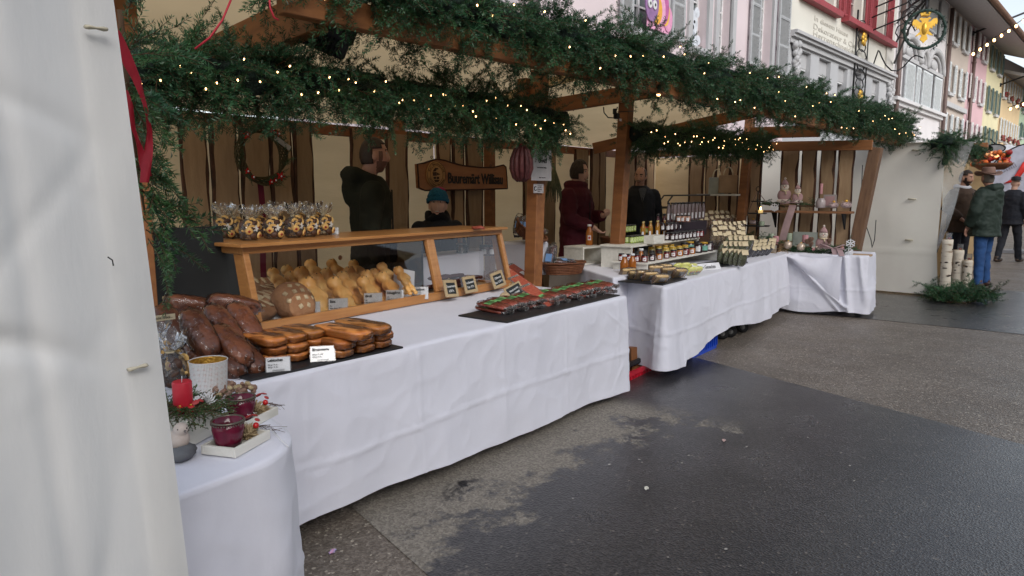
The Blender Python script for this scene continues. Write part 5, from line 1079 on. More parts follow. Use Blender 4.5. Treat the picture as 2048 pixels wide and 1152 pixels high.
# -- baskets
WICK = mat('brown_wicker', (.20, .075, .03), .6, (.11, .035, .014), ns=30, rnd_amt=.1)
def basket(label, pos, rz, a, b_, h_, rot=None):
    t = thing('wicker_basket', label, 'basket', loc=pos, rot=rot or (0, 0, rz)); rows = 7; ns_ = 34
    q = MB()
    for j in range(rows):
        z = h_ * (j + .5) / rows; k = .80 + .2 * (j + .5) / rows
        q.tube([((a * k + .004 * math.sin(i * math.pi + j * math.pi)) * math.cos(i / ns_ * 6.2832), (b_ * k + .004 * math.sin(i * math.pi + j * math.pi)) * math.sin(i / ns_ * 6.2832), z) for i in range(ns_ + 1)], h_ / rows * .52, 5, cap=False)
    ob('woven_sides', q, WICK, t)
    q = MB(); q.lathe([(.01, .004), (1, .006), (1.0, .012)], 24, 0, None, True, a * .8, b_ * .8); ob('base', q, WICK, t)
    q = MB(); q.tube([(a * 1.02 * math.cos(i / 40 * 6.2832), b_ * 1.02 * math.sin(i / 40 * 6.2832), h_ + .003 * math.sin(i * 1.6)) for i in range(41)], .010, 6); ob('braided_rim', q, WICK, t)
    for i in range(18): th = i / 18 * 6.2832; q = MB(); q.tube([(a * .8 * math.cos(th), b_ * .8 * math.sin(th), 0), (a * 1.005 * math.cos(th), b_ * 1.005 * math.sin(th), h_)], .004, 4); ob('stake', q, WICK, t)
    return t
BLUE = mat('blue_label', (.18, .34, .62), .5)
def wurst_bag(label, pos, rot, s=1.):
    t = thing('sausage_bag', label, 'sausage bag', loc=pos, rot=rot, scale=s); q = MB(); q.tube([(-.10, 0, 0), (-.09, 0, 0), (.09, 0, 0), (.10, 0, 0)], [.004, .016, .016, .004], 8); q.tube([(-.09, .03, 0), (-.08, .03, 0), (.08, .03, 0), (.09, .03, 0)], [.004, .015, .015, .004], 8); ob('sausages', q, SAUD, t)
    q = MB(); q.ell((0, .015, 0), (.125, .042, .024), 14, 10, 0, None, supn(3, .12, 5)); ob('film', q, WRAPB, t); q = MB(); q.box((-.01, .015, .0245), (.07, .06, .0015)); ob('blue_label', q, BLUE, t); return t
bs = PZ(1112, 548, TZ + .0); bs = Vector((bs.x + .05, bs.y - .05, TZ + .002)); basket('oval wicker basket of bagged sausages on the counter right of the post', bs, -.35, .21, .13, .10)
wurst_bag('bag with blue label lying across the front of the counter basket', bs + Vector((.0, -.02, .10)), (.3, .1, -.3)); wurst_bag('bag with blue label standing at the left end of the counter basket', bs + Vector((-.12, .05, .15)), (0, -1.2, .2)); wurst_bag('second standing bag in the counter basket', bs + Vector((-.06, .07, .16)), (0, -1.15, .3)); wurst_bag('dark sausage bag at the right end of the counter basket', bs + Vector((.10, -.02, .10)), (.1, .1, .5), .9)
b0p = PY(1030, 500, 3.75); q = MB(); q.box((0, 0, .14), (.34, .3, .30), 0, Matrix.Rotation(.0, 4, 'X'), .02); ob('white_riser', q, CLOTH, None, loc=(b0p.x + .12, 3.74, TZ), rot=(0, 0, .1), label='white cloth covered riser under the tilted basket', cat='riser')
bt = Vector((b0p.x + .05, 3.66, TZ + .335)); basket('tilted wicker basket on the white riser left of the post', bt, 0, .21, .14, .08, rot=(R(38), .18, .25))
wurst_bag('bag with blue label upright in the tilted basket', bt + Vector((-.09, .0, .10)), (.2, -.9, .5)); wurst_bag('second blue labelled bag in the tilted basket', bt + Vector((-.02, -.01, .09)), (.3, -.8, .3)); wurst_bag('low bag with pale label in the tilted basket', bt + Vector((.08, -.04, .05)), (.4, .1, -.4))
# ---------------------------------------------------------------- jam, cheese and tea table
def stand(label, a, b, depth, zt, z0, th=.018, legs=(.02, .98)):
    a, b = Vector((a.x, a.y, 0)), Vector((b.x, b.y, 0)); d = b - a; L_ = d.length; rz = math.atan2(d.y, d.x); t = thing('display_step', label, 'shelf', loc=(a.x, a.y, z0), rz=rz)
    q = MB(); q.box((L_ / 2, depth / 2, zt - z0 - th / 2), (L_, depth, th), 0, None, .002); ob('shelf_board', q, WHITEW, t)
    for k in legs: q = MB(); q.box((L_ * k, depth / 2, (zt - z0 - th) / 2), (th, depth - .01, zt - z0 - th)); ob('side_board', q, WHITEW, t)
    return t, rz
ZL, ZU = TZ + .11, TZ + .24
la, lb_ = PZ(1293, 526, ZL), PZ(1437, 500, ZL); stand('low white step carrying the front rows of jam jars', la, lb_, .34, ZL, TZ + .001)
ua, ub = PZ(1262, 492, ZU), PZ(1400, 474, ZU); stand('higher white step carrying dark jars and oil bottles', ua, ub, .32, ZU, TZ + .001)
def alongd(a, b, t): return Vector((a.x + (b.x - a.x) * t, a.y + (b.y - a.y) * t, 0))
dirn = Vector(((ub - ua).x, (ub - ua).y)).normalized(); dep = Vector((-dirn.y, dirn.x))
JC = {'red': mat('jam_red', (.16, .008, .012), .2, coat=.5), 'dark': mat('jam_dark', (.035, .008, .012), .2, coat=.5), 'amber': mat('jam_amber', (.42, .14, .02), .2, coat=.5), 'mustard': mat('mustard', (.55, .42, .10), .4, coat=.4), 'green': mat('green_relish', (.25, .33, .04), .3, coat=.4), 'syrup': mat('dark_syrup', (.06, .008, .015), .12, coat=.6)}
LGR = mat('lime_label', (.38, .52, .06), .5, (.7, .72, .6), ns=80); LTL = mat('teal_label', (.18, .42, .34), .5); LYL = mat('straw_label', (.62, .58, .28), .5)
protos = {}
def jarp(key, pos, label, group, **kw):
    pos = Vector(pos); face = math.atan2(CP.y - pos.y, CP.x - pos.x)
    if key not in protos: protos[key] = jar(label, pos, group=group, **kw); return protos[key]
    return clone(protos[key], pos, face + U(-.35, .35), label, group)
ordn = ['leftmost', 'second', 'third', 'fourth', 'fifth', 'sixth', 'seventh', 'eighth', 'ninth', 'tenth', 'eleventh', 'twelfth']
for row in range(4):
    for k in range(11):
        p = alongd(la, lb_, .025 + .088 * k); p = Vector((p.x, p.y, 0)) + Vector((dep.x, dep.y, 0)) * (.04 + .075 * row); p.z = ZL + .001; lr = ('front', 'second', 'third', 'back')[row]
        if k < 4: jarp('jr%d' % (k % 3), p, 'small black-lidded jam jar, %s of the %s row on the low step' % (ordn[k], lr), 'small jam jars on the low step', r_=.028, h_=.066, cont=JC[('red', 'dark', 'amber')[(k + row) % 3]])
        elif k < 8:
            if row % 2 == 0: jarp('ja%d' % (k % 2), p, 'squat amber jar with white label, %s in the %s row of the low step' % (ordn[k], lr), 'amber jars on the low step', r_=.031, h_=.07, cont=JC['amber' if k % 2 else 'red'])
            else: jarp('jy', p, 'yellow-lidded mustard jar, %s in the %s row of the low step' % (ordn[k], lr), 'yellow-lidded jars', r_=.032, h_=.085, cont=JC['mustard'], lid=LIDY, lab=LYL, mark=False, lw=2.4, labh=.5)
        elif row in (0, 2): jarp('jt' if k % 2 else 'jk', p, '%s jar at the right of the %s row on the low step, %s' % ('teal-labelled' if k % 2 else 'black', lr, ordn[k]), 'large dark jars on the low step', r_=.042, h_=.10, cont=JC['dark'], lid=LIDY if k % 2 else LIDK, lab=LTL if k % 2 else LBL, mark=False, lw=2.2 if k % 2 else 1.1, labh=.5)
# row of taller black jars behind them
for k in range(6): p = PZ(1385 + 9 * k, 478 - 1 * k, ZL); jarp('jblk', (p.x, p.y + .02, ZL + .0), 'tall black jar behind the yellow lids, %s of six' % ordn[k], 'tall black jars', r_=.045, h_=.13, cont=JC['dark'], mark=False, labh=.3, lw=1.3)
def bottle(label, pos, h_=.2, r_=.024, cont=None, cap=None, lab=LBL, labz=(.2, .5), lw=1.0, group=None, neck=.32, name='bottle', fruit=False, ribs=False):
    face = math.atan2(CP.y - pos[1], CP.x - pos[0]); t = thing(name, label, 'bottle', loc=pos, rz=face, group=group)
    body = [(r_ * .92, 0), (r_, .006)]
    if ribs: body += [(r_ * (1 if k % 2 else .95), h_ * (.08 + .055 * k)) for k in range(9)]
    body += [(r_, h_ * .58), (r_ * .85, h_ * .68), (r_ * neck * 1.3, h_ * .80), (r_ * neck, h_ * .88), (r_ * neck, h_ * .93)]
    q = MB(); q.lathe(body, 16); ob('body', q, cont, t)
    q = MB(); q.lathe([(r_ * neck * 1.35, h_ * .91), (r_ * neck * 1.35, h_ * .995), (r_ * neck * 1.2, h_)], 12); ob('cap', q, cap, t)
    q = MB(); q.grid(lambda u, v: (r_ * 1.02 * math.cos((u - .5) * lw), r_ * 1.02 * math.sin((u - .5) * lw), h_ * (labz[0] + (labz[1] - labz[0]) * v)), 6, 1); lo = ob('paper_label', q, lab, t)
    if fruit: q = MB(); q.ell((r_ * 1.03, 0, h_ * (labz[0] + labz[1]) / 2), (.001, r_ * .33, r_ * .36), 10, 8); ob('red_apple_print', q, mat('apple_print', (.5, .05, .04), .5), lo)
    return t
JUICE = mat('apple_juice', (.50, .17, .03), .08, (.42, .13, .02), ns=4, coat=.6, transl=.35); OIL = mat('golden_oil', (.58, .28, .03), .06, coat=.6, transl=.4)
CAPW = mat('white_cap', (.75, .76, .78), .4); CAPG = mat('gold_cap', (.55, .42, .16), .35); CAPK = LIDK
pr = [(1248, 546, TZ, .19, 'left front one at the table corner'), (1264, 543, TZ, .19, 'middle front one'), (1281, 540, TZ, .225, 'tall right front one'), (1262, 526, TZ + .0, .235, 'rear one behind the other three')]
for px, py, z, h_, lb in pr: p = PZ(px, py + 8, z); bottle('plastic bottle of amber apple juice, %s' % lb, (p.x, p.y, z + .001), h_, .036, JUICE, CAPW, LBL, (.18, .38), .9, 'apple juice bottles', .42, fruit=True, ribs=True)
bo = None
for k in range(7): p = PZ(1285 + 7.2 * k, 484 - .9 * k, ZU); p = Vector((p.x, p.y + .03 * (k % 2), ZU + .03)); bo = bottle('slim gold-capped oil bottle, %s of seven on the high step' % ordn[k], p, .165, .020, OIL, CAPG, LBL, (.12, .42), 1., 'golden oil bottles', .36) if k == 0 else clone(bo, p, None, 'slim gold-capped oil bottle, %s of seven on the high step' % ordn[k])
sb = None
for k in range(6): p = PZ(1325 + 6.2 * k, 478 - .7 * k, ZU); p = Vector((p.x, p.y + .06 + .03 * (k % 2), ZU + .02)); lb = 'tall dark syrup bottle, %s of six right of the oil bottles' % ordn[k]; sb = bottle(lb, p, .235, .024, JC['syrup'], CAPK, LBL, (.15, .6), .5, 'tall dark syrup bottles', .4) if k == 0 else clone(sb, p, None, lb)
q = MB(); q.box((0, 0, 0), (.25, .10, .075)); pw = PZ(1312, 487, ZU); ob('white_block', q, WHITEW, None, loc=(pw.x + .02, pw.y + .03, ZU + .039), rot=(0, 0, .08), label='small white wooden block on the high step below the oil bottles', cat='wood block')
for row in range(2):
    for k in range(6): p = PZ(1263 + 5.2 * k, 487 - .7 * k, ZU); jarp('jlg', (p.x, p.y + .05 * row, ZU + .001), 'tiny lime-labelled jar, %s of the %s row on the high step' % (ordn[k], ('front', 'back')[row]), 'lime-labelled jars', r_=.021, h_=.07, cont=JC['green'], lab=LGR, mark=False, lw=2.2, labh=.6)
    for k in range(6): p = PZ(1263 + 5.2 * k, 467 - .7 * k, ZU + .08); jarp('jlg', (p.x, p.y + .12 + .05 * row, ZU + .081), 'tiny lime-labelled jar, %s of the %s row, upper tier' % (ordn[k], ('front', 'back')[row]), 'lime-labelled jars', r_=.021, h_=.07)
for k in range(4): p = PZ(1284 + 6 * k, 466, ZU + .05); jarp('jrl', (p.x, p.y, ZU + .05), 'small jar with bright red lid, %s of four among the lime labels' % ordn[k], 'red-lidded jars', r_=.022, h_=.065, cont=JC['green'], lid=mat('red_lid', (.6, .02, .05), .35), lab=LGR, mark=False, lw=2.2)
for lev in range(2):
    for row in range(2):
        for k in range(9): p = PZ(1345 + 7.2 * k, 481 - 19 * lev - .9 * k, ZU + .09 * lev); jarp('jd%d' % (k > 6), (p.x, p.y + .06 * row + .05 * lev, ZU + .001 + .09 * lev), 'dark jam jar with white label, %s, %s row, %s tier of the stack' % (ordn[k], ('front', 'back')[row], ('lower', 'upper')[lev]), 'stacked dark jam jars', r_=.027, h_=.078, cont=JC['dark' if k < 7 else 'red'], mark=False)
tb_ = None
for row in range(2):
    for k in range(9): p = PZ(1366 + 7. * k, 446 - .8 * k, ZU + .16); p = Vector((p.x, p.y + .10 + .07 * row, ZU + .17)); lb = 'slim red liqueur bottle with black cap, %s of the %s row at the back' % (ordn[k], ('front', 'rear')[row]); tb_ = bottle(lb, p, .20, .021, mat('liqueur', (.10, .012, .02), .1, (.3, .3, .3), ns=3, coat=.6), CAPK, LBL, (.1, .42), .9, 'red liqueur bottles', .55) if tb_ is None else clone(tb_, p, None, lb)
for k in range(3): p = PZ(1362 + 9 * k, 446, ZU + .16); jarp('jpre', (p.x - .02, p.y + .02, ZU + .17), 'pale preserve jar beside the liqueur bottles, %s of three' % ordn[k], 'pale preserve jars', r_=.03, h_=.075, cont=mat('pale_pickle', (.5, .3, .2), .3, (.12, .03, .03), ns=50), mark=False)
p = PZ(1395, 455, ZU + .16)
q = MB(); q.box((.3, .14, -.08), (.9, .22, .16)); ob('dark_riser', q, mat('dark_cover', (.03, .02, .03), .8), None, loc=(PZ(1366, 446, ZU + .16).x, PZ(1366, 446, ZU + .16).y, ZU + .165), rot=(0, 0, .05), label='dark covered riser under the liqueur bottles', cat='riser')
# cheese wedges
CH1 = mat('cheese', (.70, .48, .20), .5, (.62, .40, .15), ns=20); RIND = mat('cheese_rind', (.36, .19, .07), .7)
tr = PZ(1262, 560, TZ); tr2 = PZ(1340, 566, TZ); q = MB(); q.box((.27, .20, .005), (.5, .40, .008)); ob('slate_tray', q, SLATE, None, loc=(4.75, 2.43, TZ + .001), rot=(0, 0, .07), label='dark tray under the cheese wedges at the table corner', cat='tray')
cz = None
for k, (px, py) in enumerate(((1263, 555), (1280, 560), (1292, 560), (1307, 563), (1328, 568), (1345, 553), (1366, 556), (1318, 548), (1300, 545), (1335, 545))):
    p = PZ(px, py, TZ + .01); lb = 'film-wrapped cheese wedge, %s%s' % (ordn[k], ' along the table corner' if k < 7 else ' one, in the rear row')
    if cz is None:
        cz = thing('cheese_wedge', lb, 'cheese', loc=(p.x, p.y + .03, TZ + .045), rot=(R(35), 0, -.6), group='wrapped cheese wedges'); q = MB(); q.box((0, .004, 0), (.12, .026, .075), 0, None, .003); ob('cheese', q, CH1, cz); q = MB(); q.box((-.064, .004, 0), (.008, .027, .076)); ob('rind', q, RIND, cz)
        q = MB(); q.box((.01, -.0105, .004), (.055, .002, .04)); ob('label', q, LBL, cz); q = MB(); q.ell((0, .004, 0), (.078, .022, .052), 14, 10, 0, None, supn(4, .12, 5)); ob('film', q, WRAPB, cz); KIDS.clear()
    else: clone(cz, (p.x, p.y + .03, TZ + .045), (R(30 + 20 * rnd()), U(-.1, .1), U(-1.1, -.3)), lb)
pz_ = None; YG = mat('yellow_green_pack', (.58, .60, .05), .3, (.70, .66, .45), ns=7, coat=.4)
for k, (px, py) in enumerate(((1360, 540), (1376, 540), (1389, 540), (1372, 546), (1388, 549), (1400, 548))):
    p = PZ(px, py, TZ + .01); lb = 'yellow-green fresh cheese pack, %s' % ('%s of the rear row' % ordn[k] if k < 3 else '%s of the front row' % ordn[k - 3])
    if pz_ is None: pz_ = thing('cheese_pack', lb, 'cheese pack', loc=(p.x, p.y + .03, TZ + .04), rot=(R(50), 0, -.3), group='yellow-green packs'); q = MB(); q.ell((0, 0, 0), (.055, .02, .05), 16, 10, 0, None, supn(2.6, .08, 3)); ob('pack', q, YG, pz_); q = MB(); q.box((0, -.0215, .0), (.05, .004, .03)); ob('label', q, mat('blue_green_print', (.1, .35, .4), .5, (.6, .2, .1), ns=70), pz_); KIDS.clear()
    else: clone(pz_, (p.x, p.y + .03, TZ + .04), (R(U(40, 60)), 0, U(-.6, 0)), lb)
q = MB(); q.lathe([(.05, 0), (.075, .05), (.078, .055), (.07, .05)], 18); ob('white_bowl', q, CARD, None, loc=PZ(1347, 538, TZ) + Vector((0, .06, .001)), label='white bowl under the low step behind the yellow packs', cat='bowl')
# paper banner sign lying at front
bn = thing('paper_sign', 'white paper strip reading Fein – Gemachtes standing at the table edge', 'sign', loc=PZ(1416, 541, TZ + .001), rz=-.28)
q = MB(); q.grid(lambda u, v: (-.19 + .38 * u, .02 * math.sin(u * 3) + .03 * v, .062 * v), 12, 3); ob('paper', q, CARD, bn)
me = text_mesh('Fein – Gemachtes', .043, 'CENTER', .0003, .78, .0006); ob('lettering', me, INK, bn, loc=(0, -.006 + .02, .032), rot=(-.45, 0, 0))
# tea bags
KR = KRAFT
def pouch(label, fill, loc, rot, s=1., group=None):
    t = thing('tea_pouch', label, 'tea bag', loc=loc, rot=rot, scale=s, group=group); q = MB(); q.ell((0, 0, .06), (.038, .022, .062), 14, 10, 0, None, supn(2.6, .12, 4)); ob('herb_filling', q, fill, t)
    q = MB(); q.ell((0, 0, .062), (.041, .026, .068), 14, 10, 0, None, supn(2.6, .18, 7)); ob('film', q, WRAPB, t)
    q = MB(); q.grid(lambda u, v: (-.029 + .058 * u, -.012 - .026 * v + .006 * math.sin(v * 3), .146 - .036 * v), 3, 4); q.grid(lambda u, v: (-.029 + .058 * u, -.010 + .020 * v, .146 - .03 * v), 3, 2); ob('paper_header', q, KR, t); return t
HERB = mat('green_herbs', (.16, .19, .07), .9, (.30, .31, .16), ns=90, bump=.6, bs=90); HERB2 = mat('grey_herbs', (.16, .16, .18), .9, (.07, .06, .08), ns=90, bump=.6, bs=90); HERB3 = mat('gold_nuts', (.40, .27, .12), .7, (.15, .08, .04), ns=70, bump=.6, bs=70); FLOW = mat('dried_petals', (.22, .07, .08), .8, (.35, .25, .1), ns=60, bump=.5, bs=60)
tp = {}
def pch(key, fill, px, py, z, lb, group, rot, s=1.):
    p = PZ(px, py, z)
    if key not in tp: tp[key] = pouch(lb, fill, p, rot, s, group); KIDS.clear(); return
    clone(tp[key], p, rot, lb, group, s)
q = MB(); q.box((.25, .13, .008), (.52, .28, .014)); p = PZ(1448, 533, TZ); ob('black_tray', q, SLATE, None, loc=(p.x - .05, p.y, TZ + .001), rot=(0, 0, -.1), label='black tray under the green herb tea pouches', cat='tray')
k = 0
for row, (x0, y0, n) in enumerate(((1440, 527, 5), (1437, 512, 5), (1445, 500, 5))):
    for c in range(n): pch('g', HERB, x0 + c * 10.5 + (3 * row), y0 + (c * 1.0 if row == 0 else -1.5 * c * 0) , TZ + .02 + .05 * row, 'green herb tea pouch with beige header, %s of the %s row' % (ordn[c], ('front', 'middle', 'back')[row]), 'green herb tea pouches', (R(18), 0, -.35 + U(-.15, .15) - .07 * c), 1.15)
for row in range(3):
    for c in range(5): pch('y', HERB2 if row < 2 else HERB3, 1495 + 9 * c + 2 * row, 513 - 7 * row - c * 1., TZ + .01 + .03 * row, 'grey lavender pouch with beige header, %s of the %s row' % (ordn[c], ('front', 'middle', 'back')[row]), 'grey lavender pouches', (R(30), R(15), -.5 + U(-.2, .2)), 1.)
for row in range(3):
    for c in range(7): pch('n', HERB3, 1425 + 9.5 * c, 490 - 11 * row - c * .4, TZ + .17 + .05 * row, 'nut mix pouch with upright beige header, %s of the %s row' % (ordn[c], ('front', 'middle', 'back')[row]), 'nut mix pouches', (R(8), 0, -.4 + U(-.5, .4)), U(.85, 1.05))
for row in range(2):
    for c in range(8): pch('f', FLOW, 1398 + 10.5 * c, 458 - 10 * row - c * 1.1, TZ + .27 + .05 * row, 'petal tea pouch with tall beige header, %s of the %s row' % (ordn[c], ('front', 'back')[row]), 'petal tea pouches', (R(5), 0, -.4 + U(-.4, .3)), U(.95, 1.15))
q = MB(); q.box((.36, .10, .075), (.74, .30, .15)); p = PZ(1420, 492, TZ + .15); ob('tiered_riser', q, mat('brown_riser', (.10, .05, .03), .7), None, loc=(p.x, p.y, TZ), rot=(0, 0, .02), label='brown riser under the nut mix pouches', cat='riser')
q = MB(); q.box((.45, .10, .125), (.9, .26, .25)); p = PZ(1397, 460, TZ + .25); ob('tiered_riser', q, MATS['brown_riser'], None, loc=(p.x, p.y + .03, TZ), rot=(0, 0, .02), label='tall brown riser under the petal tea pouches', cat='riser')
# side table: white crate, bottle, cheese, basket
p = PZ(1157 + 33, 529, .756); cr = thing('wooden_crate', 'empty white wooden crate lying open on the side table', 'crate', loc=(p.x, p.y + .02, .757), rz=-.12); cw, chh, cd = .30, .17, .24
for c, d in (((0, cd / 2, .008), (cw, cd, .016)), ((0, cd / 2, chh - .008), (cw + .01, cd, .016)), ((-cw / 2 + .008, cd / 2, chh / 2), (.016, cd, chh - .034)), ((cw / 2 - .008, cd / 2, chh / 2), (.016, cd, chh - .034))): q = MB(); q.box(c, d); ob('board', q, WHITEW, cr)
bottle('single plastic bottle of amber juice on top of the white crate', cr.location + Vector((.11, .12, chh + .001)), .20, .036, JUICE, CAPW, LBL, (.25, .48), .9, None, .42, fruit=True, ribs=True)
p = PZ(1143, 517, .76); t = thing('cheese_block', 'yellow cheese block with dark rind on a board on the side table', 'cheese', loc=p); q = MB(); q.box((0, 0, .045), (.12, .10, .06), 0, None, .004); ob('cheese', q, CH1, t); q = MB(); q.box((0, 0, .08), (.122, .102, .008)); ob('rind', q, mat('blue_rind', (.03, .04, .06), .6), t); q = MB(); q.box((-.02, -.02, .005), (.3, .2, .008)); ob('cutting_board', q, WHITEW, t)
bk = PZ(1255, 488, .85); basket('round wicker basket of packets behind the post', (bk.x, bk.y + .15, .74), 0, .20, .17, .18)
for k in range(3): q = MB(); q.ell((0, 0, 0), (.04, .03, .05), 10, 7, 0, None, supn(2, .2, 3, k)); ob('cheese_packet', q, mat('pale_packet', (.6, .55, .3), .4), None, loc=(bk.x - .16 + .06 * k, bk.y + .12, .95), rot=(k, 0, k), label='pale yellow packet in the round basket, %s of three' % ordn[k], cat='packet', group='packets in the round basket')
# carrier bags, trolley bar
sp = PX(1410, 388, 9.2); q = MB(); q.box((0, 0, 0), (.28, .62, .025)); ob('wall_shelf', q, WHITEW, None, loc=PX(1444, 388, 9.25) + Vector((.0, 0, -.012)), label='small white shelf carrying two paper bags on the plank wall', cat='shelf')
def carrier(label, px, py, w_, h_, m_):
    p = PX(px, py, 9.2); t = thing('paper_bag', label, 'paper bag', loc=p, rz=-math.pi / 2 + .5); q = MB(); q.box((0, 0, h_ / 2), (w_, .10, h_), 0, None, .004); ob('bag_body', q, m_, t)
    for dy in (-.045, .045): q = MB(); q.tube([(w_ * (.25 * math.cos(a)), dy, h_ + .11 * math.sin(a)) for a in np.linspace(math.pi, 0, 9)], .005, 5); ob('twisted_handle', q, KR, t)
    return t
carrier('brown kraft paper carrier bag on the small wall shelf', 1455, 386, .24, .24, mat('kraft_bag', (.42, .27, .15), .7)); cg = carrier('pale greenish paper carrier bag behind the brown one', 1432, 390, .2, .24, mat('pale_bag', (.42, .44, .38), .7))
q = MB(); q.tube([PX(1321, 470, 9.0) + Vector((0, 0, 0)), PX(1321, 400, 9.0), PX(1328, 391, 9.0), PX(1420, 390, 9.0)], .012, 6); q.tube([PX(1345, 392, 9.0), PX(1336, 404, 9.0), PX(1342, 414, 9.0)], .012, 6); q.tube([PX(1320, 415, 9.0), PX(1370, 415, 9.0)], .02, 6)
ob('trolley_frame', q, mat('grey_steel', (.15, .15, .15), .4, metal=.6), None, label='grey steel trolley frame behind the liqueur bottles', cat='trolley')
# ---------------------------------------------------------------- end table with pink winter decorations
PINKM = mat('dusty_pink', (.40, .25, .25), .8, (.33, .20, .20), ns=10); CRM_ = mat('cream_paint', (.68, .60, .52), .7); SAGE = mat('sage_candle', (.30, .36, .26), .5); PCAN = mat('pink_candle', (.52, .25, .27), .5); FUR = mat('pink_fluff', (.62, .46, .45), .95, sheen=.5, bump=.8, bs=80)
def candle(label, px, py, z, r_, h_, m_, X=None):
    p = PX(px, py, X) if X else PZ(px, py, z); t = thing('pillar_candle', label, 'candle', loc=p); q = MB(); q.lathe([(r_ * .97, 0), (r_, .004), (r_, h_ - .004), (r_ * .9, h_), (r_ * .3, h_ - .004)], 16); ob('wax', q, m_, t); q = MB(); q.tube([(0, 0, h_ - .005), (.001, 0, h_ + .012)], .0015, 4); ob('wick', q, INK, t); return t
candle('sage green pillar candle at the left of the wreath beside the tiered stand', 1478, 462, .9, .035, .13, SAGE, 8.9); candle('short pink candle behind the white lantern cups', 1551, 488, TZ, .036, .10, PCAN, 8.75); candle('sage candle just behind the short pink one', 1542, 484, TZ, .036, .11, SAGE, 8.9); candle('dusty pink candle in front of the plank wall', 1610, 486, TZ, .036, .10, PCAN, 8.9); candle('grey green candle between the two pink candles', 1578, 482, TZ, .036, .10, SAGE, 9.); candle('slim pink candle standing on the wall shelf', 1642, 388, 1.2, .018, .13, PCAN, 9.15); candle('low sage candle on the bottom plate of the tiered stand', 1523, 452, 1., .035, .06, SAGE, 8.85)
def snowman(label, pos, s, rz=-1.3):
    t = thing('wooden_snowman', label, 'snowman', loc=pos, rz=rz, scale=s); q = MB(); q.ell((0, 0, .09), (.085, .03, .09), 18, 12); ob('pink_body', q, PINKM, t); q = MB(); q.ell((0, 0, .02), (.09, .032, .03), 16, 8); ob('cream_base', q, CRM_, t)
    q = MB(); q.ell((0, -.002, .20), (.05, .028, .05), 16, 10); hd = ob('head', q, CRM_, t); q = MB(); [q.ell((sx * .016, -.032, .21), (.006, .004, .006), 6, 5) for sx in (-1, 1)]; ob('eyes', q, INK, hd); q = MB(); q.ell((0, -.035, .195), (.006, .012, .006), 6, 5); ob('nose', q, REDP, hd)
    q = MB(); q.lathe([(.048, .225), (.04, .25), (.018, .285), (.004, .30)], 14, 0, None, True, 1, .6); ob('knitted_hat', q, PINKM, t); q = MB(); q.ell((0, 0, .305), (.015, .015, .015), 8, 6); ob('bobble', q, CRM_, t)
    q = MB(); q.tube([(-.045, -.015, .158), (0, -.035, .15), (.045, -.015, .158)], .010, 6); q.tube([(.01, -.033, .15), (.018, -.036, .105)], .009, 5); ob('scarf', q, KR, t); return t
snowman('large pink snowman on the wall shelf, left of the bow', PX(1568, 405, 9.1), 1.), snowman('small pink snowman on the wall shelf, right of the bow', PX(1594, 406, 9.1), .78), snowman('pink snowman standing among greenery on the white cloth', PX(1645, 502, 8.72), .98)
ws = thing('wall_shelf', 'narrow plank shelf on the slab wall holding pink ornaments', 'shelf', loc=PX(1626, 424, 9.18)); L_ = PX(1525, 420, 9.15).y - PX(1716, 424, 9.15).y; q = MB(); q.box((0, .12, .0), (.22, L_, .028), 0, None, .003); ob('board', q, mat('shelf_brown', (.32, .15, .07), .6, (.2, .09, .04), ns=5, stretch=(8, 1, 8)), ws)
for dy in (-.35, .5): q = MB(); q.prism([(0, 0), (.16, 0), (0, -.2)], .02); ob('bracket', q, STEEL, ws, loc=(.10, dy, -.015), rot=(0, 0, math.pi))
def greens(label, pts, rad, n, sc=.7, hang=.1):
    a = [Vector(p) for p in pts]; r = thing('fir_arrangement', label, 'greenery', loc=a[0]); r.matrix_basis = Matrix.Translation(a[0]); ms = []
    for k in range(n):
        c, d = along(a, rnd()); out = Vector((U(-1, 1), U(-1, 1), U(0, .8))); ms.append(frame_mat(c + Vector((U(-1, 1), U(-1, 1), U(0, .5))) * rad * .5, out + Vector((0, 0, -hang)), U(-1, 1), sc * U(.6, 1.1)))
    sprig_set(r, ms, 300); q = MB(); q.tube([p - a[0] for p in a], .01, 5); ob('base_wire', q, TWIG, r); return r
greens('fir garland on the wall shelf behind the snowmen', [PX(1525, 408, 9.12), PX(1560, 412, 9.12), PX(1630, 412, 9.12)], .09, 34, .5)
greens('long fir arrangement along the front of the snowman table', [PX(1575, 500, 8.72), PX(1610, 505, 8.66), PX(1650, 507, 8.68), PX(1705, 500, 8.7)], .1, 75, .62)
greens('fir wreath around the candles left of the snowman table', [PX(1475, 470, 8.9), PX(1500, 475, 8.75), PX(1545, 490, 8.7), PX(1570, 488, 8.8)], .1, 36, .55)
for k, (px, py) in enumerate(((1571, 512), (1690, 512))): pass
def star6(label, px, py, X):
    t = thing('snowflake', label, 'ornament', loc=PX(px, py, X), rz=-1.35); q = MB()
    for k in range(6):
        M = Matrix.Rotation(k * R(60), 4, 'Y'); q.box((0, 0, .028), (.012, .008, .05), 0, M); q.box((.012, 0, .038), (.024, .0075, .008), 0, M); q.box((-.012, 0, .038), (.024, .0072, .0078), 0, M)
    ob('flake', q, CARD, t)
star6('white wooden snowflake hanging on the shelf garland', 1549, 415, 9.0); star6('white wooden snowflake at the right end of the table greenery', 1697, 504, 8.62); star6('small white snowflake above the right end greenery', 1701, 487, 8.66)
def bauble(label, px, py, X, r_, m_): p = PX(px, py, X); t = thing('bauble', label, 'bauble', loc=p); q = MB(); q.ell((0, 0, 0), (r_, r_, r_), 14, 10); ob('ball', q, m_, t); q = MB(); q.lathe([(r_ * .2, r_ * .95), (r_ * .2, r_ * 1.15)], 8); ob('cap', q, GOLD, t)
CHAM = mat('champagne_gloss', (.62, .50, .40), .15, metal=.3); PNK = mat('pink_gloss', (.62, .30, .30), .15)
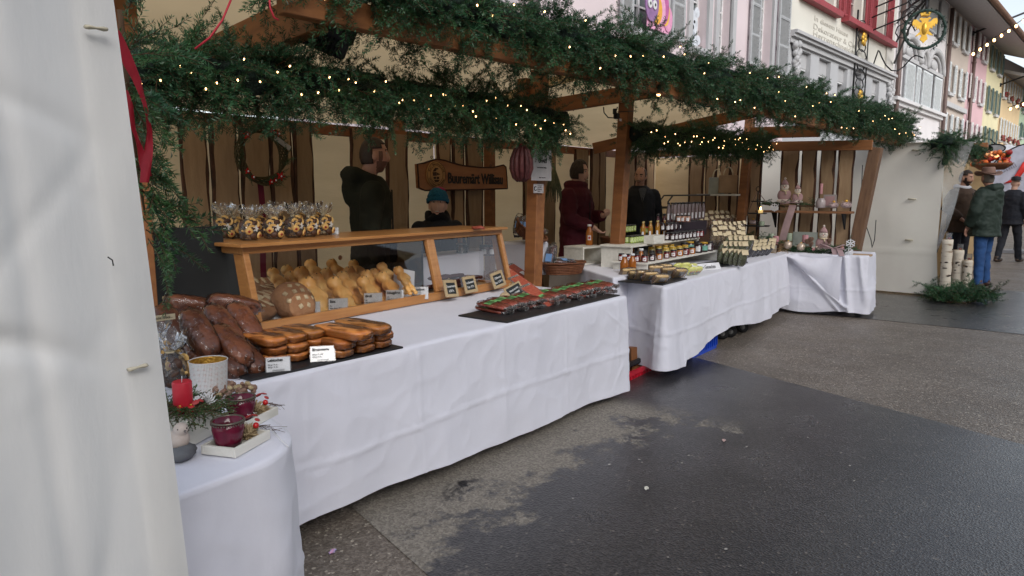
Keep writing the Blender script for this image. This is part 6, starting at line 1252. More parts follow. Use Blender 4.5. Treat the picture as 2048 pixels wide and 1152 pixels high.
for lb, x, y, r_, m_ in (('round cream glitter bauble left among the greenery', 1576, 490, .05, CHAM), ('flattened cream bauble beside the fir cones', 1602, 494, .05, CHAM), ('tiny pink bauble below the fir cones', 1627, 499, .02, PNK), ('tiny champagne bauble next to the pink one', 1633, 495, .018, CHAM), ('pink bauble at the right of the ribbon', 1684, 497, .022, PNK)): bauble(lb, x, y, 8.62, r_, m_)
def cone(label, p, s=1.):
    t = thing('fir_cone', label, 'fir cone', loc=p, scale=s); q = MB()
    for j in range(7):
        for k in range(7): a = k * .9 + j * .45; r_ = .026 * math.sin((j + 1.2) / 8.4 * math.pi); q.box((r_, 0, 0), (.018, .014, .004), 0, Matrix.Translation((0, 0, .008 + j * .008)) @ Matrix.Rotation(a, 4, 'Z') @ Matrix.Rotation(-.4, 4, 'Y'))
    q.ell((0, 0, .03), (.012, .012, .03), 8, 6); ob('scales', q, mat('cone_brown', (.17, .08, .05), .8, (.3, .2, .15), ns=60), t)
for k, (x, y) in enumerate(((1614, 489), (1622, 485), (1621, 494), (1658, 488))): cone('dusky fir cone in the table greenery, %s from the left' % ordn[k], PX(x, y, 8.64), 1.)
rb = thing('ribbon_bow', 'long pale pink ribbon bow trailing from the wall shelf', 'ribbon', loc=PX(1581, 405, 9.0)); RB = mat('pale_pink_ribbon', (.60, .42, .43), .7, transl=.3); o0 = rb.location
q = MB(); q.tube([(0, .0, 0), (-.02, -.09, .04), (-.02, -.12, .0), (0, 0, 0), (-.02, .1, .03), (-.02, .12, -.02), (0, 0, 0)], .018, 6, flat=.4); ob('loops', q, RB, rb)
q = MB(); pA, pB = PX(1586, 410, 9.0) - o0, PX(1565, 480, 8.95) - o0; q.grid(lambda u, v: tuple(pA.lerp(pB, v) + Vector((-.02 * math.sin(v * 3), (.045 - .09 * u), .0))), 3, 12); ob('tail', q, RB, rb)
rb = thing('ribbon_bow', 'pale pink satin ribbon falling over the white cloth beside the snowman', 'ribbon', loc=PX(1666, 497, 8.6)); o0 = rb.location
q = MB(); q.tube([(0, 0, 0), (-.02, .13, .05), (-.03, .15, .0), (0, 0, 0), (-.02, -.12, .05), (-.03, -.13, 0), (0, 0, 0)], .02, 6, flat=.4); ob('loops', q, RB, rb)
for a_, b_ in (((1668, 498), (1672, 519)), ((1678, 496), (1684, 512))): pA, pB = PX(*a_, 8.58) - o0, PX(*b_, 8.50) - o0; q = MB(); q.grid(lambda u, v: tuple(pA.lerp(pB, v) + Vector((0, .03 - .06 * u, 0))), 3, 8); ob('tail', q, RB, rb)
def fluff(label, px, py, X, s=1.):
    t = thing('fluffy_ornament', label, 'ornament', loc=PX(px, py, X), scale=s); q = MB(); q.ell((0, 0, .03), (.06, .06, .035), 12, 8)
    for k in range(240): a = Vector((U(-1, 1), U(-1, 1), U(-.1, 1))).normalized(); p0 = Vector((0, 0, .03)) + Vector((a.x * .055, a.y * .055, a.z * .03)); p1 = p0 + a * U(.02, .04); w_ = Vector((-a.y, a.x, 0)) * .003; q.add([p0 - w_, p0 + w_, p1], [(0, 1, 2)])
    ob('fur_ball', q, FUR, t); q = MB(); q.ell((0, 0, .075), (.018, .018, .018), 8, 6); ob('gilt_top', q, GOLD, t)
fluff('pink fluffy ornament left of the last one on the wall shelf', 1667, 416, 9.12); fluff('pink fluffy ornament at the right end of the wall shelf', 1692, 416, 9.12, 1.1); fluff('pale fluffy ornament on the bottom plate of the tiered stand', 1506, 448, 8.8, .8)
q = MB(); q.lathe([(.05, 0), (.06, .01), (.055, .09), (.04, .11), (.045, .12)], 16); ob('storm_jar', q, mat('misty_jar', (.42, .36, .36), .2), None, loc=PX(1641, 416, 9.1), label='misty glass jar under the slim candle on the shelf', cat='jar')
q = MB(); q.box((0, 0, .08), (.02, .15, .16)); q.box((-.011, 0, .08), (.004, .11, .12), 1); ob('picture_block', q, [mat('grey_block', (.34, .30, .29), .7), PINKM], None, loc=PX(1659, 415, 9.2), label='small grey framed block on the shelf behind the jar', cat='frame')
q = MB(); q.box((0, 0, .09), (.02, .30, .18)); ob('grey_crate', q, mat('sage_grey', (.33, .36, .32), .7), None, loc=PX(1609, 492, 9.22), label='grey green wooden box end behind the candles on the table', cat='box')
ts = thing('tiered_stand', 'black three-tier iron stand with tealight beside the end wall', 'cake stand', loc=PX(1512, 472, 8.7)); ts_s = .6; b0 = PX(1512, 472, 8.7)
def zat(y): return PX(1515, y, 8.7).z - b0.z
q = MB(); q.tube([(0, 0, 0), (0, 0, zat(382))], .008, 6); q.tube([(.0, .028 * math.cos(a), zat(378) + .028 * math.sin(a)) for a in np.linspace(0, 6.28, 12)], .006, 5); ob('rod', q, STEEL, ts)
for y, r_ in ((453, .17), (428, .125), (404, .085)): q = MB(); q.lathe([(r_ * .2, 0), (r_ * .9, .002), (r_, .014), (r_ * .97, .014), (r_ * .88, .006), (r_ * .1, .006)], 22, 0, Matrix.Translation((0, 0, zat(y))), True, 1, 1, False); ob('plate', q, STEEL, ts)
for a_ in ((1514, 384, 1487, 446), (1517, 384, 1532, 404)): pA, pB = PX(a_[0], a_[1], 8.7) - b0, PX(a_[2], a_[3], 8.7) - b0; q = MB(); q.tube([pA, pB], .0045, 5); ob('stay', q, mat('rust_rod', (.2, .12, .1), .6), ts)
def tealight(label, p, s=1.): t = thing('tealight', label, 'tealight', loc=p, scale=s); q = MB(); q.lathe([(.02, 0), (.024, .03), (.022, .032)], 12); ob('glass_cup', q, mat('warm_glass', (.6, .4, .15), .3, emit=.6), t); q = MB(); q.ell((0, 0, .045), (.008, .008, .018), 8, 6); ob('flame', q, BULB, t)
tealight('burning tealight on the middle plate of the iron stand', ts.location + Vector((-.02, -.05, zat(428) + .01)), 1.3)
for k, (px, py, r_) in enumerate(((1522, 508, .048), (1534, 512, .05))): q = MB(); q.lathe([(r_, 0), (r_, .12), (r_ * .9, .12), (r_ * .9, .01)], 18, 0, None, True, 1, 1, False); ob('white_cup', q, mat('birch_print', (.62, .60, .58), .6, (.4, .38, .37), ns=25), None, loc=PX(px, py, 8.55), label=('left white birch-patterned lantern cup by the cloth edge', 'right white birch-patterned lantern cup by the cloth edge')[k], cat='candle cup')
gold = MB()
for k in range(70): x, y = U(1485, 1565), U(503, 514); p = PZ(x, y, TZ + .02) if False else PX(x, y, U(8.3, 8.6)); 
gd = thing('dried_arrangement', 'gold and brown dried arrangement by the cups at the cloth edge', 'decoration', loc=PX(1555, 515, 8.5)); q = MB()
for k in range(60): a = Vector((U(-1, 1), U(-1, 1), U(.0, 1))); q.tube([(0, 0, 0), a * .07 + Vector((U(-.08, .08), U(-.08, .08), 0)), a * .13 + Vector((U(-.1, .1), U(-.1, .1), 0))], [.003, .004, .001], 4)
ob('twigs', q, mat('gold_twigs', (.45, .30, .12), .4, (.15, .07, .04), ns=40), gd)
q = MB(); q.box((0, 0, .012), (.12, .2, .022), 0, None, .003); ob('wood_block', q, mat('raw_wood', (.5, .34, .2), .7), None, loc=PX(1724, 512, 8.72), label='flat raw wood block at the right end of the cloth', cat='wood block')
# ---------------------------------------------------------------- people
def skinm(nm, c): return mat('skin_' + nm, c, .5, tuple(k * .88 for k in c), ns=14, spec=.35)
LIPM = mat('lips', (.42, .16, .13), .45); HAIRD = mat('dark_hair', (.022, .014, .010), .55, (.045, .03, .02), ns=60, stretch=(1, 1, .3), bump=.6, bs=90); EYEW = mat('eye_white', (.55, .52, .50), .25); EYED = mat('iris', (.03, .02, .015), .2); TOOTH = mat('teeth', (.6, .56, .5), .3)
def loft(mb, rings, n=20):
    vs = []; fs = []
    for (cx, cy, z, rx, ry) in rings:
        for k in range(n): a = 6.28318 * k / n; vs.append((cx + rx * math.cos(a), cy + ry * math.sin(a), z))
    for i in range(len(rings) - 1):
        for k in range(n): k2 = (k + 1) % n; fs.append((i * n + k, i * n + k2, (i + 1) * n + k2, (i + 1) * n + k))
    fs.append(tuple(range(n))[::-1]); fs.append(tuple((len(rings) - 1) * n + k for k in range(n))); mb.add(vs, fs)
def gau(a, b, s): return math.exp(-((a - b) / s) ** 2)
def head_fn(fat=0., smile=0.):
    def f(d):
        az = math.degrees(math.atan2(d.x, -d.y)); el = math.degrees(math.asin(max(-1, min(1, d.z)))); r_ = 1.
        fr = max(0, -d.y)
        r_ += .22 * gau(az, 0, 9) * gau(el, -12, 11) + .10 * gau(az, 0, 7) * gau(el, 3, 9)      # nose
        r_ -= .07 * (gau(az, 24, 12) + gau(az, -24, 12)) * gau(el, 5, 9)                          # sockets
        r_ += .04 * gau(abs(az), 18, 20) * gau(el, 17, 7) * (fr > 0)                              # brow
        r_ += (.05 + .04 * smile + fat) * (gau(az, 42, 18) + gau(az, -42, 18)) * gau(el, -16, 14)  # cheeks
        r_ += .045 * gau(az, 0, 16) * gau(el, -35, 5) - .035 * gau(az, 0, 22) * gau(el, -40, 3.5) + .04 * gau(az, 0, 14) * gau(el, -44, 4)   # lips
        r_ += .10 * gau(az, 0, 24) * gau(el, -62, 14)                                            # chin
        if d.z < 0: r_ -= .16 * (-d.z) ** 1.5 * abs(d.x) * 1.6
        r_ -= .05 * gau(abs(az), 90, 30) * gau(el, 0, 50)
        return r_
    return f
def hand(mb, wrist, fwd, palm_n, s=1., curl=.5, side=1):
    """palm and five separate bent fingers"""
    f = Vector(fwd).normalized(); n = Vector(palm_n); n = (n - f * n.dot(f)).normalized(); x = f.cross(n) * side; w_ = Vector(wrist)
    M = Matrix(((x.x, f.x, n.x, 0), (x.y, f.y, n.y, 0), (x.z, f.z, n.z, 0), (0, 0, 0, 1))); M.translation = w_
    mb.ell((0, .045 * s, 0), (.040 * s, .052 * s, .017 * s), 14, 10, 0, M, sup(2.5))
    for k, (fx, L_) in enumerate(((-.028, .062), (-.0095, .075), (.0095, .080), (.028, .072))):
        a = 0; p = Vector((fx * s, .082 * s, 0)); pts = [Vector((fx * s, .06 * s, 0)), p.copy()]
        for q, fr in enumerate((.42, .33, .25)): a += curl * (.9 if q else .6) * (1 + .1 * k); p = p + Vector((fx * .12, math.cos(a), math.sin(a))).normalized() * L_ * fr * s; pts.append(p.copy())
        mb.tube([M @ q for q in pts], [.0095 * s, .0090 * s, .0085 * s, .0078 * s, .0060 * s], 8)
    mb.tube([M @ Vector(q) for q in ((.022 * s, .02 * s, .002), (.048 * s, .045 * s, .008 * s), (.056 * s, .068 * s, .016 * s), (.050 * s, .090 * s, .024 * s))], [.013 * s, .011 * s, .010 * s, .007 * s], 8)
def person(label, pos, yaw, height, arms, legs=None, head=(0, 0, 0), skin=(.48, .27, .19), top=None, hem=.80, trousers=None, shoes=None, hair=None, beard=None, puff=.03, fat=0., smile=0., child=False, hood=None, collar=None, extra=None, belly=0., group=None, wrink=.008, ears=True, stub=None):
    t = thing('person', label, 'person', loc=pos, rz=yaw, group=group); S = height / 1.75; hsz = 1.16 if child else 1.
    HM = Matrix.Translation((head[3] if len(head) > 3 else 0, -.022, 1.575 + (-.02 if child else 0))) @ Matrix.Rotation(head[0], 4, 'Z') @ Matrix.Rotation(head[1], 4, 'X') @ Matrix.Rotation(head[2], 4, 'Y') @ Matrix.Translation((0, -.012, .035)) @ Matrix.Scale(hsz, 4)
    if legs is None: legs = [((-.09, 0, .9), (-.10, -.01, .49), (-.11, .02, .07)), ((.09, 0, .9), (.10, -.01, .49), (.11, .02, .07))]
    def trunk(mb, k=0., zlo=.86, b=0.):
        R_ = [(.155, .11, .86), (.17, .118, .95), (.15, .108, 1.06), (.148, .108, 1.16), (.165, .118, 1.28), (.168, .108, 1.36), (.125, .085, 1.42), (.075, .062, 1.465)]
        rr = [(0, -b * gau(z, 1.08, .14) * .6, z, rx + k, ry + k + b * gau(z, 1.08, .16) * .6) for rx, ry, z in R_ if z >= zlo - .05]
        if zlo < .84: rr = [(0, 0, zlo, .17 + k * 1.2, .125 + k * 1.2)] + rr
        rr[-1] = (0, 0, 1.465 + k * .3, .085 + k * .4, .065 + k * .4); loft(mb, rr)
    mb = MB(); trunk(mb); mb.tube([(0, .012, 1.42), (0, .004, 1.50), HM @ Vector((0, .02, -.06))], [.062, .056, .055], 14)
    fn = head_fn(fat, smile); mb.ell((0, 0, 0), (.0735, .094, .118), 44, 34, 0, HM, fn)
    if ears:
        for sx in (-1, 1): mb.ell((sx * .073, .012, -.008), (.010, .019, .030), 10, 8, 0, HM)
    for (sh, el, wr, fw, pn, cu), sd in zip(arms, (-1, 1)): mb.tube([sh, Vector(sh).lerp(Vector(el), .5), el, Vector(el).lerp(Vector(wr), .5), wr], [.052, .047, .040, .037, .027], 12); mb.tube([wr, Vector(wr) + Vector(fw).normalized() * .03], [.027, .026], 10); hand(mb, wr, fw, pn, 1.0, cu, sd)
    for (hp, kn, an) in legs: mb.tube([hp, Vector(hp).lerp(Vector(kn), .5), kn, Vector(kn).lerp(Vector(an), .35), an], [.088, .075, .055, .055, .036], 12); mb.ell((an[0], an[1] - .07, .035), (.042, .12, .035), 12, 8)
    me = fuse(mb, .0075, 1, .4, 'body')
    sk = skinm(label[:5].replace(' ', ''), skin); me.materials.append(sk); me.materials.append(LIPM); me.materials.append(beard or HAIRD); me.materials.append(stub or sk)
    HI = HM.inverted(); mi = np.zeros(len(me.polygons), dtype=np.int32)
    for p in me.polygons:
        if p.center.z < 1.42: continue
        q = HI @ p.center; dn = Vector((q.x / .0735, q.y / .094, q.z / .118)).normalized(); az = math.degrees(math.atan2(dn.x, -dn.y)); el = math.degrees(math.asin(dn.z))
        if abs(az) < (21 if smile else 16) and abs(el + 39 - (abs(az) * .22 if smile else 0)) < 3.6: mi[p.index] = 1
        elif 11 < abs(az) < 40 and 13.5 < el < 18.5: mi[p.index] = 2
        elif q.length < .16 and (-80 < el < -22 and abs(az) < 92 or (60 < abs(az) < 80 and el < 12)): mi[p.index] = 3
    me.polygons.foreach_set('material_index', mi); bo = ob('body', me, None, t, scale=S)
    for sx in (-1, 1):
        q = MB(); q.ell((sx * .0265, -.0745, .012), (.0125, .0105, .0085), 10, 8, 0, HM); q.ell((sx * .0265, -.0835, .012), (.006, .003, .0062), 8, 6, 1, HM); ob('eye', q, [EYEW, EYED], bo)
    if smile > .5: q = MB(); q.ell((0, -.094, -.071), (.020, .006, .0045), 10, 6, 0, HM); ob('teeth', q, TOOTH, bo)
    def wr_disp(me, amp, sc, sd):
        n = len(me.vertices); me.update(); co = np.empty(n * 3, np.float32); me.vertices.foreach_get('co', co); co = co.reshape(-1, 3); no = np.empty(n * 3, np.float32); me.vertex_normals.foreach_get('vector', no); no = no.reshape(-1, 3)
        k = np.array([mnoise.noise(Vector((x * sc, y * sc, z * sc * 1.5 + sd))) + .5 * (1 - 2 * abs(mnoise.noise(Vector((x * sc * 1.7, y * sc * 1.7 + sd, z * sc * 2.4))))) for x, y, z in co.tolist()])
        me.vertices.foreach_set('co', (co + no * (k * amp)[:, None]).astype(np.float32).ravel()); me.update()
    # jacket
    if top:
        mb = MB(); trunk(mb, puff, hem, belly); 
        for (sh, el, wr, *_r) in arms: mb.tube([sh, Vector(sh).lerp(Vector(el), .5), el, Vector(el).lerp(Vector(wr), .5), Vector(el).lerp(Vector(wr), .93)], [.062 + puff * .6, .055 + puff * .7, .050 + puff * .6, .045 + puff * .5, .036 + puff * .4], 14); mb.ell(sh, (.07 + puff * .4,) * 3, 12, 10)
        if hood: mb.tube([(.0, -.095, 1.40), (-.06, -.07, 1.43), (-.105, .02, 1.455), (-.09, .10, 1.475), (0, .135, 1.48), (.09, .10, 1.475), (.105, .02, 1.455), (.06, -.07, 1.43), (0, -.095, 1.40)], [.022, .028, .04, .055, .062, .055, .04, .028, .022], 12); mb.ell((0, .125, 1.38), (.11, .065, .12), 14, 10)
        if collar: mb.tube([(.085 * math.cos(a) * 1.02, .01 + .082 * math.sin(a), 1.455 + collar * .5) for a in np.linspace(0, 6.283, 17)], [collar] * 17, 10)
        me = fuse(mb, .012, 3, .5, 'jacket'); wr_disp(me, wrink, 9, 3.); me.polygons.foreach_set('use_smooth', [True] * len(me.polygons)); me.materials.append(top); ob('jacket', me, None, t, scale=S)
        q = MB(); q.tube([(0, -(.118 + puff + belly * .9) if z < 1.25 else -(.116 + puff), z) for z in (hem + .03, 1.0, 1.2, 1.38)], .006, 5); ob('zip', q, STEEL, t, scale=S)
    mb = MB(); loft(mb, [(0, 0, .80, .165, .118), (0, 0, .90, .172, .124), (0, 0, 1.02, .155, .115)])
    for (hp, kn, an) in legs: mb.tube([hp, Vector(hp).lerp(Vector(kn), .5), kn, Vector(kn).lerp(Vector(an), .5), (an[0], an[1], .045)], [.098, .086, .072, .064, .058], 14)
    me = fuse(mb, .014, 3, .5, 'trousers'); wr_disp(me, .009, 10, 8.); me.polygons.foreach_set('use_smooth', [True] * len(me.polygons)); me.materials.append(trousers or mat('dark_trousers', (.02, .022, .03), .85)); ob('trousers', me, None, t, scale=S)
    for (hp, kn, an) in legs:
        q = MB(); q.ell((an[0], an[1] - .06, .042), (.052, .145, .042), 16, 10, 0, None, sup(2.6)); q.tube([(an[0], an[1] + .01, .05), (an[0], an[1] + .01, .12)], [.05, .046], 12); ob('shoe', q, shoes or mat('brown_shoe', (.06, .035, .022), .5), t, scale=S)
    def shell(nm, m_, test, kk=1.08, amp=.05, sc=6, dz=0.):
        q = MB(); nu, nv = 48, 34; vs = []; fs = []
        for j in range(nv + 1):
            ph = math.pi * j / nv
            for i in range(nu):
                th = 6.28318 * i / nu; d = Vector((math.sin(ph) * math.cos(th), math.sin(ph) * math.sin(th), math.cos(ph))); k = (fn(d) if nm == 'beard' else 1.) * (kk + amp * mnoise.noise(d * sc)); vs.append(HM @ Vector((.0735 * d.x * k, .094 * d.y * k, .118 * d.z * k + dz)))
        for j in range(nv):
            for i in range(nu):
                ph = math.pi * (j + .5) / nv; th = 6.28318 * (i + .5) / nu; d = Vector((math.sin(ph) * math.cos(th), math.sin(ph) * math.sin(th), math.cos(ph)))
                az = abs(math.degrees(math.atan2(d.x, -d.y))); el = math.degrees(math.asin(d.z))
                if test(az, el, d): i2 = (i + 1) % nu; fs.append((j * nu + i, (j + 1) * nu + i, (j + 1) * nu + i2, j * nu + i2))
        q.add(vs, fs, 0, True); o = ob(nm, q, m_, t, scale=S); sm = o.modifiers.new('thickness', 'SOLIDIFY'); sm.thickness = .006; sm.offset = -1; return o
    if hair: shell('hair', *hair)
    if beard: shell('beard', beard, lambda az, el, d: el < -22 and az < 95 and not (az < 19 and -44 < el < -33) or (60 < az < 85 and el < 5), 1.025, .03, 9)
    if extra: extra(t, S, HM)
    return t
def shorthair(az, el, d): return el > 36 or (az > 60 and el > 6 + (0 if az > 105 else 14)) or (az > 105 and el > -28)
R_ARM = lambda el, wr, fw=(0, 0, -1), pn=(0, 1, 0), cu=.35: ((-.18, 0, 1.36), el, wr, fw, pn, cu)
L_ARM = lambda el, wr, fw=(0, 0, -1), pn=(0, 1, 0), cu=.35: ((.18, 0, 1.36), el, wr, fw, pn, cu)
down = [R_ARM((-.24, .03, 1.12), (-.25, -.03, .88)), L_ARM((.24, .03, 1.12), (.25, -.03, .88))]
hp = PY(742, 300, 3.95)
GRN = mat('olive_hoodie', (.026, .027, .018), .95, (.014, .015, .010), ns=8, spec=.2)
person('man in a dark olive hooded jacket looking right behind the display case', (hp.x, 3.97, 0), R(56), 1.84, down, head=(.12, -.06, 0), skin=(.52, .28, .20), top=GRN, hood=True, hair=(mat('dark_brown_hair', (.03, .017, .011), .6, (.05, .03, .02), ns=50), shorthair, 1.06, .03), stub=mat('stubble', (.20, .10, .07), .7, (.12, .065, .045), ns=120), trousers=mat('dark_jeans', (.02, .025, .04), .85))
kp = PY(878, 400, 4.1)
def kid_hat(t, S, HM):
    K = mat('blue_wool', (.008, .13, .22), .9, (.005, .08, .15), ns=40, bump=.8, bs=60); Pk = mat('pink_wool', (.42, .02, .10), .9, bump=.8, bs=60)
    q = MB(); q.lathe([(.092, .018), (.097, .022), (.099, .05), (.094, .056)], 26, 0, HM, True, 1, 1.2, False); q.lathe([(.091, .05), (.092, .075), (.075, .115), (.045, .142), (.006, .152)], 26, 0, HM, True, .98, 1.2); ob('knitted_hat', q, K, t, scale=S)
    q = MB(); q.lathe([(.072, .121), (.05, .146), (.015, .160)], 20, 0, HM @ Matrix.Translation((.008, .012, 0)), True, .98, 1.2); ob('pink_crown', q, Pk, t, scale=S)
    q = MB(); q.tube([(.088 * math.cos(a), .005 + .088 * math.sin(a), 1.475 + .03 * math.sin(a * 3)) for a in np.linspace(0, 6.283, 17)], [.042] * 17, 10); ob('scarf', q, mat('black_scarf', (.008, .008, .012), .95, bump=.6, bs=40), t, scale=S)
person('smiling child in a blue and pink knitted hat looking up at the man', (kp.x, 4.12, 0), R(-34), 1.46, down, head=(R(-14), R(-12), .0), skin=(.68, .42, .32), top=mat('black_jacket', (.008, .009, .014), .8), smile=1., child=True, extra=kid_hat, collar=None, hem=.85)
wp = PY(1156, 330, 4.3); MAR = mat('maroon_coat', (.085, .010, .020), .75, (.06, .007, .014), ns=6, spec=.3)
person('woman in a long maroon padded coat laughing behind the side table', (wp.x, 4.32, 0), R(8), 1.80, [R_ARM((-.25, -.06, 1.12), (-.12, -.27, 1.03), (.3, -.8, -.6), (.2, 0, 1), .6), L_ARM((.26, -.04, 1.12), (.12, -.27, 1.15), (-.6, -.7, .2), (0, .3, 1), .9)], head=(.05, .05, -.06), skin=(.68, .41, .31), top=MAR, hem=.55, puff=.048, collar=.045, smile=1., wrink=.012,
       hair=(HAIRD, lambda az, el, d: el > 40 or (az > 48 and el > -4) or (az > 78 and el > -32), 1.14, .06, 5, .004))
op_ = PY(1283, 345, 4.5)
person('older balding man with a grey moustache in a dark navy jacket behind the jars', (op_.x, 4.52, 0), R(-48), 1.80, down, head=(R(-26), .16, .10), skin=(.66, .38, .28), top=mat('navy_jacket', (.010, .014, .024), .7), belly=.06, fat=.04, puff=.04, collar=.022, smile=.3,
       hair=(mat('grey_hair', (.22, .19, .16), .8, (.12, .10, .08), ns=60, bump=.4), lambda az, el, d: (az > 68 and 2 < el < 48) or (az > 110 and el > -25 and el < 55), 1.06, .03),
       extra=lambda t, S, HM: (ob('moustache', MB().tube([HM @ Vector((-.030, -.090, -.055)), HM @ Vector((-.012, -.100, -.045)), HM @ Vector((.012, -.100, -.045)), HM @ Vector((.030, -.090, -.055))], [.004, .008, .008, .004], 8), mat('grey_moustache', (.25, .2, .16), .8), t, scale=S), ob('checked_shirt', MB().prism([(-.004, 1.28), (.004, 1.28), (.05, 1.44), (.02, 1.46), (-.02, 1.46), (-.05, 1.44)], .02), mat('checked_shirt', (.14, .15, .17), .8, (.05, .06, .08), ns=60), t, loc=(0, -.175 * S, 0), scale=S)))
# street: bearded man, man with the hat, passer-by
bp2 = PX(1922, 420, 13.3)
person('bearded dark-haired man in a brown jacket and white hood smiling by the far tent', (bp2.x, bp2.y, 0), R(-30), 1.82, [R_ARM((-.27, .04, 1.15), (-.16, -.14, .98), (.6, -.3, -.5), (0, 0, 1), .7), L_ARM((.27, .04, 1.15), (.16, -.14, .98), (-.6, -.3, -.5), (0, 0, 1), .7)], head=(R(10), .1, 0), skin=(.48, .26, .18), top=mat('brown_jacket', (.065, .038, .024), .85), puff=.05, hem=.78, smile=1., hair=(HAIRD, shorthair, 1.09, .05), beard=mat('black_beard', (.04, .022, .016), .8), trousers=mat('black_jeans', (.012, .012, .02), .8),
       extra=lambda t, S, HM: ob('white_hood', MB().tube([(.095 * math.cos(a), .01 + .09 * math.sin(a), 1.47 + .015 * math.sin(a)) for a in np.linspace(0, 6.283, 17)], [.034] * 17, 10), mat('white_hoodie', (.6, .6, .64), .85), t, scale=S))
hg = PZ(1962, 574, 0)
def cowboy(t, S, HM):
    Hm = mat('tan_felt', (.28, .17, .13), .85, (.22, .13, .10), ns=10); q = MB()
    def br(u, v):
        a = 6.28318 * u; r_ = .088 + .085 * v; return tuple(HM @ Vector((r_ * math.cos(a) * .95, r_ * math.sin(a) * 1.15, .055 + .05 * v * v * abs(math.cos(a)) ** 2 - .018 * v * abs(math.sin(a)) ** 2)))
    q.grid(br, 36, 5); o = ob('hat_brim', q, Hm, t, scale=S); s_ = o.modifiers.new('t', 'SOLIDIFY'); s_.thickness = .005
    q = MB(); q.lathe([(.09, .052), (.089, .09), (.083, .145), (.074, .165), (.045, .155), (.01, .142)], 28, 0, HM, True, .95, 1.15); ob('hat_crown', q, Hm, t, scale=S); q = MB(); q.lathe([(.092, .058), (.092, .078)], 28, 0, HM, True, .95, 1.15, False); ob('hat_band', q, mat('brown_band', (.10, .05, .035), .7), t, scale=S)
DGR = mat('dark_green_jacket', (.022, .038, .028), .7, (.016, .028, .02), ns=6)
person('man seen from behind in a brim hat, dark green jacket and blue jeans', (hg.x + .05, hg.y + .02, 0), R(158), 1.80, [R_ARM((-.27, -.02, 1.13), (-.22, -.13, .90), (0, -.3, -1)), L_ARM((.27, -.02, 1.13), (.22, -.13, .90), (0, -.3, -1))], legs=[((-.09, 0, .9), (-.12, -.03, .49), (-.14, .0, .07)), ((.09, 0, .9), (.13, .02, .49), (.16, .05, .07))], head=(R(-30), 0, 0), skin=(.42, .22, .16), top=DGR, puff=.065, hem=.76, hood=True, wrink=.012, trousers=mat('blue_jeans', (.025, .085, .24), .85, (.018, .055, .16), ns=7, bump=.2, bs=30), shoes=mat('brown_boots', (.07, .03, .02), .5), extra=cowboy,
       hair=(mat('grey_back_hair', (.18, .15, .12), .8), lambda az, el, d: az > 95 and el > -30, 1.05, .03))
fg = PZ(2034, 514, 0)
def umb(t, S, HM):
    q = MB(); q.tube([(-.3, -.12, .86), (-.3, -.1, .10), (-.3, -.1, .03)], [.03, .035, .006], 8); q.tube([(-.3, -.12, .86), (-.3, -.12, .93), (-.27, -.12, .96), (-.24, -.12, .93)], .012, 6); ob('closed_umbrella', q, mat('black_nylon', (.008, .008, .012), .5), t, scale=S)
    q = MB(); q.lathe([(.12, .06), (.085, .065), (.08, .13), (.03, .15)], 20, 0, HM, True, 1, 1.15); ob('flat_cap', q, STEEL, t, scale=S)
person('passer-by in dark clothes with a closed umbrella at the right edge', (fg.x - 1.5, fg.y + .08, 0), R(70), 1.78, down, legs=[((-.09, 0, .9), (-.10, -.12, .49), (-.11, -.2, .07)), ((.09, 0, .9), (.10, .05, .49), (.11, .2, .07))], skin=(.5, .3, .22), top=mat('black_coat', (.012, .014, .022), .8), hem=.78, puff=.05, extra=umb)
# ---------------------------------------------------------------- things hung and standing in the stalls
sg0, sg1 = PY(834, 352, 4.84), PY(1015, 360, 4.84)
sgn = thing('wooden_sign', 'carved brown board sign reading Buuremärt Willisau with a round emblem', 'sign', loc=(sg0.x, 4.82, sg0.z)); WB = mat('carved_oak', (.36, .15, .05), .5, (.27, .10, .035), ns=4, stretch=(1, 6, 6))
def sp_(x, y): p = PY(x, y, 4.82); return (p.x - sg0.x, p.z - sg0.z)
outl = [sp_(x, y) for x, y in ((838, 376), (850, 381), (900, 380), (960, 379), (1015, 377), (1014, 355), (1012, 334), (1007, 330), (998, 332), (985, 335), (960, 335), (925, 331), (905, 326), (890, 321), (874, 318), (862, 321), (848, 326), (835, 328))]
q = MB(); q.prism(outl, .04); ob('board', q, WB, sgn)
q = MB(); pts = [Vector((x, .0, z)) for x, z in outl + outl[:1]]; q.tube(pts, .008, 5); ob('burnt_edge', q, mat('burnt_edge', (.05, .018, .01), .8), sgn)
cx, cz = sp_(871, 349); rr = (sp_(890, 349)[0] - sp_(852, 349)[0]) / 2; q = MB(); RX = Matrix.Rotation(R(90), 4, 'X'); LO = mat('light_oak', (.52, .27, .09), .5)
q.lathe([(rr, -.002), (rr, .014), (rr * .97, .016)], 36, 0, RX); em = ob('emblem_disc', q, LO, sgn, loc=(cx, 0, cz)); BRN = mat('engraved_dark', (.06, .025, .012), .8)
for r_, w_ in ((rr * .95, .0025), (rr * .66, .002)): q = MB(); q.tube([(r_ * math.cos(a), -.017, r_ * math.sin(a)) for a in np.linspace(0, 6.283, 41)], w_, 4, cap=False); ob('engraved_ring', q, BRN, em)
for poly in ([(-.42, .0), (-.38, .3), (-.15, .52), (.12, .5), (.2, .42), (-.05, .38), (-.1, .25), (-.38, .22)], [(-.45, .16), (-.05, .2), (-.04, -.1), (-.4, -.12)], [(.0, .16), (.4, .02), (.02, -.06)], [(-.35, -.2), (-.1, -.18), (-.1, -.36), (-.33, -.36)], [(0, -.18), (.25, -.18), (.24, -.36), (0, -.36)], [(-.3, -.42), (.3, -.42), (.15, -.6), (-.15, -.6)]): q = MB(); q.prism([(x * rr * .95, z * rr * .95) for x, z in poly], .004); ob('emblem_shape', q, BRN, em, loc=(0, -.020, 0))
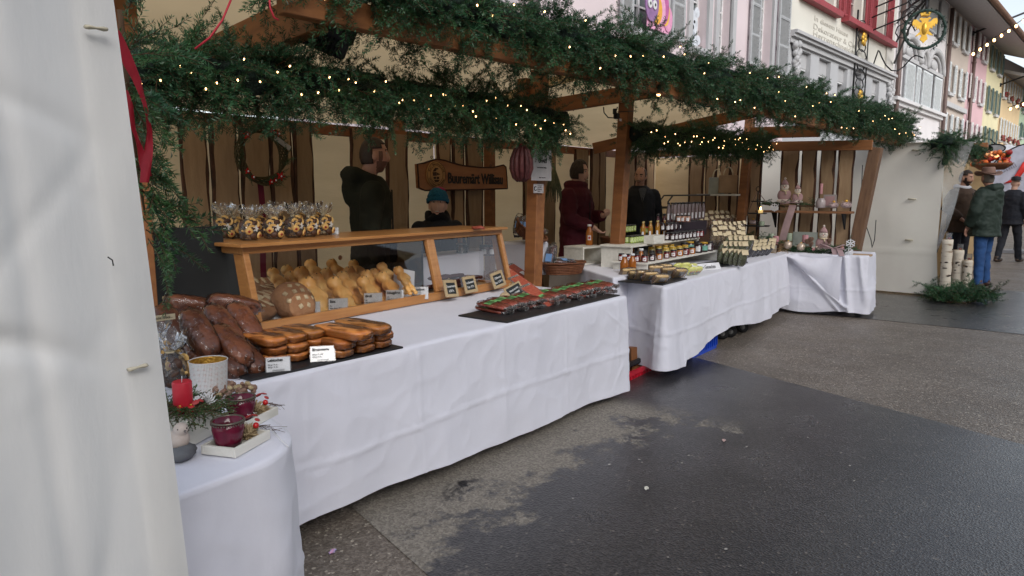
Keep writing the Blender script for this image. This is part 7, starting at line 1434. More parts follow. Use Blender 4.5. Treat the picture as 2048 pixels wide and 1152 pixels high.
def arc_text(s, r_, a0, a1, sz, flip=False):
    for k, chx in enumerate(s):
        if chx == ' ': continue
        a = a0 + (a1 - a0) * k / (len(s) - 1); me = text_mesh(chx, sz, 'CENTER', .001); ob('emblem_letter', me, BRN, em, loc=(r_ * math.cos(a), -.018, r_ * math.sin(a)), rot=(0, (-(a - math.pi / 2)) if not flip else -(a + math.pi / 2), 0))
arc_text('Zur Bauernland', rr * .80, R(160), R(20), rr * .24); arc_text('Willisauer Wiesental', rr * .80, R(205), R(335), rr * .22, True)
tx = text_mesh('Buuremärt Willisau', .098, 'LEFT', .003, .78, .0022); x0, z0 = sp_(895, 357)
for v in tx.vertices: v.co.z *= 1.5
dxx, dzz = sp_(1005, 358); ob('carved_lettering', tx, mat('black_paint', (.015, .012, .01), .6), sgn, loc=(x0, -.003, z0)); wdt = max(v.co.x for v in tx.vertices)
for v in tx.vertices: v.co.x *= (dxx - x0) / wdt
# blackletter hairlines: small diamonds on the feet of the strokes
for (x, y) in ((866, 316), (912, 327), (984, 333)): a_, b_ = sp_(x, y); q = MB(); q.tube([(a_ + .012 * math.cos(t), .02, b_ + .012 * math.sin(t) + .008) for t in np.linspace(0, 6.28, 9)], .003, 5); ob('eyelet', q, STEEL, sgn)
# posters
ps = thing('poster', 'laminated white poster reading OH4/5 taped to the post', 'poster', loc=PY(1083, 330, 3.19)); q = MB(); q.box((0, 0, 0), (.25, .003, .235)); ob('sheet', q, mat('poster_paper', (.52, .48, .49), .35, (.40, .37, .38), ns=9, coat=.3), ps)
for s_, x, z, sz in (('OH4/5', .01, .03, .048), ('Verein Buuremärt Willisau', .0, -.02, .014), ('Bären - Strasse Nr. 4', .01, -.095, .012)): me = text_mesh(s_, sz, 'CENTER', .0004, .8, .0012 if sz > .04 else .0002); ob('lettering', me, INK, ps, loc=(x, -.003, z))
ps = thing('notice', 'small white notice with round emblem on the post under the poster', 'notice', loc=PY(1077, 377, 3.235)); q = MB(); q.box((0, 0, 0), (.125, .003, .07)); ob('sheet', q, mat('poster_paper'  , (.5, .5, .5)), ps); q = MB(); q.lathe([(.018, 0), (.018, .003)], 16, 0, RX); ob('emblem', q, INK, ps, loc=(-.04, -.001, 0)); q = MB(); q.prism([(-.012, .002), (.004, .012), (.012, -.004), (-.006, -.012)], .003); ob('emblem_mark', q, CARD, ps, loc=(-.04, -.006, 0))
for k, s_ in enumerate(('Zur Bauernland', 'Hofprodukte aus', 'dem Willisauer', 'Wiesental')): me = text_mesh(s_, .011, 'LEFT', .0003, .8); ob('lettering', me, INK, ps, loc=(-.014, -.003, .02 - .014 * k))
# hanging sausages
hs_ = PY(1043, 328, 3.0); bd = thing('sausage_bundle', 'bundle of dark dried sausages hanging from the stall post', 'sausages', loc=hs_)
for k in range(11):
    a = k / 11 * 6.283; rx = .07 * math.cos(a); ry = .05 * math.sin(a); q = MB(); q.tube([(rx * .25, ry * .25, .125), (rx * .8, ry * .8, .09), (rx * 1.12, ry * 1.1, .03), (rx * 1.15, ry * 1.15, -.03), (rx * .85, ry * .9, -.09), (rx * .45, ry * .5, -.12)], [.006, .014, .017, .018, .015, .005], 8); ob('sausage', q, SAUD, bd)
q = MB(); q.tube([(-.02, 0, .12), (0, 0, .14), (.02, 0, .12)], .008, 6); q.tube([(0, 0, .13), (.01, .05, .3)], .003, 5); ob('red_string', q, RED, bd)
# wreath with stars
wc = PY(521, 310, 4.80); wr = thing('door_wreath', 'twig and fir wreath with red stars on the slab wall', 'wreath', loc=wc); rw_ = .215
q = MB()
for k in range(9): ph = k * .7; q.tube([((rw_ * .84 + .03 * math.sin(a * 3 + ph)) * math.cos(a), -.02 + .03 * math.cos(a * 4 + ph), (rw_ * .92 + .03 * math.cos(a * 2 + ph)) * math.sin(a)) for a in np.linspace(0, 6.283, 34)], .006, 4)
ob('twisted_twigs', q, mat('vine', (.09, .07, .03), .9), wr)
for k in range(26): a = rnd() * 6.28; o = bpy.data.objects.new('fir_sprig', SPRM[k % 7]); COL.objects.link(o); o.parent = wr; o.matrix_basis = frame_mat((rw_ * .85 * math.cos(a), -.03, rw_ * .92 * math.sin(a)), (-math.sin(a), -.2, math.cos(a)), U(-1, 1), .5)
def star3(r1, r2, th=.012): q = MB(); q.prism(starpoly(r1, r2), th); return q
for a, s_ in ((2.4, 1.), (1.2, .8), (.9, .7), (3.8, .7), (5.4, 1.1), (4.9, .7), (4.1, .5), (5.1, .6)): ob('red_star', star3(.036 * s_, .015 * s_), REDP, wr, loc=(rw_ * .88 * math.cos(a), -.075, rw_ * .95 * math.sin(a)), rot=(0, a, 0)); q = MB(); q.ell((rw_ * .88 * math.cos(a), -.08, rw_ * .95 * math.sin(a)), (.007,) * 3, 6, 5); ob('pearl', q, CARD, wr)
q = MB(); q.box((.13, -.06, .12), (.15, .006, .035), 0, Matrix.Rotation(.55, 4, 'Y')); ob('paper_tag', q, mat('grey_tag', (.45, .43, .42), .6), wr, loc=(-.02, 0, .06))
q = MB(); q.grid(lambda u, v: (-.02 + .04 * u + .01 * math.sin(v * 5), .02, rw_ * 1. + .2 * v), 2, 8); q.grid(lambda u, v: (-.025 + .05 * u - .02 + .01 * math.sin(v * 5), -.01, -rw_ * .9 - .75 * v), 2, 12); ob('ribbon', q, mat('wine_ribbon', (.16, .008, .03), .6), wr)
# red gauze ribbon at the left, red cords on the beam
q = MB(); o0 = PY(232, 70, 1.95)
def rbn(pts, wd): return lambda u, v: (lambda c: (c[0].x - o0.x + (u - .5) * wd * (1 + .3 * math.sin(v * 7)), c[0].y - o0.y + .01 * math.sin(v * 9 + u * 4), c[0].z - o0.z))(along(pts, v))
q.grid(rbn([PY(228, 60, 1.95), PY(248, 105, 1.95), PY(275, 160, 1.95), PY(290, 210, 1.95), PY(298, 260, 1.95), PY(297, 300, 1.95), PY(290, 365, 1.95)], .020), 3, 40); q.grid(rbn([PY(245, 180, 1.98), PY(268, 260, 1.98), PY(280, 300, 1.98), PY(296, 352, 1.98)], .020), 3, 30)
ob('gauze_ribbon', q, RED, None, loc=o0, label='dark red gauze ribbon trailing down beside the white tent wall', cat='ribbon')
for lb, pts in (('thin red cord hanging across the left cross beam', [(470, -20, 2.6), (445, 40, 2.6), (420, 75, 2.62), (390, 98, 2.66)]), ('short bright red cord loop below the front garland', [(538, -20, 2.5), (540, 15, 2.5), (548, 35, 2.5), (557, 40, 2.5)])): o0 = PY(*pts[0]); q = MB(); q.tube([PY(*p) - o0 for p in pts], .0042, 6); ob('cord', q, mat('red_cord', (.5, .02, .04), .6), None, loc=o0, label=lb, cat='cord')
# floodlight
fl = thing('floodlight', 'grey floodlight hanging under the canopy behind the front garland', 'floodlight', loc=PY(652, 68, 2.95), rot=(R(35), R(18), R(-25))); FG = mat('dark_grey_cast', (.05, .05, .055), .5, metal=.3)
q = MB(); q.box((0, 0, 0), (.24, .07, .17), 0, None, .012); ob('housing', q, FG, fl)
for k in range(9): q = MB(); q.box((-.08 + .02 * k, -.045, -.03), (.006, .025, .08)); ob('cooling_fin', q, FG, fl)
q = MB(); q.tube([(-.13, 0, 0), (-.13, 0, .12), (.13, 0, .12), (.13, 0, 0)], .008, 6); ob('bracket', q, FG, fl)
# sockets and cables on the second post
sk = thing('socket_block', 'black cable sockets hanging at the second post under the cross beam', 'socket', loc=PY(1233, 232, 3.18)); q = MB(); q.box((0, 0, 0), (.05, .04, .05), 0, None, .006); q.box((-.03, 0, .035), (.03, .03, .05), 0, None, .006); ob('sockets', q, STEEL, sk)
q = MB(); q.tube([PY(*p) - sk.location for p in ((1207, 214, 3.18), (1208, 225, 3.18), (1216, 235, 3.18), (1228, 236, 3.18), (1235, 214, 3.18))], .005, 5); q.tube([PY(*p) - sk.location for p in ((1270, 222, 3.18), (1235, 224, 3.18))], .004, 4); ob('cable', q, STEEL, sk)
q = MB(); q.box((.05, -.01, -.03), (.035, .003, .02)); ob('tag', q, CARD, sk)
for lb, pts in (('black cable tie around the upper cross beam', [(1147, 178, 3.9), (1147, 222, 3.9)]), ('black cable sagging from the first post to the upper beam', [(1086, 168, 3.2), (1100, 175, 3.2), (1120, 168, 3.2), (1135, 152, 3.2)]), ('black cable hanging beside post at the end stall', [(1725, 330, 2.25), (1722, 400, 2.24), (1728, 440, 2.2), (1742, 480, 2.15), (1744, 495, 2.1), (1749, 480, 2.1), (1752, 440, 2.15)]), ('loop of black wires under the garland at mid front', [(1390, 197, 2.5), (1405, 212, 2.5), (1425, 214, 2.5), (1440, 205, 2.5)])):
    o0 = PY(*pts[0]); q = MB(); q.tube([PY(*p) - o0 for p in pts], .006, 5); ob('cable', q, STEEL, None, loc=o0, label=lb, cat='cable')
lampb = thing('candle_bulb', 'larger flame-shaped bulb glowing under the front garland', 'bulb', loc=EL(1317, 184)); q = MB(); q.lathe([(.010, -.03), (.017, -.015), (.014, .01), (.003, .035)], 10); ob('glass', q, BULB, lampb); q = MB(); q.lathe([(.011, -.05), (.011, -.03)], 8); ob('holder', q, WIRE, lampb)
hd = thing('hanging_decoration', 'dark green herb bundle hanging behind the first post', 'herb bundle', loc=PY(1108, 330, 3.9)); q = MB()
for k in range(70): a = rnd() * 6.28; q.tube([(0, 0, 0), (.05 * math.cos(a), .05 * math.sin(a), -.15), (.09 * math.cos(a) * U(.3, 1), .08 * math.sin(a), -.36 * U(.6, 1))], [.002, .006, .002], 4)
ob('stems', q, mat('dried_green', (.06, .08, .04), .9, (.16, .15, .08), ns=20), hd)
# ---------------------------------------------------------------- left table goods
def boxframe(name, label, cat, pos, rz, w_, d_, h_, th=.009):
    t = thing(name, label, cat, loc=pos, rz=rz)
    for c, s_ in (((0, -d_ / 2, h_ / 2), (w_, th, h_)), ((0, d_ / 2, h_ / 2), (w_, th, h_)), ((-w_ / 2 + th / 2, 0, h_ / 2), (th, d_ - th, h_ - .001)), ((w_ / 2 - th / 2, 0, h_ / 2), (th, d_ - th, h_ - .001)), ((0, 0, th / 2), (w_ - 2 * th, d_ - 2 * th, th))): q = MB(); q.box(c, s_, 0, None, .001); ob('board', q, WHITEW, t)
    return t
RG = mat('wine_glass', (.26, .018, .06), .12, (.14, .008, .03), ns=9, stretch=(3, 3, 1), coat=.6, transl=.45); RIM = mat('antique_rim', (.18, .15, .12), .35, metal=.7)
def glassh(label, pos, r_=.042, h_=.075, sw=0.):
    t = thing('candle_glass', label, 'candle holder', loc=pos); q = MB(); q.lathe([(r_ * .55, .003), (r_ * .72, .0), (r_ * .88, h_ * .3), (r_, h_ * .65), (r_ * .98, h_), (r_ * .93, h_), (r_ * .94, h_ * .6), (r_ * .8, h_ * .25), (r_ * .6, .008)], 30, 0, None, True, 1, 1, True)
    for i, (x, y, z) in enumerate(q.v): k = 1 + .03 * math.sin(math.atan2(y, x) * 12 + z * sw); q.v[i] = (x * k, y * k, z)
    ob('glass', q, RG, t); q = MB(); q.tube([(r_ * 1.0 * math.cos(a), r_ * 1.0 * math.sin(a), h_) for a in np.linspace(0, 6.283, 33)], .003, 6, cap=False); rm = ob('metal_rim', q, RIM, t)
    q = MB()
    for k in range(36): a = k / 36 * 6.283; q.ell((r_ * 1.03 * math.cos(a), r_ * 1.03 * math.sin(a), h_ - .006), (.0025,) * 3, 5, 4)
    ob('beading', q, RIM, rm); return t
def decor_box(label, px, py, gl, rz):
    p = PZ(px, py, TZ); t = boxframe('tray_box', label, 'tray', (p.x, p.y, TZ + .001), rz, .155, .10, .026)
    glassh(gl, Vector((p.x, p.y, TZ + .012)) + Matrix.Rotation(rz, 3, 'Z') @ Vector((-.032, .0, 0)), sw=60)
    d = thing('dried_tuft', 'beige dried grass tuft in the ' + label[:40].split(' with')[0], 'dried decoration', loc=Vector((p.x, p.y, TZ + .012)) + Matrix.Rotation(rz, 3, 'Z') @ Vector((.038, 0, 0)), rz=rz); q = MB()
    for k in range(110): a = Vector((U(-1, 1), U(-1, 1), U(.2, 1.2))).normalized(); q.tube([(U(-.015, .015), U(-.015, .015), 0), a * .03, a * .042 + Vector((U(-.01, .01), U(-.01, .01), 0))], [.002, .0028, .0008], 4)
    ob('grass_heads', q, mat('dry_grass', (.48, .38, .22), .9, (.25, .17, .09), ns=50), d); q = MB(); q.ell((.012, -.028, .035), (.009,) * 3, 10, 8); ob('red_berry', q, REDP, d)
    for k, (x, y, z) in enumerate(((.04, -.015, .045), (.045, .01, .052))):
        q = MB()
        for sx in (-1, 1): q.ell((sx * .011, 0, 0), (.012, .008, .0025), 10, 6, 0, Matrix.Rotation(sx * .3, 4, 'Y'))
        bf = ob('wooden_butterfly', q, mat('red_cut_wood', (.5, .05, .05), .5), d, loc=(x, y, z), rot=(.5, .3, .6 + k)); q = MB(); [q.ell((sx * .011 + dx, dy, .0032), (.002, .002, .001), 6, 4) for sx in (-1, 1) for dx, dy in ((0, .003), (.003, -.003), (-.004, -.002))]; ob('white_dots', q, CARD, bf)
    q = MB()
    for k in range(14): q.tube([(.05, -.01, .02), (.06 + U(0, .02), U(-.05, .0), U(0, .02)), (.07 + U(0, .03), U(-.08, .02), U(-.01, .012))], .0006, 3)
    ob('fine_twigs', q, TWIG, d); return t
decor_box('front white tray box with tuft and glass', 474, 893, 'front wine-red swirled candle glass with beaded rim in the white tray', .42)
decor_box('rear white tray box with tuft and glass', 497, 842, 'rear wine-red fluted candle glass in the white tray behind', .42)
q = MB(); pa, pb = PZ(540, 858, TZ + .04), PZ(577, 895, TZ + .0); q.tube([Vector((0, 0, 0)), pb - pa], .0015, 5); ob('white_stick', q, CARD, None, loc=pa, label='thin white stick lying out of the front tray over the cloth edge', cat='stick')
# pierced metal lantern
p = PZ(421, 797, TZ); lt = thing('pierced_lantern', 'large white pierced metal candle holder with golden inside', 'candle holder', loc=(p.x, p.y, TZ + .001)); r_, h_ = .062, .135
def pierced():
    m = bpy.data.materials.new('pierced_white_metal'); m.use_nodes = True; N = m.node_tree.nodes; L = m.node_tree.links; b = N['Principled BSDF']; tc = N.new('ShaderNodeTexCoord'); sx = N.new('ShaderNodeSeparateXYZ'); L.new(tc.outputs['Object'], sx.inputs[0]); at = N.new('ShaderNodeMath'); at.operation = 'ARCTAN2'; L.new(sx.outputs[1], at.inputs[0]); L.new(sx.outputs[0], at.inputs[1]); ml = N.new('ShaderNodeMath'); ml.operation = 'MULTIPLY'; ml.inputs[1].default_value = .06; L.new(at.outputs[0], ml.inputs[0]); cb_ = N.new('ShaderNodeCombineXYZ'); L.new(ml.outputs[0], cb_.inputs[0]); L.new(sx.outputs[2], cb_.inputs[1])
    v = N.new('ShaderNodeTexVoronoi'); v.voronoi_dimensions = '2D'; v.inputs['Scale'].default_value = 210; v.inputs['Randomness'].default_value = 0.; L.new(cb_.outputs[0], v.inputs[0]); v2 = N.new('ShaderNodeTexVoronoi'); v2.voronoi_dimensions = '2D'; v2.inputs['Scale'].default_value = 52; v2.inputs['Randomness'].default_value = .0; L.new(cb_.outputs[0], v2.inputs[0])
    a = N.new('ShaderNodeMath'); a.operation = 'LESS_THAN'; a.inputs[1].default_value = .30; L.new(v.outputs['Distance'], a.inputs[0]); mx = N.new('ShaderNodeMix'); mx.data_type = 'RGBA'; mx.inputs[6].default_value = (.68, .67, .66, 1); L.new(a.outputs[0], mx.inputs[0])
    g = N.new('ShaderNodeMapRange'); g.inputs[1].default_value = .25; g.inputs[2].default_value = .3; L.new(v2.outputs['Distance'], g.inputs[0]); m2 = N.new('ShaderNodeMix'); m2.data_type = 'RGBA'; m2.inputs[6].default_value = (.30, .10, .05, 1); m2.inputs[7].default_value = (.38, .36, .34, 1); L.new(g.outputs[0], m2.inputs[0]); L.new(m2.outputs[2], mx.inputs[7]); L.new(mx.outputs[2], b.inputs['Base Color']); b.inputs['Roughness'].default_value = .4; return m
q = MB(); q.lathe([(r_ * .9, 0), (r_ * .92, h_ * .3), (r_, h_)], 36, 0, None, True, 1, 1, False); ob('pierced_sleeve', q, pierced(), lt); q = MB(); q.lathe([(r_ * .86, .003), (r_ * .88, h_ * .3), (r_ * .965, h_ * .995)], 36, 0, None, True, 1, 1, False); q.lathe([(.001, .003), (r_ * .86, .003)], 36, 0, None, True, 1, 1, False); ob('gold_lining', q, mat('gold_leaf', (.62, .36, .06), .3, (.4, .2, .03), ns=60, metal=.6, bump=.4, bs=120), lt)
q = MB(); q.tube([(r_ * math.cos(a), r_ * math.sin(a), h_) for a in np.linspace(0, 6.283, 33)], .002, 5, cap=False); ob('rim', q, mat('rim_white', (.7, .68, .66), .3), lt)
pc = PZ(466, 800, TZ); dd = thing('cone_wreath', 'dried cone and pod wreath behind the rear wine-red glass', 'dried decoration', loc=(pc.x, pc.y, TZ + .01)); q = MB()
for k in range(60): a = rnd() * 6.28; q.ell((.055 * math.cos(a) + U(-.015, .015), .055 * math.sin(a) + U(-.015, .015), U(.01, .04)), (U(.006, .012),) * 3, 7, 5)
ob('cones', q, mat('cone_brown', (.17, .08, .05)), dd); q = MB(); [q.ell((U(-.06, .06), U(-.06, .0), U(.02, .05)), (.008, .016, .008), 7, 5) for k in range(9)]; ob('pods', q, mat('dry_grass', (.48, .38, .22)), dd)
# red candle arrangement on white box
p = PZ(372, 888, TZ); ab = thing('white_planter', 'white wooden planter box with greenery and the red candle', 'planter', loc=(p.x + .025, p.y + .045, TZ + .001), rz=.5); q = MB(); q.box((0, 0, .04), (.15, .12, .08), 0, None, .002); ob('box_body', q, WHITEW, ab)
q = MB(); q.tube([(.085, -.04, .0), (.088, -.02, .05), (.084, -.01, .09)], [.018, .03, .02], 8); q.tube([(.098, -.02, .05), (.112, -.02, .055)], [.01, .013], 8); ob('birch_bark_piece', q, mat('birch_bark', (.62, .60, .57), .8, (.35, .3, .27), ns=18, bump=.5, bs=40), ab)
cl = Vector(ab.location) + Vector((.0, .0, .082)); t = thing('red_candle', 'thick red pillar candle standing in the fir greenery', 'candle', loc=cl + Vector((-.005, .0, .0))); q = MB(); q.lathe([(.0245, 0), (.0265, .004), (.0265, .084), (.024, .088), (.01, .084)], 24); ob('wax', q, mat('red_wax', (.50, .012, .03), .45, (.58, .03, .05), ns=14, bump=.1), t); q = MB(); q.tube([(0, 0, .083), (.001, 0, .102)], .0013, 4); ob('wick', q, CARD, t)
ar = thing('fir_arrangement', 'thuja and fir sprigs around the red candle', 'greenery', loc=cl); ar.matrix_basis = Matrix.Translation(cl); SP2 = [npm for npm in SPRM]
thj = []
for k in range(6):
    a3 = spray_arrays(.12, 6, nl=.007, step=.0022, droop=.14, wd=.004); me = npmesh('thuja_sprig', *a3); me.materials.append(NEEDL); me.materials.append(TWIG); thj.append(me)
for k in range(46): a = k / 46 * 6.283 + U(-.1, .1); o = bpy.data.objects.new('thuja_sprig', thj[k % 6]); COL.objects.link(o); o.parent = ar; o.matrix_basis = frame_mat((.03 * math.cos(a), .03 * math.sin(a), U(-.005, .02)), (math.cos(a), math.sin(a), U(-.35, .35)), U(-.8, .8), U(.6, 1.05))
for k, (x, y) in enumerate(((349, 806), (366, 811))): pp = PZ(x, y, TZ + .10); t = thing('bauble', 'small shiny red bauble %s the red candle' % ('left of', 'in front of')[k], 'bauble', loc=cl + Vector(((-.028, -.03, .012), (-.002, -.040, .012))[k])); q = MB(); q.ell((0, 0, 0), (.012,) * 3, 14, 10); ob('ball', q, REDP, t); q = MB(); q.lathe([(.003, .011), (.003, .015)], 8); ob('cap', q, GOLD, t)
bf = thing('ornament', 'white metal leaf and red dotted butterfly beside the red candle', 'ornament', loc=cl + Vector((.03, -.035, .02))); q = MB(); [q.ell((sx * .011, 0, 0), (.012, .008, .0025), 10, 6, 0, Matrix.Rotation(sx * .4, 4, 'Y')) for sx in (-1, 1)]; ob('butterfly', q, MATS['red_cut_wood'], bf, loc=(-.008, -.004, .012), rot=(.6, 0, .3)); q = MB(); [q.tube([(0, 0, 0), (.02 * math.cos(a), .0, .02 * math.sin(a)), (.032 * math.cos(a + .3), 0, .032 * math.sin(a + .3))], [.001, .003, .001], 4) for a in np.linspace(-.6, 1.8, 7)]; ob('leaf', q, CARD, bf, loc=(.012, -.006, .0))
# bird and stone
p = PZ(356, 912, TZ); bd = thing('bird_figure', 'small round white bird figurine by the tent edge', 'bird figurine', loc=(p.x, p.y - .01, TZ + .024), rz=-.2, scale=1.0)
q = MB(); q.ell((0, 0, .026), (.028, .032, .028), 18, 12); q.ell((.004, -.012, .055), (.019, .020, .018), 16, 10); q.ell((0, .04, .03), (.010, .022, .007), 10, 6, 0, Matrix.Rotation(-.3, 4, 'X')); bme = fuse(q, .003, 2, .5, 'bird'); bme.materials.append(mat('bisque', (.62, .54, .48), .7, (.48, .38, .32), ns=25)); ob('bird_body', bme, None, bd)
q = MB(); q.lathe([(.0035, 0), (.0005, .010)], 8, 0, Matrix.Translation((.010, -.030, .054)) @ Matrix.Rotation(R(100), 4, 'X')); ob('beak', q, mat('grey_beak', (.2, .18, .17), .5), bd); q = MB(); [q.ell((x, -.026, .060), (.0022,) * 3, 6, 5) for x in (-.006, .016)]; ob('eyes', q, INK, bd)
q = MB(); q.ell((0, 0, .006), (.045, .03, .02), 16, 10, 0, None, supn(2.2, .2, 2.)); ob('grey_stone', q, mat('grey_stone', (.16, .17, .18), .8, (.10, .10, .11), ns=12, bump=.3), None, loc=(p.x + .0, p.y - .03, TZ + .012), rot=(0, 0, .6), label='grey stone under the white bird figurine', cat='stone')
# shelf and bags at the tent edge
p = PZ(330, 770, TZ); wsf = thing('wooden_shelf', 'white wooden box shelf with cookie bags half hidden by the tent wall', 'shelf', loc=(p.x - .17, p.y + .12, TZ + .001), rz=.2)
for c, s_ in (((.10, 0, .19), (.018, .16, .38)), ((-.10, 0, .19), (.018, .16, .38)), ((0, 0, .371), (.182, .16, .018)), ((0, 0, .01), (.182, .16, .018)), ((0, 0, .20), (.182, .158, .014))): q = MB(); q.box(c, s_); ob('board', q, WHITEW, wsf)
L0 = wsf.location; clone(cb0, L0 + Vector((.03, -.0, .385)), .4, 'clear cookie bag on top of the white box shelf by the tent edge', 'cookie bags on the left table', 1.0); clone(cb0, L0 + Vector((.03, -.05, .21)), 1.4, 'clear cookie bag on the upper level inside the white box shelf', 'cookie bags on the left table', .85)
p = PZ(345, 778, TZ); clone(cb0, (p.x, p.y, TZ + .002), 1.9, 'clear bag of chocolate cookies with white star behind the red candle', 'cookie bags on the left table', 1.15); p = PZ(322, 760, TZ); clone(cb0, (p.x, p.y + .02, TZ + .002), .9, 'dark cookie bag right at the tent edge', 'cookie bags on the left table', 1.2)
st = thing('paper_sign', 'cream paper strip ending in the word Glück sticking out of the tent edge', 'sign', loc=PY(322, 636, 2.25)); q = MB(); q.box((0, 0, 0), (.09, .002, .019)); ob('strip', q, KRAFT, st); me = text_mesh('wünscht Glück...', .012, 'CENTER', .0003, .9); ob('lettering', me, INK, st, loc=(0, -.002, 0))
st2 = thing('price_card', 'small white price tag lying on the cloth behind the pierced holder', 'price card', loc=PZ(373, 728, TZ + .002), rz=.2); q = MB(); q.box((0, 0, .012), (.05, .001, .035), 0, Matrix.Rotation(-.9, 4, 'X')); ob('card_sheet', q, CARD, st2); me = text_mesh('250 gr Fr. 7.-', .008, 'CENTER', .0002); ob('lettering', me, INK, st2, loc=(0, -.004, .015), rot=(-.9, 0, 0))
# ---------------------------------------------------------------- the next stalls down the street
TC = mat('far_cream_tarp', (.78, .75, .67), .5, (.72, .68, .61), ns=2, bump=.2, bs=4, transl=.15)
ta_ = PZ(1865, 594, 0); ft = thing('market_tent', 'cream canvas tent with clear strip and fir garland beyond the end stall', 'market tent', loc=(ta_.x, ta_.y, 0))
tw_ = PX(1865, 320, ta_.x); zt = PX(1893, 282, ta_.x).z; yl = PX(1740, 585, ta_.x).y + 1.9; yr0, yr1 = 0, PX(1893, 282, ta_.x).y - ta_.y
def tfn(u, v):
    y = (yl - ta_.y) * (1 - u) + (yr0 + (yr1 - yr0) * v ** .8 + (.06 if v < .3 else 0) * (1 - v / .3 if v < .3 else 0) * -1) * u; z = .03 + (zt - .03) * v
    n = .02 * mnoise.noise(Vector((y * 2, 0, z * 1.5))) + .008 * math.exp(-((z - .62) / .012) ** 2) + .008 * math.exp(-((z - 1.35) / .012) ** 2) + .01 * math.exp(-((y - .55 - .1 * v) / .015) ** 2); return (-n, y, z)
q = MB(); q.grid(tfn, 40, 50); ob('front_canvas', q, TC, ft)
q = MB(); q.grid(lambda u, v: (.0 + .42 * u, (yr0 + (yr1 - yr0) * v ** .8) + .02 * math.sin(v * 9) - .28 * u * v + .15 * u * (1 - v), .03 + (zt - .03) * v), 8, 24); ob('clear_strip', q, pane('cloudy_plastic', tint=(.8, .84, .88), bump=.4, bs=5, rough=.2, gain=1.5, white=.30), ft)
for z in (.78, 1.35, 2.02): q = MB(); q.tube([(-.03, (yl - ta_.y) * .1 + .12, z), (-.03, (yl - ta_.y) * .1 + .02, z)], [.012, .012], 6); ob('toggle', q, mat('ivory_plastic', (.55, .5, .38)), ft)
q = MB(); q.add([(-.05, .05, zt - .02), (2.0, -.1, zt - .04), (2.0, 3.2, zt + .1), (-.05, 3.2, zt + .1)], [(0, 1, 2, 3)]); ob('roof_canvas', q, TC, ft); q = MB(); q.box((2.6, 1.6, 1.0), (.03, 3.2, 2.0)); q.box((1.3, 3.2, 1.), (2.6, .03, 2.)); ob('inner_walls', q, TARP, ft)
q = MB(); q.box((2.7, 1.4, 1.0), (.09, .09, 2.0)); ob('post', q, WOOD, ft)
q = MB(); q.beam((0.1, .0, zt - .12), (2.0, -.12, zt - .12), .07, .14); ob('front_beam', q, WOODX, ft); ft['category'] = 'market tent'
garland('thin frosted fir garland on the edge of the far cream tent', [PX(1862, 288, ta_.x - .1), PX(1893, 282, ta_.x - .1), PX(1925, 290, ta_.x + .9), PX(1955, 303, ta_.x + 1.9)], .10, 75, 150, .9, .5)
q = MB(); pts = [PX(1895, 300, ta_.x), PX(1925, 303, ta_.x + 1), PX(1950, 315, ta_.x + 1.9)]
lm = thing('lametta_fringe', 'silver lametta fringe hanging under the far tent garland', 'tinsel', loc=pts[0]); q = MB()
for k in range(110): c, d = along(pts, k / 110); c = c - pts[0]; q.add([c, c + Vector((.006, .0, 0)), c + Vector((.02, -.01, -U(.05, .14)))], [(0, 1, 2)])
ob('strands', q, mat('silver_tinsel', (.6, .62, .64), .3, metal=.6), lm)
garland('drooping fir sprig where the far tent canvas meets its clear strip', [PX(1893, 290, ta_.x - .05), PX(1890, 330, ta_.x - .05)], .07, 60, 60, .7, 1.)
# stall with baskets, mirrors and lights behind
fs_ = thing('market_stall', 'far market stall with wooden beam and cream back wall behind the bearded man', 'market stall', loc=(16.5, 1.2, 0)); q = MB(); q.box((0, 2.05, 1.1), (.05, 3.5, 2.2)); ob('back_canvas', q, TARP, fs_); q = MB(); q.box((-.1, 1.95, 2.3), (.15, 3.3, .22)); ob('beam', q, WOODB, fs_); pass
for k, (x, y) in enumerate(((1965, 298), (1990, 297))): t = thing('oval_lamp', 'pale oval disc lamp on a bar over the far stall, %s one' % ('left', 'right')[k], 'lamp', loc=PX(x, y, 17.)); q = MB(); q.lathe([(.16, 0), (.16, .03)], 22, 0, Matrix.Rotation(R(90), 4, 'Y'), False, .55, 1.); q.v = [(a, b * 1., c * .85) for a, b, c in q.v]; ob('disc', q, mat('pale_disc', (.38, .38, .38), .4), t); q = MB(); q.tube([(0, .17 * math.cos(a), .085 * math.sin(a)) for a in np.linspace(0, 6.283, 24)], .014, 5); ob('rim', q, STEEL, t); q = MB(); q.tube([(0, 0, .09), (0, .1, .2)], .012, 4); ob('arm', q, STEEL, t)
bk_ = thing('orange_display', 'orange glittering fruit garland glowing above the hat', 'decoration', loc=PX(1985, 318, 16.)); rs = random.Random(4)
for nm, c, n, em_ in (('orange_balls', (.75, .16, .03), 46, 0), ('lit_balls', (1., .45, .2), 10, 1.5), ('red_balls', (.4, .02, .02), 26, 0), ('greenery', (.03, .07, .03), 30, 0)):
    q = MB(); [q.ell((rs.uniform(-.2, .2), rs.uniform(-.28, .30), rs.uniform(-.13, .12)), (rs.uniform(.03, .055),) * 3, 7, 5) for k in range(n)]; ob(nm, q, mat('deco_' + nm, c, .35, emit=em_), bk_, kind='stuff' if nm == 'greenery' else None)
q = MB(); q.lathe([(.2, -.2), (.32, -.12), (.34, -.08)], 16); ob('basket', q, WICK, bk_)
pr_ = thing('parasol', 'white market parasol far down the street', 'parasol', loc=PX(2012, 322, 22.)); q = MB(); q.lathe([(1.1, -.1), (1.08, -.02), (.5, .25), (.02, .42)], 8, 0, None, False); ob('canopy', q, CARD, pr_); q = MB(); q.tube([(0, 0, .4), (0, 0, -2.1)], .03, 6); ob('pole', q, STEEL, pr_)
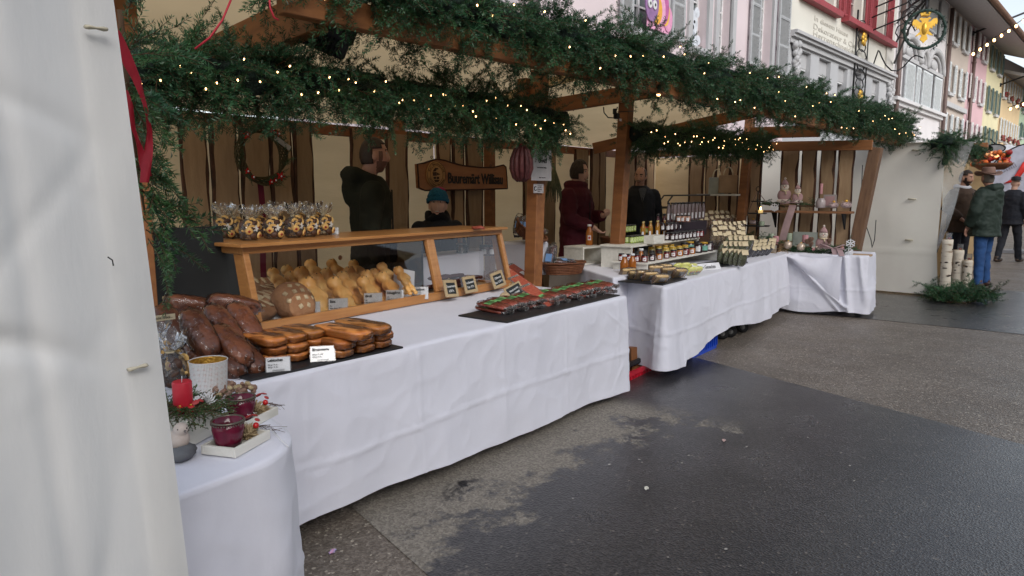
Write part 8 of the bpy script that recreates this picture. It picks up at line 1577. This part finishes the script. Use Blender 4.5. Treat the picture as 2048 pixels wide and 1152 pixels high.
# banner with the chilli
bc = PX(2046, 352, 20.5); bn = thing('banner', 'white rounded banner printed with a red chilli pepper', 'banner', loc=bc, rz=-1.45, scale=1.35)
def bnf(u, v):
    a = u * 6.283; return (.55 * v * math.cos(a) + .1 * v * math.sin(a), .03 * math.sin(v * 3) * math.cos(a), .62 * v * math.sin(a) - .05)
q = MB(); q.grid(bnf, 40, 8); ob('fabric', q, mat('banner_white', (.62, .62, .72), .6, transl=.2), bn); q = MB(); q.tube([bnf(u, 1.) for u in np.linspace(0, 1, 33)], .012, 5); ob('rim', q, STEEL, bn)
q = MB(); q.tube([(.02, -.05, .23), (-.02, -.05, .12), (-.08, -.05, .0), (-.17, -.05, -.09), (-.27, -.05, -.13)], [.045, .05, .042, .026, .004], 10, flat=.35); ob('red_chilli', q, mat('chilli_red', (.75, .04, .03), .4), bn); q = MB(); q.tube([(.02, -.05, .23), (.04, -.05, .30), (.09, -.05, .35)], [.022, .012, .008], 7); ob('green_stalk', q, mat('stalk_green', (.03, .2, .06), .5), bn)
me = text_mesh('Chili', .15, 'CENTER', .002); ob('lettering', me, mat('grey_print', (.3, .28, .33), .7), bn, loc=(-.24, -.05, .14), rot=(0, -.5, 0)); q = MB(); q.tube([(0, 0, -.6), (.0, .1, -bc.z / 1.35)], .03, 6); q.box((0, .1, -bc.z / 1.35 + .03), (.5, .4, .05)); ob('stand', q, mat('grey_metal', (.3, .3, .32), .4, metal=.5), bn)
# birch logs with lanterns
BIR = mat('birch_log', (.62, .55, .45), .8, (.30, .22, .15), ns=7, stretch=(1, 1, 3.5), contrast=(.56, .68), bump=.3, bs=20); CUT = mat('cut_wood', (.55, .38, .22), .8)
for k, (px, py, yt, r_, lb) in enumerate(((1888, 597, 479, .065, 'tallest birch log with a glass tealight on top, beside the far tent'), (1913, 576, 500, .075, 'middle birch log with a glass tealight on top'), (1932, 578, 520, .062, 'shortest birch log with a glass tealight, right of the other two'))):
    p = PZ(px, py, 0); top = PX(px + (5 if k == 0 else 7), yt, p.x).z; t = thing('birch_log', lb, 'birch log', loc=p, rot=(R(-1.2), R(1.2), k)); q = MB(); q.lathe([(r_ * 1.05, 0)] + [(r_ * (1 + .05 * math.sin(i * 2.3 + k)), top * i / 12) for i in range(1, 13)], 18); ob('trunk', q, BIR, t); q = MB(); q.lathe([(r_ * .9, top), (r_ * .9, top + .002)], 18); ob('cut_top', q, CUT, t)
    for j in range(9 if k else 12): a = rnd() * 6.28; q = MB(); q.ell((0, 0, 0), (.012, U(.01, .035), U(.006, .014)), 8, 5); ob('bark_scar', q, mat('birch_scar', (.05, .035, .03), .9), t, loc=((r_ - .004) * math.cos(a), (r_ - .004) * math.sin(a), top * U(.08, .85)), rot=(0, 0, a))
    g = thing('tealight_glass', 'square glass with tealight on the %s birch log' % ('tallest', 'middle', 'shortest')[k], 'tealight', loc=p + Vector((.02 * k, 0, top + .003))); q = MB(); q.box((0, 0, .045), (.07, .07, .09), 0, None, .006); ob('glass', q, pane('lantern_glass', tint=(.8, .82, .85), gain=3, white=.1), g); q = MB(); q.lathe([(.02, .004), (.02, .025)], 12); ob('candle', q, REDP, g)
fb_ = PZ(1925, 600, 0); greens('fir branches laid on the ground round the birch logs', [PZ(1868, 585, .02), PZ(1895, 604, .02), PZ(1930, 606, .02), PZ(1962, 598, .02)], .22, 120, 1.3, .05)
